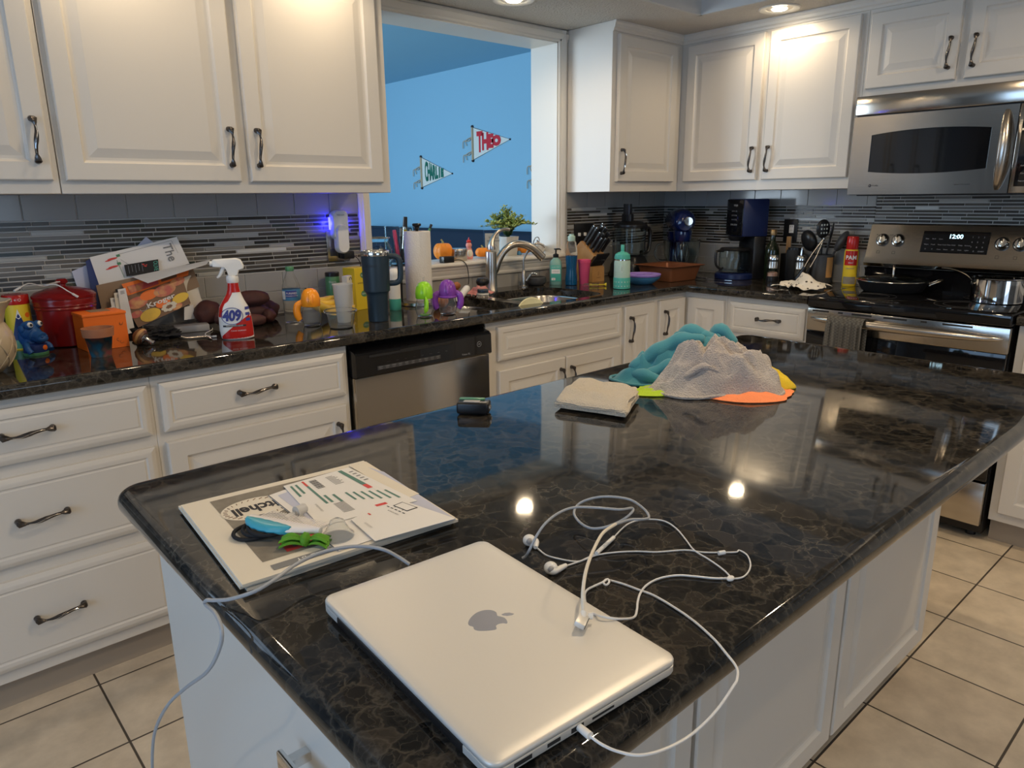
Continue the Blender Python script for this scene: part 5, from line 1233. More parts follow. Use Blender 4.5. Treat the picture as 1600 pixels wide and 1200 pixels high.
for sx_ in (-1, 1):
    L = bpy.data.lights.new('night_light_glow', 'POINT'); L.energy = .55 if sx_ < 0 else .35; L.color = (.02, .02, 1); L.shadow_soft_size = .008
    o = bpy.data.objects.new('night_light_glow', L); COL.objects.link(o); o.location = (-2.250+sx_*.045, -.022, 1.258)
t = thing('usb_charger', 'black plug-in charger below the white air freshener, its cord hanging right', 'charger', (-2.222, -.016, 1.128))
b = MB().m('black_plastic'); b.box(-.024, .026, -.040, 0.002, -.016, .016, .005); b.build('plug_body', t)
b = MB().m('black_plastic'); b.tube(smooth_path([(.026, -.03, -.004), (.045, -.032, -.020), (.056, -.03, -.05), (.06, -.028, -.12), (.06, -.03, -.205)]), .0018, 6); b.build('cord', t)
t = thing('outlet', 'black outlet plate on the mosaic between the coffee maker and the utensils', 'outlet', (-.006, -.835, 1.165), RW)
b = MB().m('black_plastic'); b.box(-.038, .038, -.006, 0, -.060, .060, .002); b.build('plate', t); b = MB().m('white_plastic')
b.box(-.006, .020, -.008, -.005, -.012, .030, .002); b.m('ink_black')
for z in (.018, -.002): b.box(.002, .0035, -.0085, -.006, z, z+.008); b.box(.011, .0125, -.0085, -.006, z, z+.008)
b.build('socket', t)
# teal flask
cx, cy = -.985, -.492; a = face_cam(cx, cy)
t = thing('water_flask', 'mint and teal steel flask with a flip straw, on the worktop right of the sink', 'water bottle', (cx, cy, CT), a+PI/2)
b = MB().m('mint_plastic'); b.lathe([(.0395, .055), (.0395, .128), (.037, .138)], 36); b.m('felt_white')
for s in (-1, 1): b.tube([cyl_map(.0398, .098, -PI/2)(s*.007*math.sin(q*PI), .016*(1-2*q)*1) for q in [i/10 for i in range(11)]], .0011, 5)
b.build('flask_body', t)
b = MB().m('teal_plastic'); b.lathe([(.037, 0), (.041, .003), (.0415, .052), (.0405, .056)], 36); b.m('mint_plastic')
for k in range(-3, 4):
    for z in (.016, .036): f_ = cyl_map(.0419, z, -PI/2+k*.36); b.f([b.v(f_(.0035*math.cos(q), .003*math.sin(q))) for q in [2*PI*i/8 for i in range(8)]])
b.build('boot', t)
b = MB().m('bright_metal'); b.lathe([(.036, .138), (.036, .144)], 36); b.build('neck_ring', t)
b = MB().m('teal_plastic'); b.lathe([(.038, .144), (.0385, .150), (.036, .166), (.022, .176), (.012, .178), (.001, .178)], 36, cap1=False); b.box(-.012, .012, -.014, .014, .174, .180, .002); b.box(-.0085, .0085, -.006, .006, .178, .212, .003); b.build('lid', t)
# divided plate on a blue bowl
t = thing('bowl', 'blue plastic bowl under a lilac lid-plate, right of the teal flask', 'bowl', (-.760, -.440, CT)); b = MB().m('blue_plastic'); b.lathe([(.045, 0), (.055, .003), (.088, .028), (.094, .040), (.091, .040), (.052, .006), (.001, .005)], 44, cap1=False); b.build('bowl_body', t)
t = thing('divided_plate', 'shallow lilac plastic plate resting on the blue bowl', 'plate', (-.760, -.440, CT+.0405)); b = MB().m('lilac_plastic'); b.lathe([(.080, 0), (.093, .002), (.096, .010), (.094, .012), (.088, .008), (.001, .006)], 44, cap1=False)
b.box(-.082, .082, -.002, .002, .006, .011, .001); b.box(-.002, .002, 0, .082, .006, .011, .001); b.build('plate_body', t)
# copper baking dish
t = thing('baking_pan', 'square copper-coloured baking pan with a flared rim before the mixer', 'baking pan', (-.497, -.415, CT), rad(-5))
b = MB().m('copper'); rg = lambda h, r, z: [(x, y, z) for x, y in rrect(-h, h, -h, h, r, 4)]
b.loft([rg(.100, .012, 0), rg(.103, .014, .002), rg(.120, .014, .072), rg(.136, .012, .078), rg(.138, .012, .081), rg(.134, .012, .082), rg(.118, .014, .076), rg(.100, .012, .006)], True, True, True); b.build('pan_body', t)
# stand mixer
a = face_cam(-.2, -.27)
t = thing('stand_mixer', 'glossy dark blue stand mixer with a glass bowl in the corner', 'stand mixer', (-.155, -.225, CT), a+PI/2+.18)   # local -y is its nose
b = MB().m('mixer_blue'); b.loft([[(x, y, z) for x, y in rrect(-.072*k, .072*k, -.19*k2, .10, .05*k, 6)] for k, k2, z in [(.95, .98, 0), (1, 1, .008), (1, 1, .022), (.9, .96, .032)]])
b.loft([[(x, y, z) for x, y in rrect(-hx, hx, y0, y1, .03, 6)] for hx, y0, y1, z in [(.055, .0, .10, .030), (.044, .02, .10, .10), (.046, .02, .105, .18), (.060, -.01, .11, .235)]]); b.build('base', t)
b = MB().m('mixer_blue')
b.loft([[(hx*math.cos(q), yy, zc+hz_*math.sin(q)) for q in [2*PI*k/28 for k in range(28)]] for yy, hx, hz_, zc in [(.150, .02, .02, .298), (.145, .046, .044, .298), (.11, .064, .060, .298), (.02, .070, .068, .300), (-.08, .070, .068, .300), (-.14, .066, .064, .298), (-.175, .056, .054, .294), (-.19, .040, .040, .290), (-.193, .01, .01, .290)]]); hd_ = b.build('motor_head', t)
b = MB().m('bright_metal'); b.at(Matrix.Translation((.018, -.190, .300)) @ Matrix.Rotation(PI/2, 4, 'X')); b.lathe([(.026, -.006), (.026, .004), (.022, .008), (.001, .009)], 28, cap1=False); b.build('hub_cap', t)
b = MB().m('bright_metal'); b.lathe([(.034, .196), (.036, .200), (.036, .212)], 32, (0, -.125, 0)); b.lathe([(.036, .224), (.038, .240)], 32, (0, -.125, 0)); b.build('planetary_ring', t)
b = MB().m('mixer_blue'); b.lathe([(.044, .190), (.048, .196), (.052, .230), (.05, .25)], 32, (0, -.125, 0)); b.build('planetary_hub', t)
b = MB().m('glass_jar'); b.lathe([(.050, .034), (.060, .040), (.085, .075), (.100, .125), (.104, .190), (.107, .193), (.103, .195), (.100, .190), (.096, .125), (.081, .077), (.056, .044), (.001, .040)], 44, (0, -.115, 0), cap1=False); b.build('glass_bowl', t)
b = MB().m('glass_jar'); b.tube(smooth_path([(-.100, -.115, .172), (-.135, -.12, .168), (-.150, -.12, .130), (-.132, -.12, .085), (-.088, -.115, .078)]), .007, 10); b.build('bowl_handle', t)
b = MB().m('nickel')
for k in range(5):
    q = PI*k/5; b.tube(smooth_path([(0, -.125, .19)]+[(.042*math.cos(q)*math.sin(w_), -.125+.042*math.sin(q)*math.sin(w_), .12-.05*math.cos(w_-PI)*-1) for w_ in [.5, 1.2, 2.0, 2.8]]+[(0, -.125, .068)]), .0012, 5)
b.build('whisk', t)
# food processor
t = thing('food_processor', 'black food processor with a tall feed tube behind the teal flask', 'food processor', (-.505, -.150, CT), rad(10))
b = MB().m('black_plastic'); b.loft([[(x, y, z) for x, y in rrect(-h, h, -h, h, .03, 6)] for h, z in [(.086, 0), (.090, .006), (.086, .07), (.070, .110), (.060, .118)]]); b.m('dark_grey'); b.box(-.03, .03, -.1, -.092, .03, .06, .004); b.build('motor_base', t)
b = MB().m('glass_jar'); b.lathe([(.070, .118), (.082, .122), (.088, .268), (.086, .268), (.079, .124), (.001, .122)], 40, cap1=False); b.build('work_bowl', t)
b = MB().m('black_plastic'); b.lathe([(.092, .268), (.094, .272), (.092, .286), (.060, .304), (.001, .308)], 40, cap1=False); b.box(-.052, -.018, -.03, .03, .29, .345, .005); b.build('lid', t)
b = MB().m('black_plastic'); b.loft([[(x, y, z) for x, y in rrect(-.052, -.022, -.022, .022, .008, 4)] for z in (.30, .398)]); b.build('feed_tube', t)
b = MB().m('black_plastic'); b.tube(smooth_path([(.080, -.030, .255), (.125, -.045, .262), (.140, -.050, .225), (.134, -.05, .165), (.118, -.045, .130), (.078, -.03, .130)]), .0125, 12, flat=.8); b.build('handle', t)
# coffee maker (front faces the sink side)
t = thing('coffee_maker', 'tall dark blue coffee maker with a black front and glass carafe', 'coffee maker', (-.165, -.665, CT), rad(150)+PI/2)
b = MB().m('coffee_blue'); b.box(-.088, .088, -.070, .075, .225, .418, .006); b.build('brew_housing', t)
b = MB().m('black_gloss'); b.box(-.084, .084, -.0745, -.068, .228, .415, .003); b.m('grey_print'); b.text('NINJA', .016, lambda x, y: (x+.01, -.0749, .385+y))
for r in range(3): b.text('8  10  12  XL', .010, lambda x, y: (x, -.0749, .355-r*.022+y))
b.text('DUAL BREW', .012, lambda x, y: (x, -.0749, .285+y)); b.build('front_panel', t)
b = MB().m('black_plastic'); b.box(-.080, .080, .005, .075, .0, .226, .006); b.lathe([(.030, .200), (.040, .210), (.045, .226)], 24, (-.01, -.05, 0)); b.build('column', t)
b = MB().m('coffee_blue'); b.lathe([(.098, 0), (.102, .004), (.102, .026), (.094, .032), (.001, .032)], 44, (0, -.055, 0), cap1=False); b.build('hot_plate', t)
b = MB().m('glass_jar'); b.lathe([(.066, .034), (.076, .038), (.080, .060), (.080, .130), (.076, .150), (.073, .150), (.077, .130), (.077, .060), (.072, .041), (.001, .039)], 40, (0, -.060, 0), cap1=False); cf = b.build('carafe', t)
b = MB().m('black_plastic'); b.lathe([(.077, .150), (.079, .156), (.070, .164), (.001, .166)], 36, (0, -.060, 0), cap1=False); b.build('carafe_lid', cf)
b = MB().m('black_plastic'); b.tube(smooth_path([(.02, -.136, .150), (.03, -.176, .150), (.032, -.186, .135), (.032, -.182, .080), (.025, -.150, .055), (.02, -.136, .060)]), .0065, 10); b.build('carafe_handle', cf)
# paring knife
t = thing('kitchen_knife', 'small kitchen knife with a grey handle lying before the coffee maker', 'knife', (-.382, -.590, CT), rad(-90))
b = MB().m('dark_grey'); b.tube(smooth_path([(-.128, 0, .009), (-.09, .003, .011), (-.04, .0, .010), (-.01, 0, .009)]), [.006, .008, .009, .010, .010, .010]*3+[.008], 10, flat=.6); b.build('handle', t)
b = MB().m('bright_metal'); b.prism([(-.012, -.010), (.10, -.006), (.135, .006), (.10, .009), (-.012, .009)], .006, .0075); b.build('blade', t)
# olive oil, grinders, black canisters, utensils
t = thing('oil_bottle', 'dark green olive oil bottle with a bronze cap beside the coffee maker', 'oil bottle', (-.135, -.808, CT)); b = MB().m('oil_glass'); b.lathe([(.034, 0), (.036, .003), (.036, .150), (.034, .165), (.018, .195), (.0135, .205), (.0135, .238)], 30); b.build('bottle_body', t); b = MB().m('brass_cap'); b.lathe([(.0165, .232), (.017, .234), (.017, .258), (.015, .261), (.001, .261)], 24, cap1=False); b.build('cap', t)
def grinder(x, y, fill, lab, hh):
    t = thing('spice_grinder', lab, 'grinder', (x, y, CT), 0, 'spice grinders')
    b = MB().m('black_plastic'); b.lathe([(.030, 0), (.031, .004), (.030, .024), (.028, .026)], 30); b.build('base', t)
    b = MB().m('glass_jar'); b.lathe([(.0285, .026), (.0285, .070), (.0265, .070), (.0265, .028)], 30, cap0=False, cap1=False); b.build('jar', t)
    b = MB().m(fill); b.lathe([(.0262, .028), (.0262, hh), (.015, hh+.006), (.001, hh+.004)], 24, cap1=False, fn=lambda a_, z: 1+.03*math.sin(a_*5)); b.build('contents', t)
    b = MB().m('nickel'); b.lathe([(.029, .070), (.0285, .072), (.0275, .104)], 30); b.m('black_plastic'); b.lathe([(.028, .104), (.028, .112)], 30); b.m('bright_metal'); b.lathe([(.0265, .112), (.0265, .128), (.022, .136), (.001, .138)], 30, cap1=False); b.build('grinder_top', t); return t
grinder(-.215, -.862, 'pink_salt', 'steel-topped grinder holding pink salt, nearest the oil bottle', .045)
t = grinder(-.165, -.985, 'pepper', 'steel-topped grinder full of pepper, next to the utensils', .066)
b = MB().m('chrome'); b.tube([(0, 0, .136), (.002, 0, .160), (.004, -.002, .176)], [.006, .005, .007], 10); b.build('crank', t)
t = thing('black_canister', 'tall matt black canister standing between the two grinders', 'canister', (-.090, -.912, CT)); b = MB().m('black_matte'); b.lathe([(.038, 0), (.040, .004), (.043, .150), (.041, .158), (.001, .158)], 32, cap1=False); b.build('canister_body', t); b = MB().m('black_plastic'); b.lathe([(.036, .158), (.036, .170), (.001, .172)], 28, cap1=False); b.build('lid', t)
t = thing('phone_holder', 'black box with a pale upright card in it below the black outlet', 'holder', (-.042, -.842, CT)); b = MB().m('black_plastic'); b.box(-.03, .03, -.020, .020, 0, .135, .004); b.build('box_body', t); b = MB().m('bamboo'); b.box(-.004, .004, -.018, .006, .1355, .222, .0015); b.m('white_plastic'); b.box(.004, .006, -.018, .006, .1355, .222); b.build('card', t)
t = thing('utensil_crock', 'dark grey utensil crock with a wooden band at the back, left of the cooking spray', 'crock', (-.100, -1.065, CT)); b = MB().m('dark_grey'); b.lathe([(.050, 0), (.054, .004), (.056, .140), (.053, .142), (.050, .140), (.050, .01), (.001, .008)], 36, cap1=False); b.m('bamboo'); box_label(b, 'bamboo', .0568, .03, .13, -2.3, -1.6); b.build('crock_body', t)
uc = Vector((-.100, -1.065, CT))
def utensil(nm, lab, P, head, mt='black_plastic', r=.0055, cat='utensil', asp=(1, .35, 1.3), holes=False, rzh=0):
    t = thing(nm, lab, cat, uc); b = MB().m(mt); pts = [Vector(p) for p in P]; b.tube(smooth_path(pts, 5), r, 8, flat=.7); b.build('handle', t)
    b = MB().m(mt); dr_ = (pts[-1]-pts[-2]).normalized(); M = Matrix.Translation(pts[-1]+dr_*head*asp[2]*.85) @ dr_.to_track_quat('Z', 'Y').to_matrix().to_4x4() @ Matrix.Rotation(rzh, 4, 'Z'); b.at(M)
    b.ball((0, 0, 0), (head*asp[0], head*asp[1], head*asp[2]), 24, 14)
    if holes:
        b.m('felt_white')
        for i in range(3):
            for j in (-1, 0, 1): 
                for s_ in (-1, 1): b.ball((j*head*.38, s_*head*asp[1]*.93, (i-1)*head*.55), (head*.11, head*.05, head*.14), 8, 6)
    b.build('head', t); return t
FC = face_cam(-.1, -1.06)
utensil('slotted_spoon', 'black slotted spoon, the tallest utensil in the crock', [(0, 0, .02), (-.006, .006, .14), (-.012, .004, .230)], .036, holes=True, rzh=.6)
utensil('ladle', 'big black ladle leaning left out of the crock', [(0, .01, .02), (-.004, .034, .12), (-.01, .052, .165)], .056, asp=(1, .55, 1.0), rzh=.6)
utensil('spatula', 'narrow black spatula leaning right behind the spoon', [(.01, -.01, .02), (.005, -.016, .14), (0, -.030, .220)], .022, asp=(.8, .3, 2.0), rzh=.6)
utensil('serving_spoon', 'wide dark grey spoon leaning right out of the crock', [(.01, -.02, .02), (.006, -.05, .14), (.0, -.068, .170)], .054, 'dark_grey', asp=(1, .4, 1.05), rzh=.6)
t = thing('tongs', 'steel tongs with black grips leaning in front of the crock', 'tongs', (-.185, -1.045, CT)); b = MB().m('bright_metal')
top = Vector((.04, -.040, .222)); 
for o_ in (-1, 1):
    lo_ = Vector((-.010, .058+o_*.020-.02, .02)); b.tube(smooth_path([lo_.lerp(top, .28), lo_.lerp(top, .6)+Vector((0, o_*.006, 0)), top]), [.003]*13, 6, flat=2.2)
b.ball(top, .008, 10, 8); b.build('arms', t)
for o_ in (-1, 1): b = MB().m('black_plastic'); lo_ = Vector((-.010, .058+o_*.020-.02, .02)); b.tube([lo_, lo_.lerp(top, .30)], [.0075, .0065], 8, flat=1.5); b.build('grip', t)
# spotted cloth left of the cooktop
b = MB().m('spotted_cloth')
def sc_(u, v):
    x = (u-.5)*.24; y = (v-.5)*.19; r2_ = ((u-.62)/.30)**2+((v-.55)/.36)**2
    z = .006+.060*math.exp(-r2_)*(1+.4*noise.noise(Vector((u*5, v*5, 1))))+.016*abs(noise.noise(Vector((u*5+3, v*7, 4))))+.005*math.sin(u*13+v*9)
    return (x+.02*math.sin(v*6), y+.03*math.sin(u*7)-.05*(u-.5), max(z, .003))
b.grid(sc_, 46, 36, .002); o = b.build('dish_towel', angle=80); o.location = (-.375, -1.100, CT); o.rotation_euler = (0, 0, rad(-88)); tag(o, 'crumpled white cloth with black spots beside the cooktop', 'towel')
# cooking spray
cx, cy = -.130, -1.222; a = face_cam(cx, cy)
t = thing('cooking_spray', 'yellow cooking spray can with a red cap and red label, left of the range', 'spray can', (cx, cy, CT))
b = MB().m('yellow'); b.lathe([(.030, 0), (.032, .003), (.032, .165), (.028, .176)], 32); box_label(b, 'red_gloss', .0325, .100, .170, a-1.0, a+1.0); box_label(b, 'news_grey', .0325, .010, .045, a-1.0, a+1.0)
b.m('paper'); b.text('PAM', .027, cyl_map(.0332, .137, a), bold=.0008); b.m('ink_blue'); b.text('ORIGINAL', .009, cyl_map(.0332, .085, a)); b.m('paper'); b.text('SPRAY', .008, cyl_map(.0332, .112, a)); b.build('can_body', t)
b = MB().m('red_gloss'); b.lathe([(.0265, .176), (.0275, .178), (.0265, .232), (.024, .238), (.001, .239)], 32, cap1=False); b.build('cap', t)
# ------------------------------------------------------------------ on the window sill
SZ = 1.058
def sill(px, py, y): p = at(px, py, y=y); return p.x
t = thing('glass_jar', 'squat glass jar of seashells on the sill behind the navy tumbler', 'jar', (-2.015, .050, SZ))
b = MB().m('glass_jar'); b.lathe([(.040, 0), (.052, .006), (.062, .035), (.062, .075), (.050, .105), (.046, .112), (.050, .128), (.048, .130), (.043, .112), (.058, .075), (.058, .035), (.048, .010), (.001, .008)], 36, cap1=False); b.build('jar_body', t)
b = MB().m('nickel'); b.tube([(.051*math.cos(q), .051*math.sin(q), .128) for q in [2*PI*k/40 for k in range(41)]], .003, 6); b.build('rim', t)
rnd = random.Random(2); PTS = [(rnd.uniform(-1, 1), rnd.uniform(-1, 1), k) for k in range(22)]
for i in range(16):
    q = i*2.4; r_ = .040*math.sqrt((i % 6+.5)/6); z = .022+.018*(i//5)
    b = MB().m('seashell'); b.ball((0, 0, 0), (.014, .011, .010), 12, 8, lambda d, i=i: 1+.25*noise.noise(d*3+Vector((i, 0, 0)))); o = b.build('seashell'); o.location = (-2.015+r_*math.cos(q), .050+r_*math.sin(q), SZ+z); tag(o, 'small brown seashell inside the squat glass jar', 'seashell', 'seashells in the glass jar')
t = thing('pen_jar', 'square glass jar of pens and markers on the sill, left of the paper towels', 'jar', (-1.903, .050, SZ), rad(20))
b = MB().m('glass_jar'); b.loft([[(x, y, z) for x, y in rrect(-h, h, -h, h, .012, 4)] for h, z in [(.046, 0), (.050, .004), (.050, .175), (.047, .175), (.047, .008)]], True, True, True); b.build('jar_body', t)
for i, (dx_, dy_, L_, m1, m2, nm, lab, r_, tl) in enumerate([(-.025, -.03, .150, 'pink_plastic', 'pink_plastic', 'marker', 'red glittery marker in the glass pen jar', .009, -.02), (.012, -.032, .150, 'yellow', 'yellow', 'highlighter', 'yellow highlighter in the glass pen jar', .0085, .0), (-.005, -.01, .155, 'dark_grey', 'grey_print', 'pen', 'grey pen between the marker and the highlighter', .005, .01), (.030, -.025, .150, 'ink_blue', 'white_plastic', 'pen', 'dark blue pen at the right of the pen jar', .005, .015), (.018, .0, .205, 'nickel', 'black_plastic', 'brush', 'black-ended brush standing tallest in the pen jar', .010, .02), (-.01, .015, .145, 'seashell', 'white_plastic', 'pencil', 'pale pencil at the back of the pen jar', .004, -.01)]):
    t = thing(nm, lab, 'pen', (-1.903+dx_, .050+dy_, SZ+.010), 0, 'pens in the glass jar'); b = MB().m(m1); b.tube([(0, 0, 0), (tl*.75, 0, L_*.78)], r_, 12); b.build('barrel', t); b = MB().m(m2); b.tube([(tl*.75, 0, L_*.78), (tl, 0, L_)], [r_*1.12, r_*.9], 12)
    if nm == 'highlighter': b.m('ink_black'); b.tube([(tl*.3, 0, L_*.16), (tl*.32, 0, L_*.19)], r_*1.05, 12); b.text('HI-LITER', .010, lambda x, y: (y, -r_*1.02, .07+x))
    b.build('cap', t)
t = thing('pen', 'dark green pen leaning behind the paper towel roll on the sill', 'pen', (-1.755, .060, SZ)); b = MB().m('green_tin'); b.tube([(0, 0, 0), (.012, 0, .12), (.038, 0, .172)], .006, 10); b.build('barrel', t); b = MB().m('ink_black'); b.tube([(.03, 0, .158), (.040, 0, .176)], .0065, 10); b.build('cap', t)
def pumpkin(x, y, z, r_, lab, tall=.72, grp='mini pumpkins on the sill'):
    t = thing('mini_pumpkin', lab, 'pumpkin', (x, y, z), r_*50, grp)
    b = MB().m('pumpkin'); b.ball((0, 0, r_*tall), (r_, r_, r_*tall), 48, 18, lambda d: (1-.09*abs(math.sin(4.5*math.atan2(d.y, d.x)))*(1-abs(d.z)**3))*(1-.22*max(0, abs(d.z)-.75)/.25)); b.build('pumpkin_body', t)
    b = MB().m('pumpkin_stem'); b.tube(smooth_path([(0, 0, r_*tall*1.6), (.002, .001, r_*tall*1.95), (r_*.2, 0, r_*tall*2.15)]), [.006]*6+[.004]*6+[.005], 8); b.build('stem', t)
pumpkin(-1.640, .075, SZ, .048, 'tall orange gourd half hidden behind the paper towel roll', 1.0)
pumpkin(-1.392, .075, SZ, .040, 'little orange pumpkin on the sill between the white figure and the picture frame')
pumpkin(-1.085, .100, SZ, .041, 'little orange pumpkin on the sill right of the plant, behind the faucet spout')
t = thing('round_tin', 'plain round steel tin on the sill, left of the small white figure', 'tin', (-1.565, .055, SZ)); b = MB().m('nickel'); b.lathe([(.042, 0), (.0435, .002), (.0435, .040)], 36); b.build('tin_body', t); b = MB().m('nickel'); b.lathe([(.045, .040), (.0455, .042), (.0455, .056), (.044, .058), (.001, .058)], 36, cap1=False); b.build('lid', t)
t = thing('salt_shaker', 'little pink and cream rooster figure with a red comb on the sill', 'figurine', (-1.478, .080, SZ)); b = MB().m('salmon'); b.lathe([(.016, 0), (.020, .004), (.021, .028), (.014, .050), (.013, .056)], 24); b.m('paper_cream'); b.ball((-.004, -.012, .028), (.016, .012, .020)); b.build('body', t); b = MB().m('salmon'); b.ball((0, 0, .068), (.015, .015, .016)); b.m('red_gloss'); b.ball((0, 0, .086), (.012, .012, .010)); b.tube([(0, 0, .09), (.001, 0, .106)], [.004, .002], 6); b.build('head', t)
t = thing('cable_box', 'small black box with a cable on the sill beside the paper towels', 'device', (-1.680, -.005, SZ)); b = MB().m('black_plastic'); b.box(-.03, .03, -.02, .02, 0, .030, .003); b.m('brass_cap'); b.tube([(.03, 0, .018), (.055, 0, .016)], [.005, .003], 8); b.build('box_body', t); b = MB().m('black_plastic'); b.tube(smooth_path([(.03, -.01, .010), (.06, -.03, .010), (.082, -.045, -.015), (.090, -.048, -.07), (.086, -.05, -.105)]), .0022, 6); b.build('cable', t)
t = thing('sign_holder', 'clear upright holder with a pale pink printed card, left of the potted plant', 'sign', (-1.300, .110, SZ), rad(-38)); b = MB().m('glass_clear'); b.box(-.042, .042, -.014, .014, 0, .135, .002); b.build('holder', t); b = MB().m('paper_cream'); b.box(-.036, .036, -.003, .003, .008, .118); b.m('ink_black'); b.text('Thankful\nand blessed', .014, lambda x, y: (x+.006, -.0034, .088+y)); b.m('ink_grey'); b.tube([(.018*math.cos(q)+.008, -.0034, .045+.018*math.sin(q)) for q in [2*PI*k/20 for k in range(21)]], .0006, 4); b.build('card', t)
t = thing('potted_plant', 'leafy artificial plant in a tapered white pot on the sill', 'plant', (-1.190, .110, SZ)); b = MB().m('pot_white'); b.loft([[(x, y, z) for x, y in rrect(-h, h, -h, h, .012, 4)] for h, z in [(.034, 0), (.036, .003), (.043, .098), (.039, .098), (.036, .02)]], True, True, True); b.build('pot', t)
rnd = random.Random(21); b = MB().m('foliage_dark'); bl = MB().m('foliage_pale'); bd = MB().m('foliage_dark')
for k in range(80):
    q = rnd.uniform(0, 2*PI); tl = rnd.uniform(0, 1)**.7; L_ = rnd.uniform(.125, .185)*(1-.1*tl); R3 = .155*tl*.95
    P_ = smooth_path([(0, 0, .085), (R3*.35*math.cos(q), R3*.35*math.sin(q), .085+L_*.45), (R3*math.cos(q), R3*math.sin(q), .085+L_*(1-.55*tl))], 5); b.tube(P_, .001, 4)
    for j, p in enumerate(P_[2:]):
        for s_ in range(4):
            w_ = rnd.uniform(0, 2*PI); e = rnd.uniform(-.1, .9); d_ = Vector((math.cos(w_)*math.cos(e), math.sin(w_)*math.cos(e), math.sin(e))); sd = d_.cross(Vector((0, 0, 1))).normalized()*.0062; ln = .021
            m_ = bl if p.z > .13 or rnd.random() < .35 else bd
            m_.f([m_.v(p), m_.v(p+d_*ln*.5+sd), m_.v(p+d_*ln), m_.v(p+d_*ln*.5-sd)])
b.build('stems', t); bl.build('pale_leaves', t); bd.build('dark_leaves', t)
t = thing('glass_ornament', 'small pale blue glass piece on the sill beside the plant pot', 'ornament', (-1.135, .085, SZ)); b = MB().m('blue_plastic'); b.lathe([(.012, 0), (.015, .004), (.010, .014), (.004, .020), (.001, .022)], 16, cap1=False); b.build('ornament_body', t)
t = thing('seashell', 'large pale spiky seashell on the sill right of the last pumpkin', 'seashell', (-1.000, .075, SZ), rad(20)); b = MB().m('pot_white'); b.ball((0, 0, .022), (.052, .024, .024), 28, 16, lambda d: 1+.12*math.sin(9*d.x*2+3*d.z)+.15*max(0, noise.noise(d*4))*2); b.tube([(.04, 0, .03), (.07, .0, .012)], [.012, .002], 8); b.build('shell_body', t)
t = thing('wire_ornament', 'curled silver wire ornament above the seashell on the sill', 'ornament', (-1.045, .045, SZ)); b = MB().m('bright_metal'); b.tube(smooth_path([(-.03, 0, 0), (-.028, 0, .05), (-.01, 0, .085), (.012, 0, .088), (.02, 0, .07), (.008, 0, .062), (.004, 0, .074), (.03, 0, .05), (.05, 0, .03)]), .0028, 7); b.build('wire', t)
# ------------------------------------------------------------------ far room
t = thing('sofa', 'dark navy upholstered sofa back below the pennants in the far blue room', 'sofa', (0, 2.55, 0)); b = MB().m('navy_fabric'); b.box(-.10, .36, -1.45, 1.45, .16, .62, .03, 3); b.build('seat', t); b = MB().m('navy_fabric'); b.box(.10, .37, -1.45, 1.45, .60, 1.085, .03, 3); b.build('backrest', t)
b = MB().m('navy_fabric')
for y in (-1.35, 1.35): b.box(-.05, .30, y-.04, y+.04, 0, .16)
b.build('leg', t)
def pennant(yc, zt, zb, ytip, ztip, word, mt, lab):
    t = thing('pennant', lab, 'pennant', (.400, 0, 0), 0, 'felt pennants on the blue wall')
    b = MB().m('felt_white'); b.prism([(yc, zt-.01), (ytip, ztip), (yc, zb+.01)], -.006, -.002, 'yz'); b.m('ink_black'); b.tube([(-.004, yc, zt-.01), (-.004, ytip, ztip), (-.004, yc, zb+.01)], .0025, 4); b.ball((-.006, ytip, ztip), .008, 8, 6)
    fl = b.build('felt_flag', t)
    b = MB().m(mt); w_ = abs(yc-ytip); h_ = zt-zb; n_ = max(1, len(word)); cx_ = .12
    for i, ch in enumerate(word):
        f0 = .10+.62*(i+.5)/n_; hh_ = h_*(1-f0)*.92
        b.text(ch, hh_*1.05, lambda x, y: (-.0075, yc-w_*f0-x*(.62*w_/n_)/(hh_*.62), (zt+zb)/2*(1-f0)+ztip*f0+y), bold=.010)
    if word: b.build('felt_letters', fl)
    b = MB().m('dowel'); b.tube([(-.008, yc+.012, zt), (-.008, yc+.012, zb)], .011, 10); b.m('ink_black'); b.ball((-.008, yc+.012, zt), .013, 8, 6); b.ball((-.008, yc+.012, zb), .013, 8, 6); b.build('dowel', t)
    b = MB().m('dowel')
    for zz in (.30, .72):
        z0_ = zt+(zb-zt)*zz
        for s_ in (0, 1): b.tube(smooth_path([(-.008, yc+.02, z0_), (-.012, yc+.06, z0_-.01-.02*s_), (-.014, yc+.10+.03*s_, z0_-.03), (-.012, yc+.09+.05*s_, z0_-.07-.02*s_)]), .0035, 5)
    b.build('ties', t)
pennant(2.320, 1.948, 1.668, 1.850, 1.815, 'THEO', 'felt_red', 'white felt pennant lettered in red, the upper one')
pennant(3.100, 1.737, 1.452, 2.635, 1.570, 'CHARLIE', 'felt_green', 'white felt pennant lettered in green, the lower left one')
pennant(1.500, 1.700, 1.440, 1.070, 1.565, '', 'felt_green', 'pennant almost hidden behind the right jamb of the opening')
# ------------------------------------------------------------------ things on the island
IT = CT
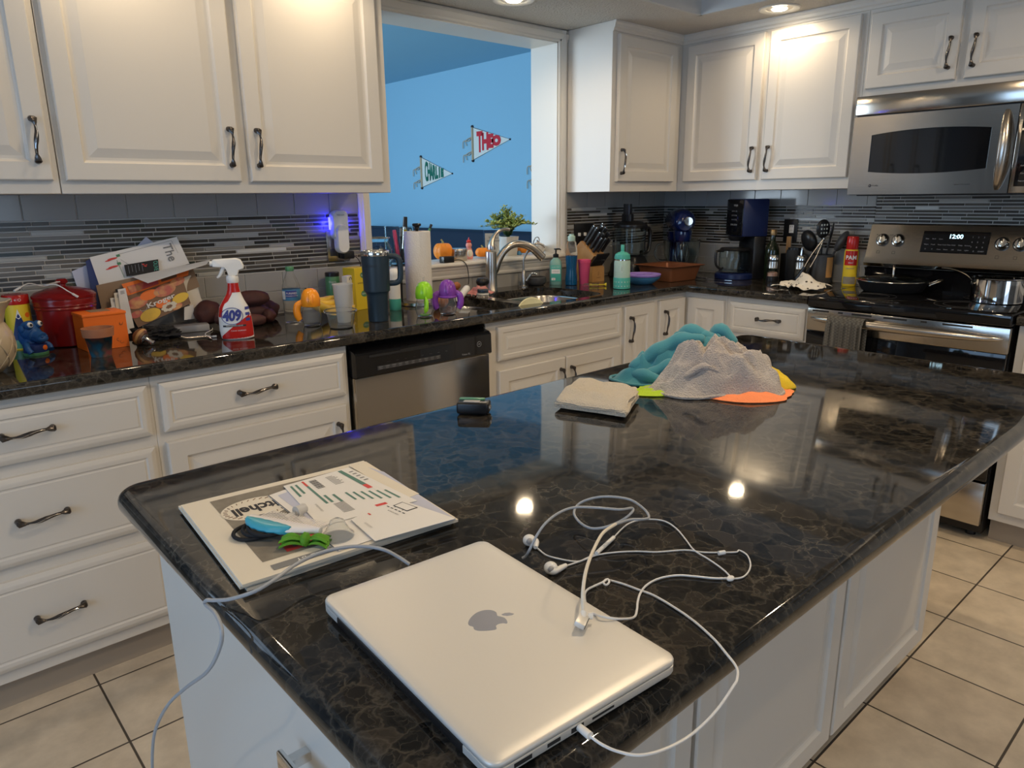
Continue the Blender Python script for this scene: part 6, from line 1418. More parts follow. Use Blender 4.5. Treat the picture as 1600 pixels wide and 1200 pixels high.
# laptop: local x = depth direction (hinge to front), local -y = along the long side
LT = -.0703; LW, LL = .217, .3115
t = thing('laptop', 'closed silver laptop with a grey fruit emblem on its lid', 'laptop', (-3.4397, -2.1032, IT), LT)
def lrr(i, r): return rrect(i, LW-i, -LL+i, -i, r, 6)
b = MB().m('dark_grey')
for x, y in ((.02, -.02), (LW-.02, -.02), (.02, -LL+.02), (LW-.02, -LL+.02)): b.lathe([(.007, 0), (.007, .0030)], 16, (x, y, 0))
b.build('foot', t)
b = MB().m('laptop_alu'); b.loft([[(x, y, z) for x, y in lrr(i, r)] for i, r, z in [(.012, .010, .0030), (.004, .012, .0036), (.0006, .012, .0055), (0, .012, .007), (0, .012, .0132), (.0004, .012, .0136)]]); base_ = b.build('base', t)
b = MB().m('black_matte'); b.loft([[(x, y, z) for x, y in lrr(.0020, .011)] for z in (.0136, .0148)]); b.build('lid_gasket', t)
b = MB().m('laptop_alu'); b.loft([[(x, y, z) for x, y in lrr(i, r)] for i, r, z in [(.0004, .012, .0146), (0, .012, .0150), (0, .012, .0178), (.0007, .0115, .0192), (.0025, .0105, .0199), (.012, .008, .0204), (.03, .006, .0206)]]); lid_ = b.build('lid', t, angle=60)
b = MB().m('black_plastic'); b.box(-.0012, .004, -LL+.040, -.040, .0060, .0150, .001); b.build('hinge', t)
b = MB().m('black_matte')                              # ports on the right-hand short side
for x, w_, h_ in [(.030, .018, .004), (.062, .014, .0035), (.088, .014, .0045), (.118, .026, .0022)]: b.box(x-w_/2, x+w_/2, -LL-.0002, -LL+.002, .0098-h_/2, .0098+h_/2)
b.build('ports', base_)
# emblem: apple silhouette with a bite and a leaf, drawn with x to its right and y up
pts = []
ctl = [(0, .84), (.16, .93), (.36, 1.0), (.62, .95), (.82, .80), (.68, .66), (.60, .46), (.64, .26), (.88, .10), (.78, -.18), (.60, -.46), (.40, -.68), (.20, -.74), (0, -.66), (-.20, -.74), (-.40, -.68), (-.64, -.42), (-.82, -.08), (-.90, .26), (-.84, .62), (-.62, .90), (-.34, .98), (-.14, .90)]
ring = [Vector((x, y, 0)) for x, y in ctl]; P_ = []
for i in range(len(ring)):
    a_, b_, c_, d_ = ring[i-1], ring[i], ring[(i+1) % len(ring)], ring[(i+2) % len(ring)]
    for j in range(4):
        q = j/4; P_.append(0.5*((2*b_)+(-a_+c_)*q+(2*a_-5*b_+4*c_-d_)*q*q+(-a_+3*b_-3*c_+d_)*q**3))
cxl, cyl_, s_ = LW*.50, -LL*.485, .0205
def em(p): return (cxl+p[1]*s_*1.0, cyl_-p[0]*s_*1.0)
m_ = mat('emblem_grey', (.36, .37, .42), .22, .3)
b = MB().m('emblem_grey')
b.prism([em(p) for p in P_], .02055, .02075)
leaf = [(.02, 1.06), (.02, 1.28), (.14, 1.48), (.38, 1.60), (.40, 1.44), (.30, 1.22), (.14, 1.08)]
b.prism([em(p) for p in leaf], .02055, .02075); b.build('emblem', lid_)
# newspaper stack and mail: sheets laid flat; corners given on the worktop plane
def flat(name, px4, z, th, m, lab, cat, marks=None, group=None, wob=0.0, tilt=None):
    zs = [z]*4 if not tilt else tilt
    c = [at(x, y, z=IT+zz) for (x, y), zz in zip(px4, zs)]
    def F(u, v, off=0.0):
        p = (c[0]*(1-u)+c[1]*u)*(1-v)+(c[3]*(1-u)+c[2]*u)*v
        e = min(u, v, 1-u, 1-v); return p + Vector((0, 0, th+off+wob*math.sin(u*7+v*4)*(.3+max(0, .2-e)*2)))
    b = MB().m(m); n = 12
    top = [[F(i/n, j/n) for j in range(n+1)] for i in range(n+1)]
    b.grid(lambda u, v: F(u, v), n, n, 0)
    for e in ([(i/n, 0) for i in range(n+1)], [(1, i/n) for i in range(n+1)], [(1-i/n, 1) for i in range(n+1)], [(0, 1-i/n) for i in range(n+1)]):
        b.loft([[F(u, v) for u, v in e], [F(u, v)-Vector((0, 0, th)) for u, v in e]], closed=False)
    b.grid(lambda u, v: F(u, v)-Vector((0, 0, th)), n, n, 0)
    if marks: marks(b, lambda u, v, off=.0003: F(u, v, off))
    return tag(b.build(name), lab, cat, group), F
NP = [(283, 793), (568, 723), (712, 812), (379, 918)]
for k, (dx_, dy_, lab) in enumerate([(7, 6, 'lowest folded newspaper section of the stack on the island'), (-4, 3, 'middle folded newspaper section, its edge showing at the left')]):
    flat('newspaper', [(x+dx_*(1 if i in (0, 3) else -1), y+dy_*(1-.5*(i in (0, 1)))) for i, (x, y) in enumerate(NP)], .0006+.0042*k, .0038, 'paper_cream', lab, 'newspaper', group='newspaper sections stacked on the island', wob=.0004)
def mk(b, F):
    rect(b, F, 'news_grey', .125, .055, .86, .865, .0003, 8)
    b.m('paper_cream'); c_ = (.29, .28); b.f([b.v(F(c_[0]+.17*math.cos(q), c_[1]+.135*math.sin(q), .0006)) for q in [2*PI*k/36 for k in range(36)]])
    b.m('ink_black'); b.text('Mitchell', .155, lambda x, y: F(c_[0]+.03-x*.60, c_[1]+y*.85, .0009), bold=.005)
    b.m('wood_dark')
    for k in range(30):
        q = 2*PI*k/30; u, v = c_[0]+.14*math.cos(q), c_[1]+.105*math.sin(q); b.tube([F(u, v, .0008), F(u+.022*math.cos(q+.6), v+.016*math.sin(q+.6), .0008)], .0006, 4)
    rect(b, F, 'ink_red', .24, .72, .46, .84, .0006, 3); rect(b, F, 'news_grey', .28, .75, .34, .81, .0008, 2)
    for k in range(4): rect(b, F, 'ink_teal', .64+.075*k, .865, .70+.075*k, .945, .0008, 2)
    rect(b, F, 'ink_grey', .14, .915, .62, .965, .0006, 3); b.m('paper'); b.text('PRESENTED BY', .055, lambda x, y: F(.38-x*.75, .94+y*.8, .0009))
# the front page is laid with its own u along the left-to-right long edge
flat('newspaper', NP, .0090, .0036, 'paper_cream', 'top newspaper section with an oval logo, under the comb and the mail', 'newspaper', mk, 'newspaper sections stacked on the island', wob=.0004)
ZN = .0136
def barcode(b, F, m, u0, v0, u1, v1, n): 
    for k in range(n): rect(b, F, m, u0+(u1-u0)*k/n, v0, u0+(u1-u0)*(k+.55)/n, v1, .0003, 1)
def fold_lines(b, F, rows, u0=.08, u1=.5, v0=.12, dv=.07, m='ink_grey', th=.018):
    for k in range(rows): rect(b, F, m, u0, v0+dv*k, u1*(.8+.2*((k*7) % 3)/2), v0+dv*k+th, .0003, 2)
flat('envelope', [(560, 726), (600, 738), (712, 812), (672, 822)], ZN, .0008, 'paper_lilac', 'lilac-edged envelope peeping out at the right of the mail', 'envelope', group='mail on the newspapers')
flat('envelope', [(419, 775), (470, 757), (592, 840), (528, 862)], ZN, .0007, 'paper', 'white envelope with a fine dark border under the rest of the mail', 'envelope', lambda b, F: (rect(b, F, 'ink_black', .0, .0, .02, 1, .0003, 4), rect(b, F, 'paper_lilac', .2, .05, .95, .60, .0003, 4)), 'mail on the newspapers')
def mk(b, F):
    rect(b, F, 'ink_red', .55, .06, .98, .16, .0003, 2); b.m('paper'); 
    b.m('ink_grey'); b.text('1234567890 12345', .075, lambda x, y: F(.5+x*.9, .30-y*.5, .0004), align='CENTER')
    rect(b, F, 'ink_black', .80, .62, .94, .86, .0003, 2); rect(b, F, 'paper', .82, .65, .92, .83, .0005, 2); fold_lines(b, F, 4, .50, .70, .66, .07, 'ink_black', .02)
flat('envelope', [(598, 772), (640, 775), (712, 806), (588, 843)], ZN+.0028, .0008, 'paper', 'white reply envelope with a stamp box, front right of the mail', 'envelope', None, 'mail on the newspapers')
def mk2(b, F):
    rect(b, F, 'ink_teal', .60, .04, .72, .98, .0003, 4); rect(b, F, 'ink_red', .60, .80, .72, .98, .0005, 2)
    for k in range(4):
        rect(b, F, 'ink_teal', .08+.0*k, .10+.0*k, .13, .30, .0003, 2)
    rect(b, F, 'ink_red', .16, .06, .20, .22, .0003, 2); barcode(b, F, 'ink_black', .24, .06, .36, .22, 9)
    for r in range(5):
        for c in range(2): rect(b, F, 'ink_teal', .22+.16*c+.005*r, .34+.12*r, .34+.16*c, .37+.12*r, .0003, 1)
    for r in range(12): rect(b, F, 'ink_grey', .76, .10+.07*r, .76+.12*(1+(r*5 % 3)/3), .12+.07*r, .0003, 1)
    for r in range(7): rect(b, F, 'ink_grey', .42, .08+.03*r, .54, .09+.03*r, .0003, 1)
def mail_marks(b, F):                                  # statement: u runs from the left corner to the far corner, v towards the viewer
    rect(b, F, 'ink_teal', .06, .06, .09, .34, .0003, 2); rect(b, F, 'ink_teal', .13, .06, .16, .30, .0003, 2)
    rect(b, F, 'ink_red', .24, .03, .27, .16, .0003, 2); rect(b, F, 'ink_teal', .24, .16, .27, .62, .0003, 3)
    b.m('ink_black')
    for k in range(14): rect(b, F, 'ink_black', .33, .06+.016*k, .43, .06+.016*k+(.009 if k % 3 else .005), .0003, 1)
    for r in range(8): rect(b, F, 'ink_grey', .56, .08+.028*r, .56+.10+.02*(r % 3), .09+.028*r, .0003, 1)
    rect(b, F, 'ink_teal', .80, .02, .86, .44, .0003, 3); rect(b, F, 'ink_red', .80, .44, .86, .54, .0003, 2)
    for k in range(8): rect(b, F, 'ink_teal', .38+.075*k if k > 1 else .30+.09*k, .44+.03*k, .405+.075*k if k > 1 else .33+.09*k, .62+.035*k, .0003, 2)
    for r in range(10): rect(b, F, 'ink_grey', .30, .66+.022*r, .42, .67+.022*r, .0003, 1)
    for r in range(5): rect(b, F, 'ink_grey', .90, .1+.06*r, .96, .12+.06*r, .0003, 1)
    rect(b, F, 'ink_red', .62, .88, .74, .92, .0003, 1)
    b.m('ink_grey'); b.text('1|1|1||1|11|1|1||1|1', .05, lambda x, y: F(.14+y*.6, .66-x*-.5, .0004))
flat('billing_statement', [(443, 760), (545, 731), (652, 783), (500, 823)], ZN+.0014, .0008, 'paper', 'white billing statement printed with red and green bars, far side of the mail', 'letter', mail_marks, 'mail on the newspapers')
flat('envelope', [(545, 728), (566, 726), (655, 772), (632, 780)], ZN+.0005, .0008, 'paper_cream', 'cream envelope edge sticking out behind the billing statement', 'envelope', group='mail on the newspapers')
bpy.data.objects.remove([o for o in bpy.data.objects if o.get('label', '').startswith('white reply envelope')][0])
def mk3(b, F):
    b.m('ink_grey'); b.text('1|1||1|1|1||11|1|1', .09, lambda x, y: F(.12+y*.5, .42+x*.42, .0004))
    rect(b, F, 'ink_black', .76, .10, .95, .40, .0003, 2); rect(b, F, 'paper', .775, .12, .935, .38, .0005, 2); fold_lines(b, F, 4, .80, .92, .15, .055, 'ink_black', .015)
    for k in range(5): rect(b, F, 'ink_black', .68+.02*k if False else .68, .05+.085*k, .70, .10+.085*k, .0003, 1)
    b.m('ink_black'); b.text('BUSINESS REPLY', .07, lambda x, y: F(.60+y*.5, .30+x*.5, .0004)); rect(b, F, 'ink_red', .30, .04, .33, .12, .0003, 1)
flat('envelope', [(548, 812), (624, 781), (712, 811), (586, 846)], ZN+.0026, .0008, 'paper', 'white reply envelope with a boxed stamp corner, front right of the mail', 'envelope', mk3, 'mail on the newspapers')
# hair ties, comb, bow, nipple shield, clear cap
ZM = IT+.0138
for i, (px, py, r_, rx, lab) in enumerate([(408, 826, .031, 0, 'black hair tie, outer loop lying left of the comb'), (412, 824, .028, .05, 'black hair tie, inner loop under the comb'), (420, 828, .029, .02, 'black hair tie lowest to the right, by the green bow')]):
    p = at(px, py, z=ZM+.003); b = MB().m('black_fabric'); b.tube([(r_*1.15*math.cos(q), r_*.85*math.sin(q), .0005*math.sin(3*q)) for q in [2*PI*k/36 for k in range(37)]], .0026, 8); o = b.build('hair_tie'); o.location = (p.x, p.y, ZM+.003+.0035*i); o.rotation_euler = (0, 0, i*.7); tag(o, lab, 'hair tie', 'black hair ties')
A = at(403, 802, z=ZM+.016); B = at(503, 836, z=ZM+.008); ux = Vector((B.x-A.x, B.y-A.y, 0)); L_ = ux.length; rz = math.atan2(ux.y, ux.x)
t = thing('hair_comb', 'white and teal comb with thick rubber back, lying across the hair ties', 'comb', (A.x, A.y, ZM+.0135), rz)
up = lambda x: .010*math.sin(PI*min(1, max(0, x/L_)))
b = MB().m('comb_white'); rings = []
for i in range(17):
    s_ = i/16; x = L_*s_; w_ = .0145*(math.sin(PI*min(.98, .06+s_*.94))**.5); yc = -.012+.010*s_-.006*math.sin(PI*s_); rings.append([(x, yc+w_*math.cos(q), .0045*math.sin(q)+.001) for q in [2*PI*k/14 for k in range(14)]])
b.loft(rings); b.build('spine', t)
b = MB().m('comb_teal'); rings = []
for i in range(15):
    s_ = .02+.66*i/14; x = L_*s_; w_ = .0125*(math.sin(PI*min(.98, .04+i/14*.94))**.5); yc = -.020+.010*s_-.006*math.sin(PI*s_); rings.append([(x, yc+w_*math.cos(q)*(1+.08*math.sin(i*2.2)), .0062*math.sin(q)+.001) for q in [2*PI*k/14 for k in range(14)]])
b.loft(rings); b.build('rubber_back', t)
b = MB().m('comb_white')
for k in range(27):
    x = L_*(.06+.90*k/26); s_ = x/L_; y0_ = -.012+.010*s_-.006*math.sin(PI*s_)+.006; b.tube([(x, y0_, .001), (x+.003, y0_+.024*(1-.25*s_)+.006*math.sin(PI*s_), .001)], [.0010, .0006], 5)
b.build('teeth', t)
p = at(478, 853, z=ZM); t = thing('hair_bow', 'green ribbon hair bow lying at the near end of the comb', 'hair bow', (p.x, p.y, ZM), rad(-42))
b = MB().m('bow_green')
for s_ in (-1, 1):
    for k, (zz, w_) in enumerate([(.003, .013), (.009, .011)]):
        b.grid(lambda u, v: (s_*(.004+.026*u), (v-.5)*2*w_*(.35+.75*u), zz+.007*math.sin(PI*u)*(1-abs(v-.5))+.0015*math.sin(v*12)), 10, 8, .001)
b.build('loops', t)
b = MB().m('bow_green'); b.ball((0, 0, .009), (.0065, .009, .009), 14, 10, lambda d: 1+.08*math.sin(8*math.atan2(d.z, d.x))); b.build('knot', t)
p = at(528, 835, z=ZM+.004); t = thing('nipple_shield', 'clear silicone dome lying on the mail beside the comb', 'silicone dome', (p.x, p.y, ZM+.0024), rad(20))
b = MB().m('plastic_clear'); b.lathe([(.021, 0), (.0215, .0015), (.017, .006), (.012, .014), (.009, .021), (.004, .024), (.001, .0245), (.001, .0235), (.004, .023), (.008, .020), (.011, .013), (.016, .005), (.020, .0005)], 30, cap0=False, cap1=False); b.build('dome', t)
p = at(470, 803, z=ZM+.004); t = thing('clear_clip', 'frosted plastic cap lying beyond the comb teeth on the mail', 'cap', (p.x, p.y, ZM+.0022), rad(15)); b = MB().m('plastic_frost'); b.tube([(-.008, 0, .008), (.008, 0, .008)], [.0075, .0065], 14); b.tube([(-.026, .002, .005), (-.008, 0, .006)], [.004, .004], 10); b.build('cap_body', t)
# magsafe-style charging cable
def on(px, py, h): p = at(px, py, z=IT+h); return p
CB = [(816, 872, .004), (822, 868, .008), (828, 858, .020), (838, 838, .034), (852, 818, .045), (872, 802, .050), (896, 793, .052), (930, 793, .050), (968, 796, .046), (988, 794, .040), (986, 802, .036), (968, 815, .030), (944, 824, .024), (922, 825, .020), (905, 815, .018), (897, 801, .020), (905, 787, .026), (928, 778, .034), (955, 776, .038), (985, 781, .036), (1006, 795, .034), (1014, 807, .036), (1008, 811, .040), (985, 812, .045), (962, 819, .050), (942, 833, .054), (927, 860, .056), (916, 890, .054), (911, 922, .046), (911, 945, .036), (912, 958, .030)]
b = MB().m('grey_cable'); P = [on(*q) for q in CB]; b.tube(smooth_path(P[:25], 6), .0017, 8)
b.m('paper_cream'); b.tube(smooth_path(P[24:], 6), .0019, 8); cab = b.build('charging_cable'); tag(cab, 'grey laptop charging cable looping in the air, its magnetic plug resting on the lid', 'cable')
E0 = on(912, 958, .030); E1 = on(907, 982, .0225)
b = MB().m('white_plastic'); b.tube([E0+Vector((0, 0, .002)), E0.lerp(E1, .45)], [.0030, .0045], 10)
for k in range(3): q_ = E0.lerp(E1, .1+.12*k); b.tube([q_+Vector((.004, -.003, 0)), q_+Vector((.008, -.006, 0))], .0016, 6)
b.build('strain_relief', cab)
b = MB().m('laptop_alu'); cM = Matrix.Translation(E0.lerp(E1, .72)+Vector((0, 0, .0035))) @ Matrix.Rotation(rad(-62), 4, 'Z') @ Matrix.Rotation(rad(20), 4, 'Y'); b.at(cM); b.box(-.0055, .0055, -.0090, .0090, -.0030, .0030, .0012); b.m('dark_grey'); b.box(.0052, .0062, -.0080, .0080, -.0022, .0022, .0006); b.build('magnetic_plug', cab)
G = [(640, 882, .004), (622, 870, .012), (600, 859, .022), (572, 854, .026), (540, 855, .028), (500, 864, .028), (462, 882, .026), (430, 905, .024), (398, 924, .020), (360, 936, .010), (335, 938, .0035), (323, 938, .003)]
P = [on(*q) for q in G]
D = [at(x, y, x=-3.524) for x, y in [(321, 944)]] + [at(x, y, x=xx) for x, y, xx in [(336, 958, -3.528), (346, 982, -3.532), (344, 1010, -3.535), (325, 1048, -3.54), (290, 1075, -3.545), (262, 1102, -3.55), (243, 1140, -3.553), (238, 1180, -3.553), (239, 1230, -3.553)]]
b = MB().m('grey_cable'); pth = smooth_path(P + D, 7); b.tube(pth, .0022, 8); tag(b.build('charging_cable'), 'grey cable crossing the newspaper and hanging over the left end of the island', 'cable')
# earphones
def crop(pts, h): return [on(740+x*.3, 740+y*.3, hh if not isinstance(h, float) else h) for (x, y, hh) in pts] if len(pts[0]) == 3 else [on(740+x*.3, 740+y*.3, h) for x, y in pts]
ep = thing('earphones', 'white wired earphones tangled beside the laptop and plugged into its side', 'earphones', (0, 0, 0))
LS = on(905, 1136, .010)
main = [on(922, 1150, .009), on(945, 1166, .006), on(975, 1178, .006), on(1010, 1183, .006), on(1045, 1172, .006), on(1080, 1158, .006), on(1115, 1122, .006)]
main = [at(922, 1150, z=IT+.010), at(940, 1163, z=IT+.008), at(965, 1174, z=IT+.004), at(1000, 1180, z=IT+.0015), at(1040, 1170, z=IT-.004), at(1080, 1148, z=IT-.010), at(1118, 1112, z=IT-.006), at(1146, 1072, z=IT+.001)]
main += crop([(1372, 1070), (1370, 1010), (1310, 930), (1250, 860), (1150, 770), (1050, 700), (940, 635), (860, 605), (780, 575), (712, 556)], .0022)
main += crop([(690, 552, .004), (676, 568, .004), (690, 580, .004), (706, 566, .004), (698, 550, .004), (672, 566, .004)], 0) + crop([(630, 585), (595, 603), (580, 625), (582, 668)], .0030)
main += [on(740+600*.3, 740+710*.3, .012), on(740+640*.3, 740+735*.3, .023), on(740+700*.3, 740+750*.3, .0235), on(740+770*.3, 740+757*.3, .018)] + crop([(835, 748), (850, 710), (855, 665), (870, 620), (905, 578), (970, 545), (1060, 530), (1150, 535), (1250, 545), (1330, 545)], .0025)
b = MB().m('white_cable'); b.tube(smooth_path(main, 5), .0013, 7)
b.tube(smooth_path(crop([(1345, 548), (1400, 540), (1432, 510), (1442, 470), (1425, 425), (1385, 400), (1370, 408), (1330, 410), (1200, 410), (1100, 398), (960, 408), (850, 405), (740, 410), (640, 425), (560, 455), (490, 478)], .0020), 5), .0010, 6)
b.tube(smooth_path(crop([(1340, 540), (1300, 500), (1230, 450), (1150, 400), (1110, 350), (1060, 290), (1000, 250), (930, 238), (860, 243), (805, 262), (765, 295), (728, 335)], .0030), 5), .0010, 6)
b.tube(smooth_path(crop([(645, 413), (590, 440), (540, 458), (450, 445), (380, 425), (340, 395), (320, 378)], .0022), 5), .0010, 6); b.build('cord', ep)
b = MB().m('white_plastic'); b.tube([LS, at(922, 1150, z=IT+.010)], [.0032, .0036], 12); b.build('jack', ep)
b = MB().m('white_plastic'); b.tube(crop([(730, 332), (640, 415)], .0045), [.0026, .0026], 10); b.build('remote', ep)
b = MB().m('white_plastic'); b.ball(crop([(1338, 546)], .004)[0], (.006, .004, .003), 12, 8); b.build('splitter', ep)
b = MB().m('white_plastic'); p = crop([(1292, 412)], .004)[0]; b.tube([p+Vector((-.004, .002, 0)), p+Vector((.004, -.002, 0))], .0028, 8); b.build('slider', ep)
for k, (h0, h1, st) in enumerate([((288, 348), (325, 352), (322, 385)), ((400, 492), (415, 510), (480, 478))]):
    b = MB().m('white_plastic'); A_ = crop([h0], .008)[0]; B_ = crop([h1], .007)[0]; C_ = crop([st], .004)[0]
    b.ball(A_, (.0085, .0085, .0075), 18, 12, lambda d: 1+.08*d.x); b.tube(smooth_path([A_, B_, C_], 5), [.006, .0055, .005, .0045, .0042, .004, .0038, .0036, .0034, .003, .0028], 12)
    b.m('grey_print'); b.ball(A_+Vector((-.004, -.005, .002)), (.0042, .0035, .004), 10, 8); b.build('earbud', ep)
# key-fob gadget
p = at(745, 640, z=IT+.01); t = thing('pocket_gadget', 'small black gadget with a green top edge, left of the cream washcloth', 'gadget', (p.x, p.y+.01, IT), rad(-50))
b = MB().m('black_plastic'); b.box(-.034, .034, -.018, .018, .002, .027, .005, 3); b.build('case', t)
b = MB().m('green_tin'); b.box(-.032, .022, .006, .018, .0265, .030, .0015); b.build('top_strip', t)
b = MB().m('grey_print'); b.box(-.020, .014, -.012, .004, .0268, .0278, .0005); b.build('display', t)
b = MB().m('bright_metal').at(Matrix.Translation((.034, 0, .014)) @ Matrix.Rotation(PI/2, 4, 'Y')); b.lathe([(.005, -.001), (.005, .0015), (.001, .002)], 14, (0, -.004, 0), cap1=False); b.lathe([(.004, -.001), (.004, .0015), (.001, .002)], 14, (.001, .008, 0), cap1=False); b.build('contacts', t)
# folded washcloth
def clothgrid(name, lab, m, corners, hfun, th=.003, n=46, grp=None, cat='cloth', sub=0):
    c = [Vector((x, y, IT)) for x, y in corners]
    def f_(u, v):
        p = (c[0]*(1-u)+c[1]*u)*(1-v)+(c[3]*(1-u)+c[2]*u)*v
        z, du, dv = hfun(u, v); e = c[1]-c[0]; g_ = c[3]-c[0]
        return p + e*du + g_*dv + Vector((0, 0, max(.0035, z)))
    b = MB().m(m); b.grid(f_, n, n, th); return tag(b.build(name, angle=85), lab, cat, grp)
W = [at(x, y, z=IT+.01) for x, y in [(866, 634), (903, 603), (998, 620), (978, 650)]]; WC = [(p.x, p.y) for p in W]
nz_ = lambda u, v, f, s: noise.noise(Vector((u*f+s, v*f, s*1.7)))
def ed_(u, v): return min(u, 1-u, v, 1-v)
def layer(k):
    def h(u, v):
        r_ = min(1, ed_(u, v)/.07); return (.0085+.0088*k*(.45+.55*min(1, u*3)) - .004*(1-r_)**2 + .004*nz_(u, v, 5, k+2) + (.006*max(0, u-.75)*4*abs(math.sin(v*7)) if k else 0), .015*nz_(u, v, 3, k+5), .02*nz_(u, v, 3, k+9))
    return h
b = MB().m('terry_cream')
for k in range(3):
    c = [Vector((x, y, IT)) for x, y in WC]; ce = (c[0]+c[1]+c[2]+c[3])/4; c = [ce+(q-ce)*(1-.03*k) for q in c]; hf = layer(k)
    def f_(u, v, c=c, hf=hf):
        z, du, dv = hf(u, v); p = (c[0]*(1-u)+c[1]*u)*(1-v)+(c[3]*(1-u)+c[2]*u)*v; return p+(c[1]-c[0])*du+(c[3]-c[0])*dv+Vector((0, 0, max(.007, z)))
    b.grid(f_, 40, 40, .0075)
tag(b.build('washcloth', angle=85), 'cream terry washcloth folded flat on the island', 'cloth')
# pile of cloths: flat ones underneath, crumpled ones on top
def drape(name, lab, m, cx, cy, rx, ry, rot_, height, seed, fold=.35, top=.5, n=72, edge=.0, th=.0022, shape=2.2, zoff=0.0, skew=(0, 0), wav=3):
    """cloth lying over a heap: polar sheet, peaked in the middle, wavy at the rim"""
    b = MB().m(m); NR, NA = 34, 96; c_, s_ = math.cos(rot_), math.sin(rot_)
    def f_(r, a):
        ri = 1 + .16*math.cos(wav*a+seed) + .10*noise.noise(Vector((math.cos(a)*2+seed, math.sin(a)*2, 3)))
        x0, y0 = r*ri*math.cos(a), r*ri*math.sin(a); g = noise.noise(Vector((x0*1.7+seed, y0*1.7, seed))); rdg = 1-abs(noise.noise(Vector((x0*2.3+seed*2, y0*2.3-seed, 1.3))))*2
        rad_f = math.sin(a*7+seed*3+g*3)*r
        z = height*(max(0, 1-r**shape))**.9*(1+.35*g) + fold*height*.30*rdg*(1-.5*r) + fold*height*.22*rad_f*(1-r)*1.6
        x, y = x0*rx+skew[0]*z, y0*ry+skew[1]*z; return Vector((cx+x*c_-y*s_, cy+x*s_+y*c_, IT+zoff+max(.003, z)))
    P_ = [[f_(i/NR, 2*PI*k/NA) for k in range(NA)] for i in range(1, NR+1)]
    V = [[b.v(p) for p in r] for r in P_]; c0 = b.v(f_(0, 0))
    for k in range(NA): b.f([c0, V[0][k], V[0][(k+1) % NA]])
    for a_, b_ in zip(V, V[1:]):
        for k in range(NA): j = (k+1) % NA; b.f([a_[k], a_[j], b_[j], b_[k]])
    lo_ = [b.v(Vector((p.x, p.y, IT+.0008))+(Vector((cx, cy, 0))-Vector((p.x, p.y, 0)))*.02) for p in P_[-1]]
    for k in range(NA): j = (k+1) % NA; b.f([V[-1][k], V[-1][j], lo_[j], lo_[k]])
    return tag(b.build(name, angle=85), lab, 'cloth', 'heap of cloths on the island')
drape('microfibre_cloth', 'lime green cloth flat at the left foot of the cloth heap', 'lime_cloth', -2.400, -1.815, .110, .050, rad(-40), .012, 1.0, fold=.8)
drape('microfibre_cloth', 'bright orange cloth spreading from the near side of the cloth heap', 'orange_cloth', -2.320, -1.945, .125, .062, rad(-42), .016, 4.0, fold=.9)
drape('microfibre_cloth', 'mustard yellow cloth at the right side of the cloth heap', 'yellow_cloth', -2.215, -1.925, .072, .065, rad(-60), .045, 6.3, fold=.5)
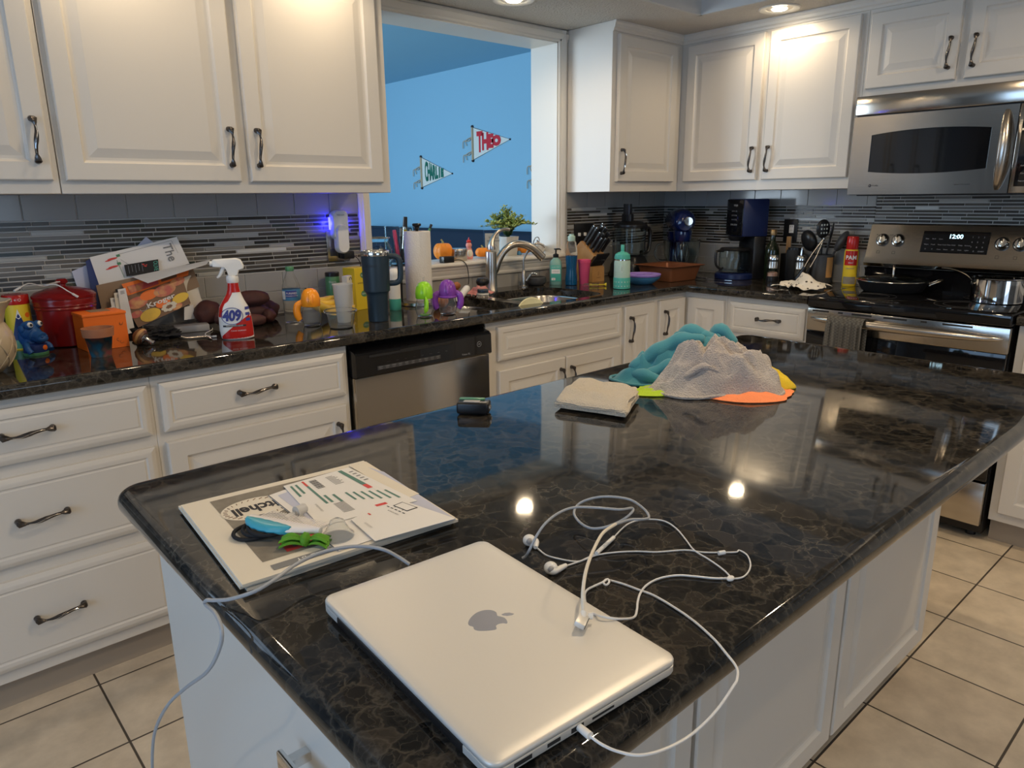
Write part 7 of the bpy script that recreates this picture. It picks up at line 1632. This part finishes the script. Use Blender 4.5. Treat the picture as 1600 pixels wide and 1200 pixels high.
def heap(name, lab, m, cx, cy, rx, ry, rot_, height, seed, lobes, folds, lift=.0, crump=.25, rolls=()):
    """crumpled cloth: a sheet over a few soft lobes (x, y, radius, height share) with creases running through it"""
    b = MB().m(m); NR, NA = 40, 120; c_, s_ = math.cos(rot_), math.sin(rot_)
    def zf(x, y):
        z = 0
        for lx, ly, lr, lh in lobes: z = max(z, 0) + lh*math.exp(-(((x-lx)**2+(y-ly)**2)/lr**2)**2.1)*(1-.55*min(1, z))
        cr = 0
        for fx_, fy_, fa, fl, fw, fd in folds:         # crease: a groove or ridge along a line
            u = (x-fx_)*math.cos(fa)+(y-fy_)*math.sin(fa); v = -(x-fx_)*math.sin(fa)+(y-fy_)*math.cos(fa)+.06*math.sin(u*5+seed)
            cr += fd*math.exp(-(v/fw)**2)*math.exp(-(u/fl)**4)
        pv = Vector((x*2.1+seed, y*2.1, seed*.5)); cr -= crump*(abs(noise.noise(pv))+.6*abs(noise.noise(pv*2.2))-.25)
        return z + cr*min(1, z*2.2) + .035*noise.noise(Vector((x*3+seed, y*3, seed)))
    def f_(r, a):
        ri = 1+.09*math.cos(3*a+seed)+.07*math.cos(5*a+seed*2)+.05*noise.noise(Vector((math.cos(a)*3+seed, math.sin(a)*3, 1)))
        x, y = r*ri*math.cos(a), r*ri*math.sin(a); e = max(0, (r-.80)/.20)
        z = height*max(0, zf(x, y))*(1-e**2) + lift*(1-r**6) + .006*(1-e)*abs(math.sin(a*9+seed))*r
        return Vector((cx+(x*rx)*c_-(y*ry)*s_, cy+(x*rx)*s_+(y*ry)*c_, IT+max(.002, z)))
    P_ = [[f_((i/NR)**.85, 2*PI*k/NA) for k in range(NA)] for i in range(1, NR+1)]
    V = [[b.v(p) for p in r] for r in P_]; c0 = b.v(f_(0, 0))
    for k in range(NA): b.f([c0, V[0][k], V[0][(k+1) % NA]])
    for a_, b_ in zip(V, V[1:]):
        for k in range(NA): j = (k+1) % NA; b.f([a_[k], a_[j], b_[j], b_[k]])
    hem = [p+Vector((0, 0, .002)) for p in P_[-2]]; b.tube(hem+[hem[0]], .0038, 8)
    for pts, rr_ in rolls:                             # rolled folds lying on the heap
        W_ = []
        for x, y in pts:
            z = height*max(0, zf(x, y)); W_.append(Vector((cx+(x*rx)*c_-(y*ry)*s_, cy+(x*rx)*s_+(y*ry)*c_, IT+max(.008, z-rr_*.25))))
        S_ = smooth_path(W_, 8); n_ = len(S_); b.tube(S_, [max(.002, rr_*math.sin(PI*min(.93, .10+.86*i/n_))**.5*(1+.12*math.sin(i*.9))) for i in range(n_)], 14)
    return tag(b.build(name, angle=85), lab, 'cloth', 'heap of cloths on the island')
heap('microfibre_cloth', 'teal cloth crumpled at the back of the cloth heap', 'teal_cloth', -2.300, -1.765, .165, .085, rad(-42), .100, 2.6,
     [(.35, 0, .5, .95), (-.15, .05, .5, .62), (-.6, -.05, .35, .38), (.65, .1, .3, .6)],
     [(.2, 0, 1.2, .8, .07, -.20), (-.2, 0, .9, .7, .08, .16), (.5, 0, 2.0, .6, .06, -.20), (-.5, 0, 1.5, .7, .07, -.16), (.35, .2, .1, .6, .08, .15), (0, -.2, .3, .8, .07, -.14)], crump=.30, rolls=[([(-.75, -.1), (-.4, .0), (0, .0), (.3, -.2)], .020), ([(-.55, -.35), (-.25, -.3), (.05, -.35), (.2, -.55)], .018), ([(-.2, .35), (.1, .2), (.45, .1), (.7, .1)], .021), ([(.1, -.15), (.3, .05), (.5, .0), (.55, -.3)], .017), ([(-.85, .1), (-.6, -.35), (-.3, -.65)], .016), ([(.35, .4), (.55, .2), (.75, -.1)], .018)])
heap('terry_towel', 'greyish white terry cloth on top of the cloth heap', 'terry_grey', -2.330, -1.880, .150, .085, rad(-42), .098, 8.2,
     [(.22, .0, .82, .92), (-.30, 0, .50, .42), (-.62, -.1, .34, .30)],
     [(-.20, 0, 1.3, .8, .08, -.22), (.1, -.2, 2.3, .5, .10, -.10), (.55, -.1, 2.0, .6, .12, -.11), (-.5, 0, .9, .6, .10, .06), (.2, .3, .2, .6, .16, .05), (.35, .0, .7, .5, .10, -.06)], lift=.012, crump=.48, rolls=[([(-.55, -.45), (-.25, -.5), (.1, -.62)], .010)])
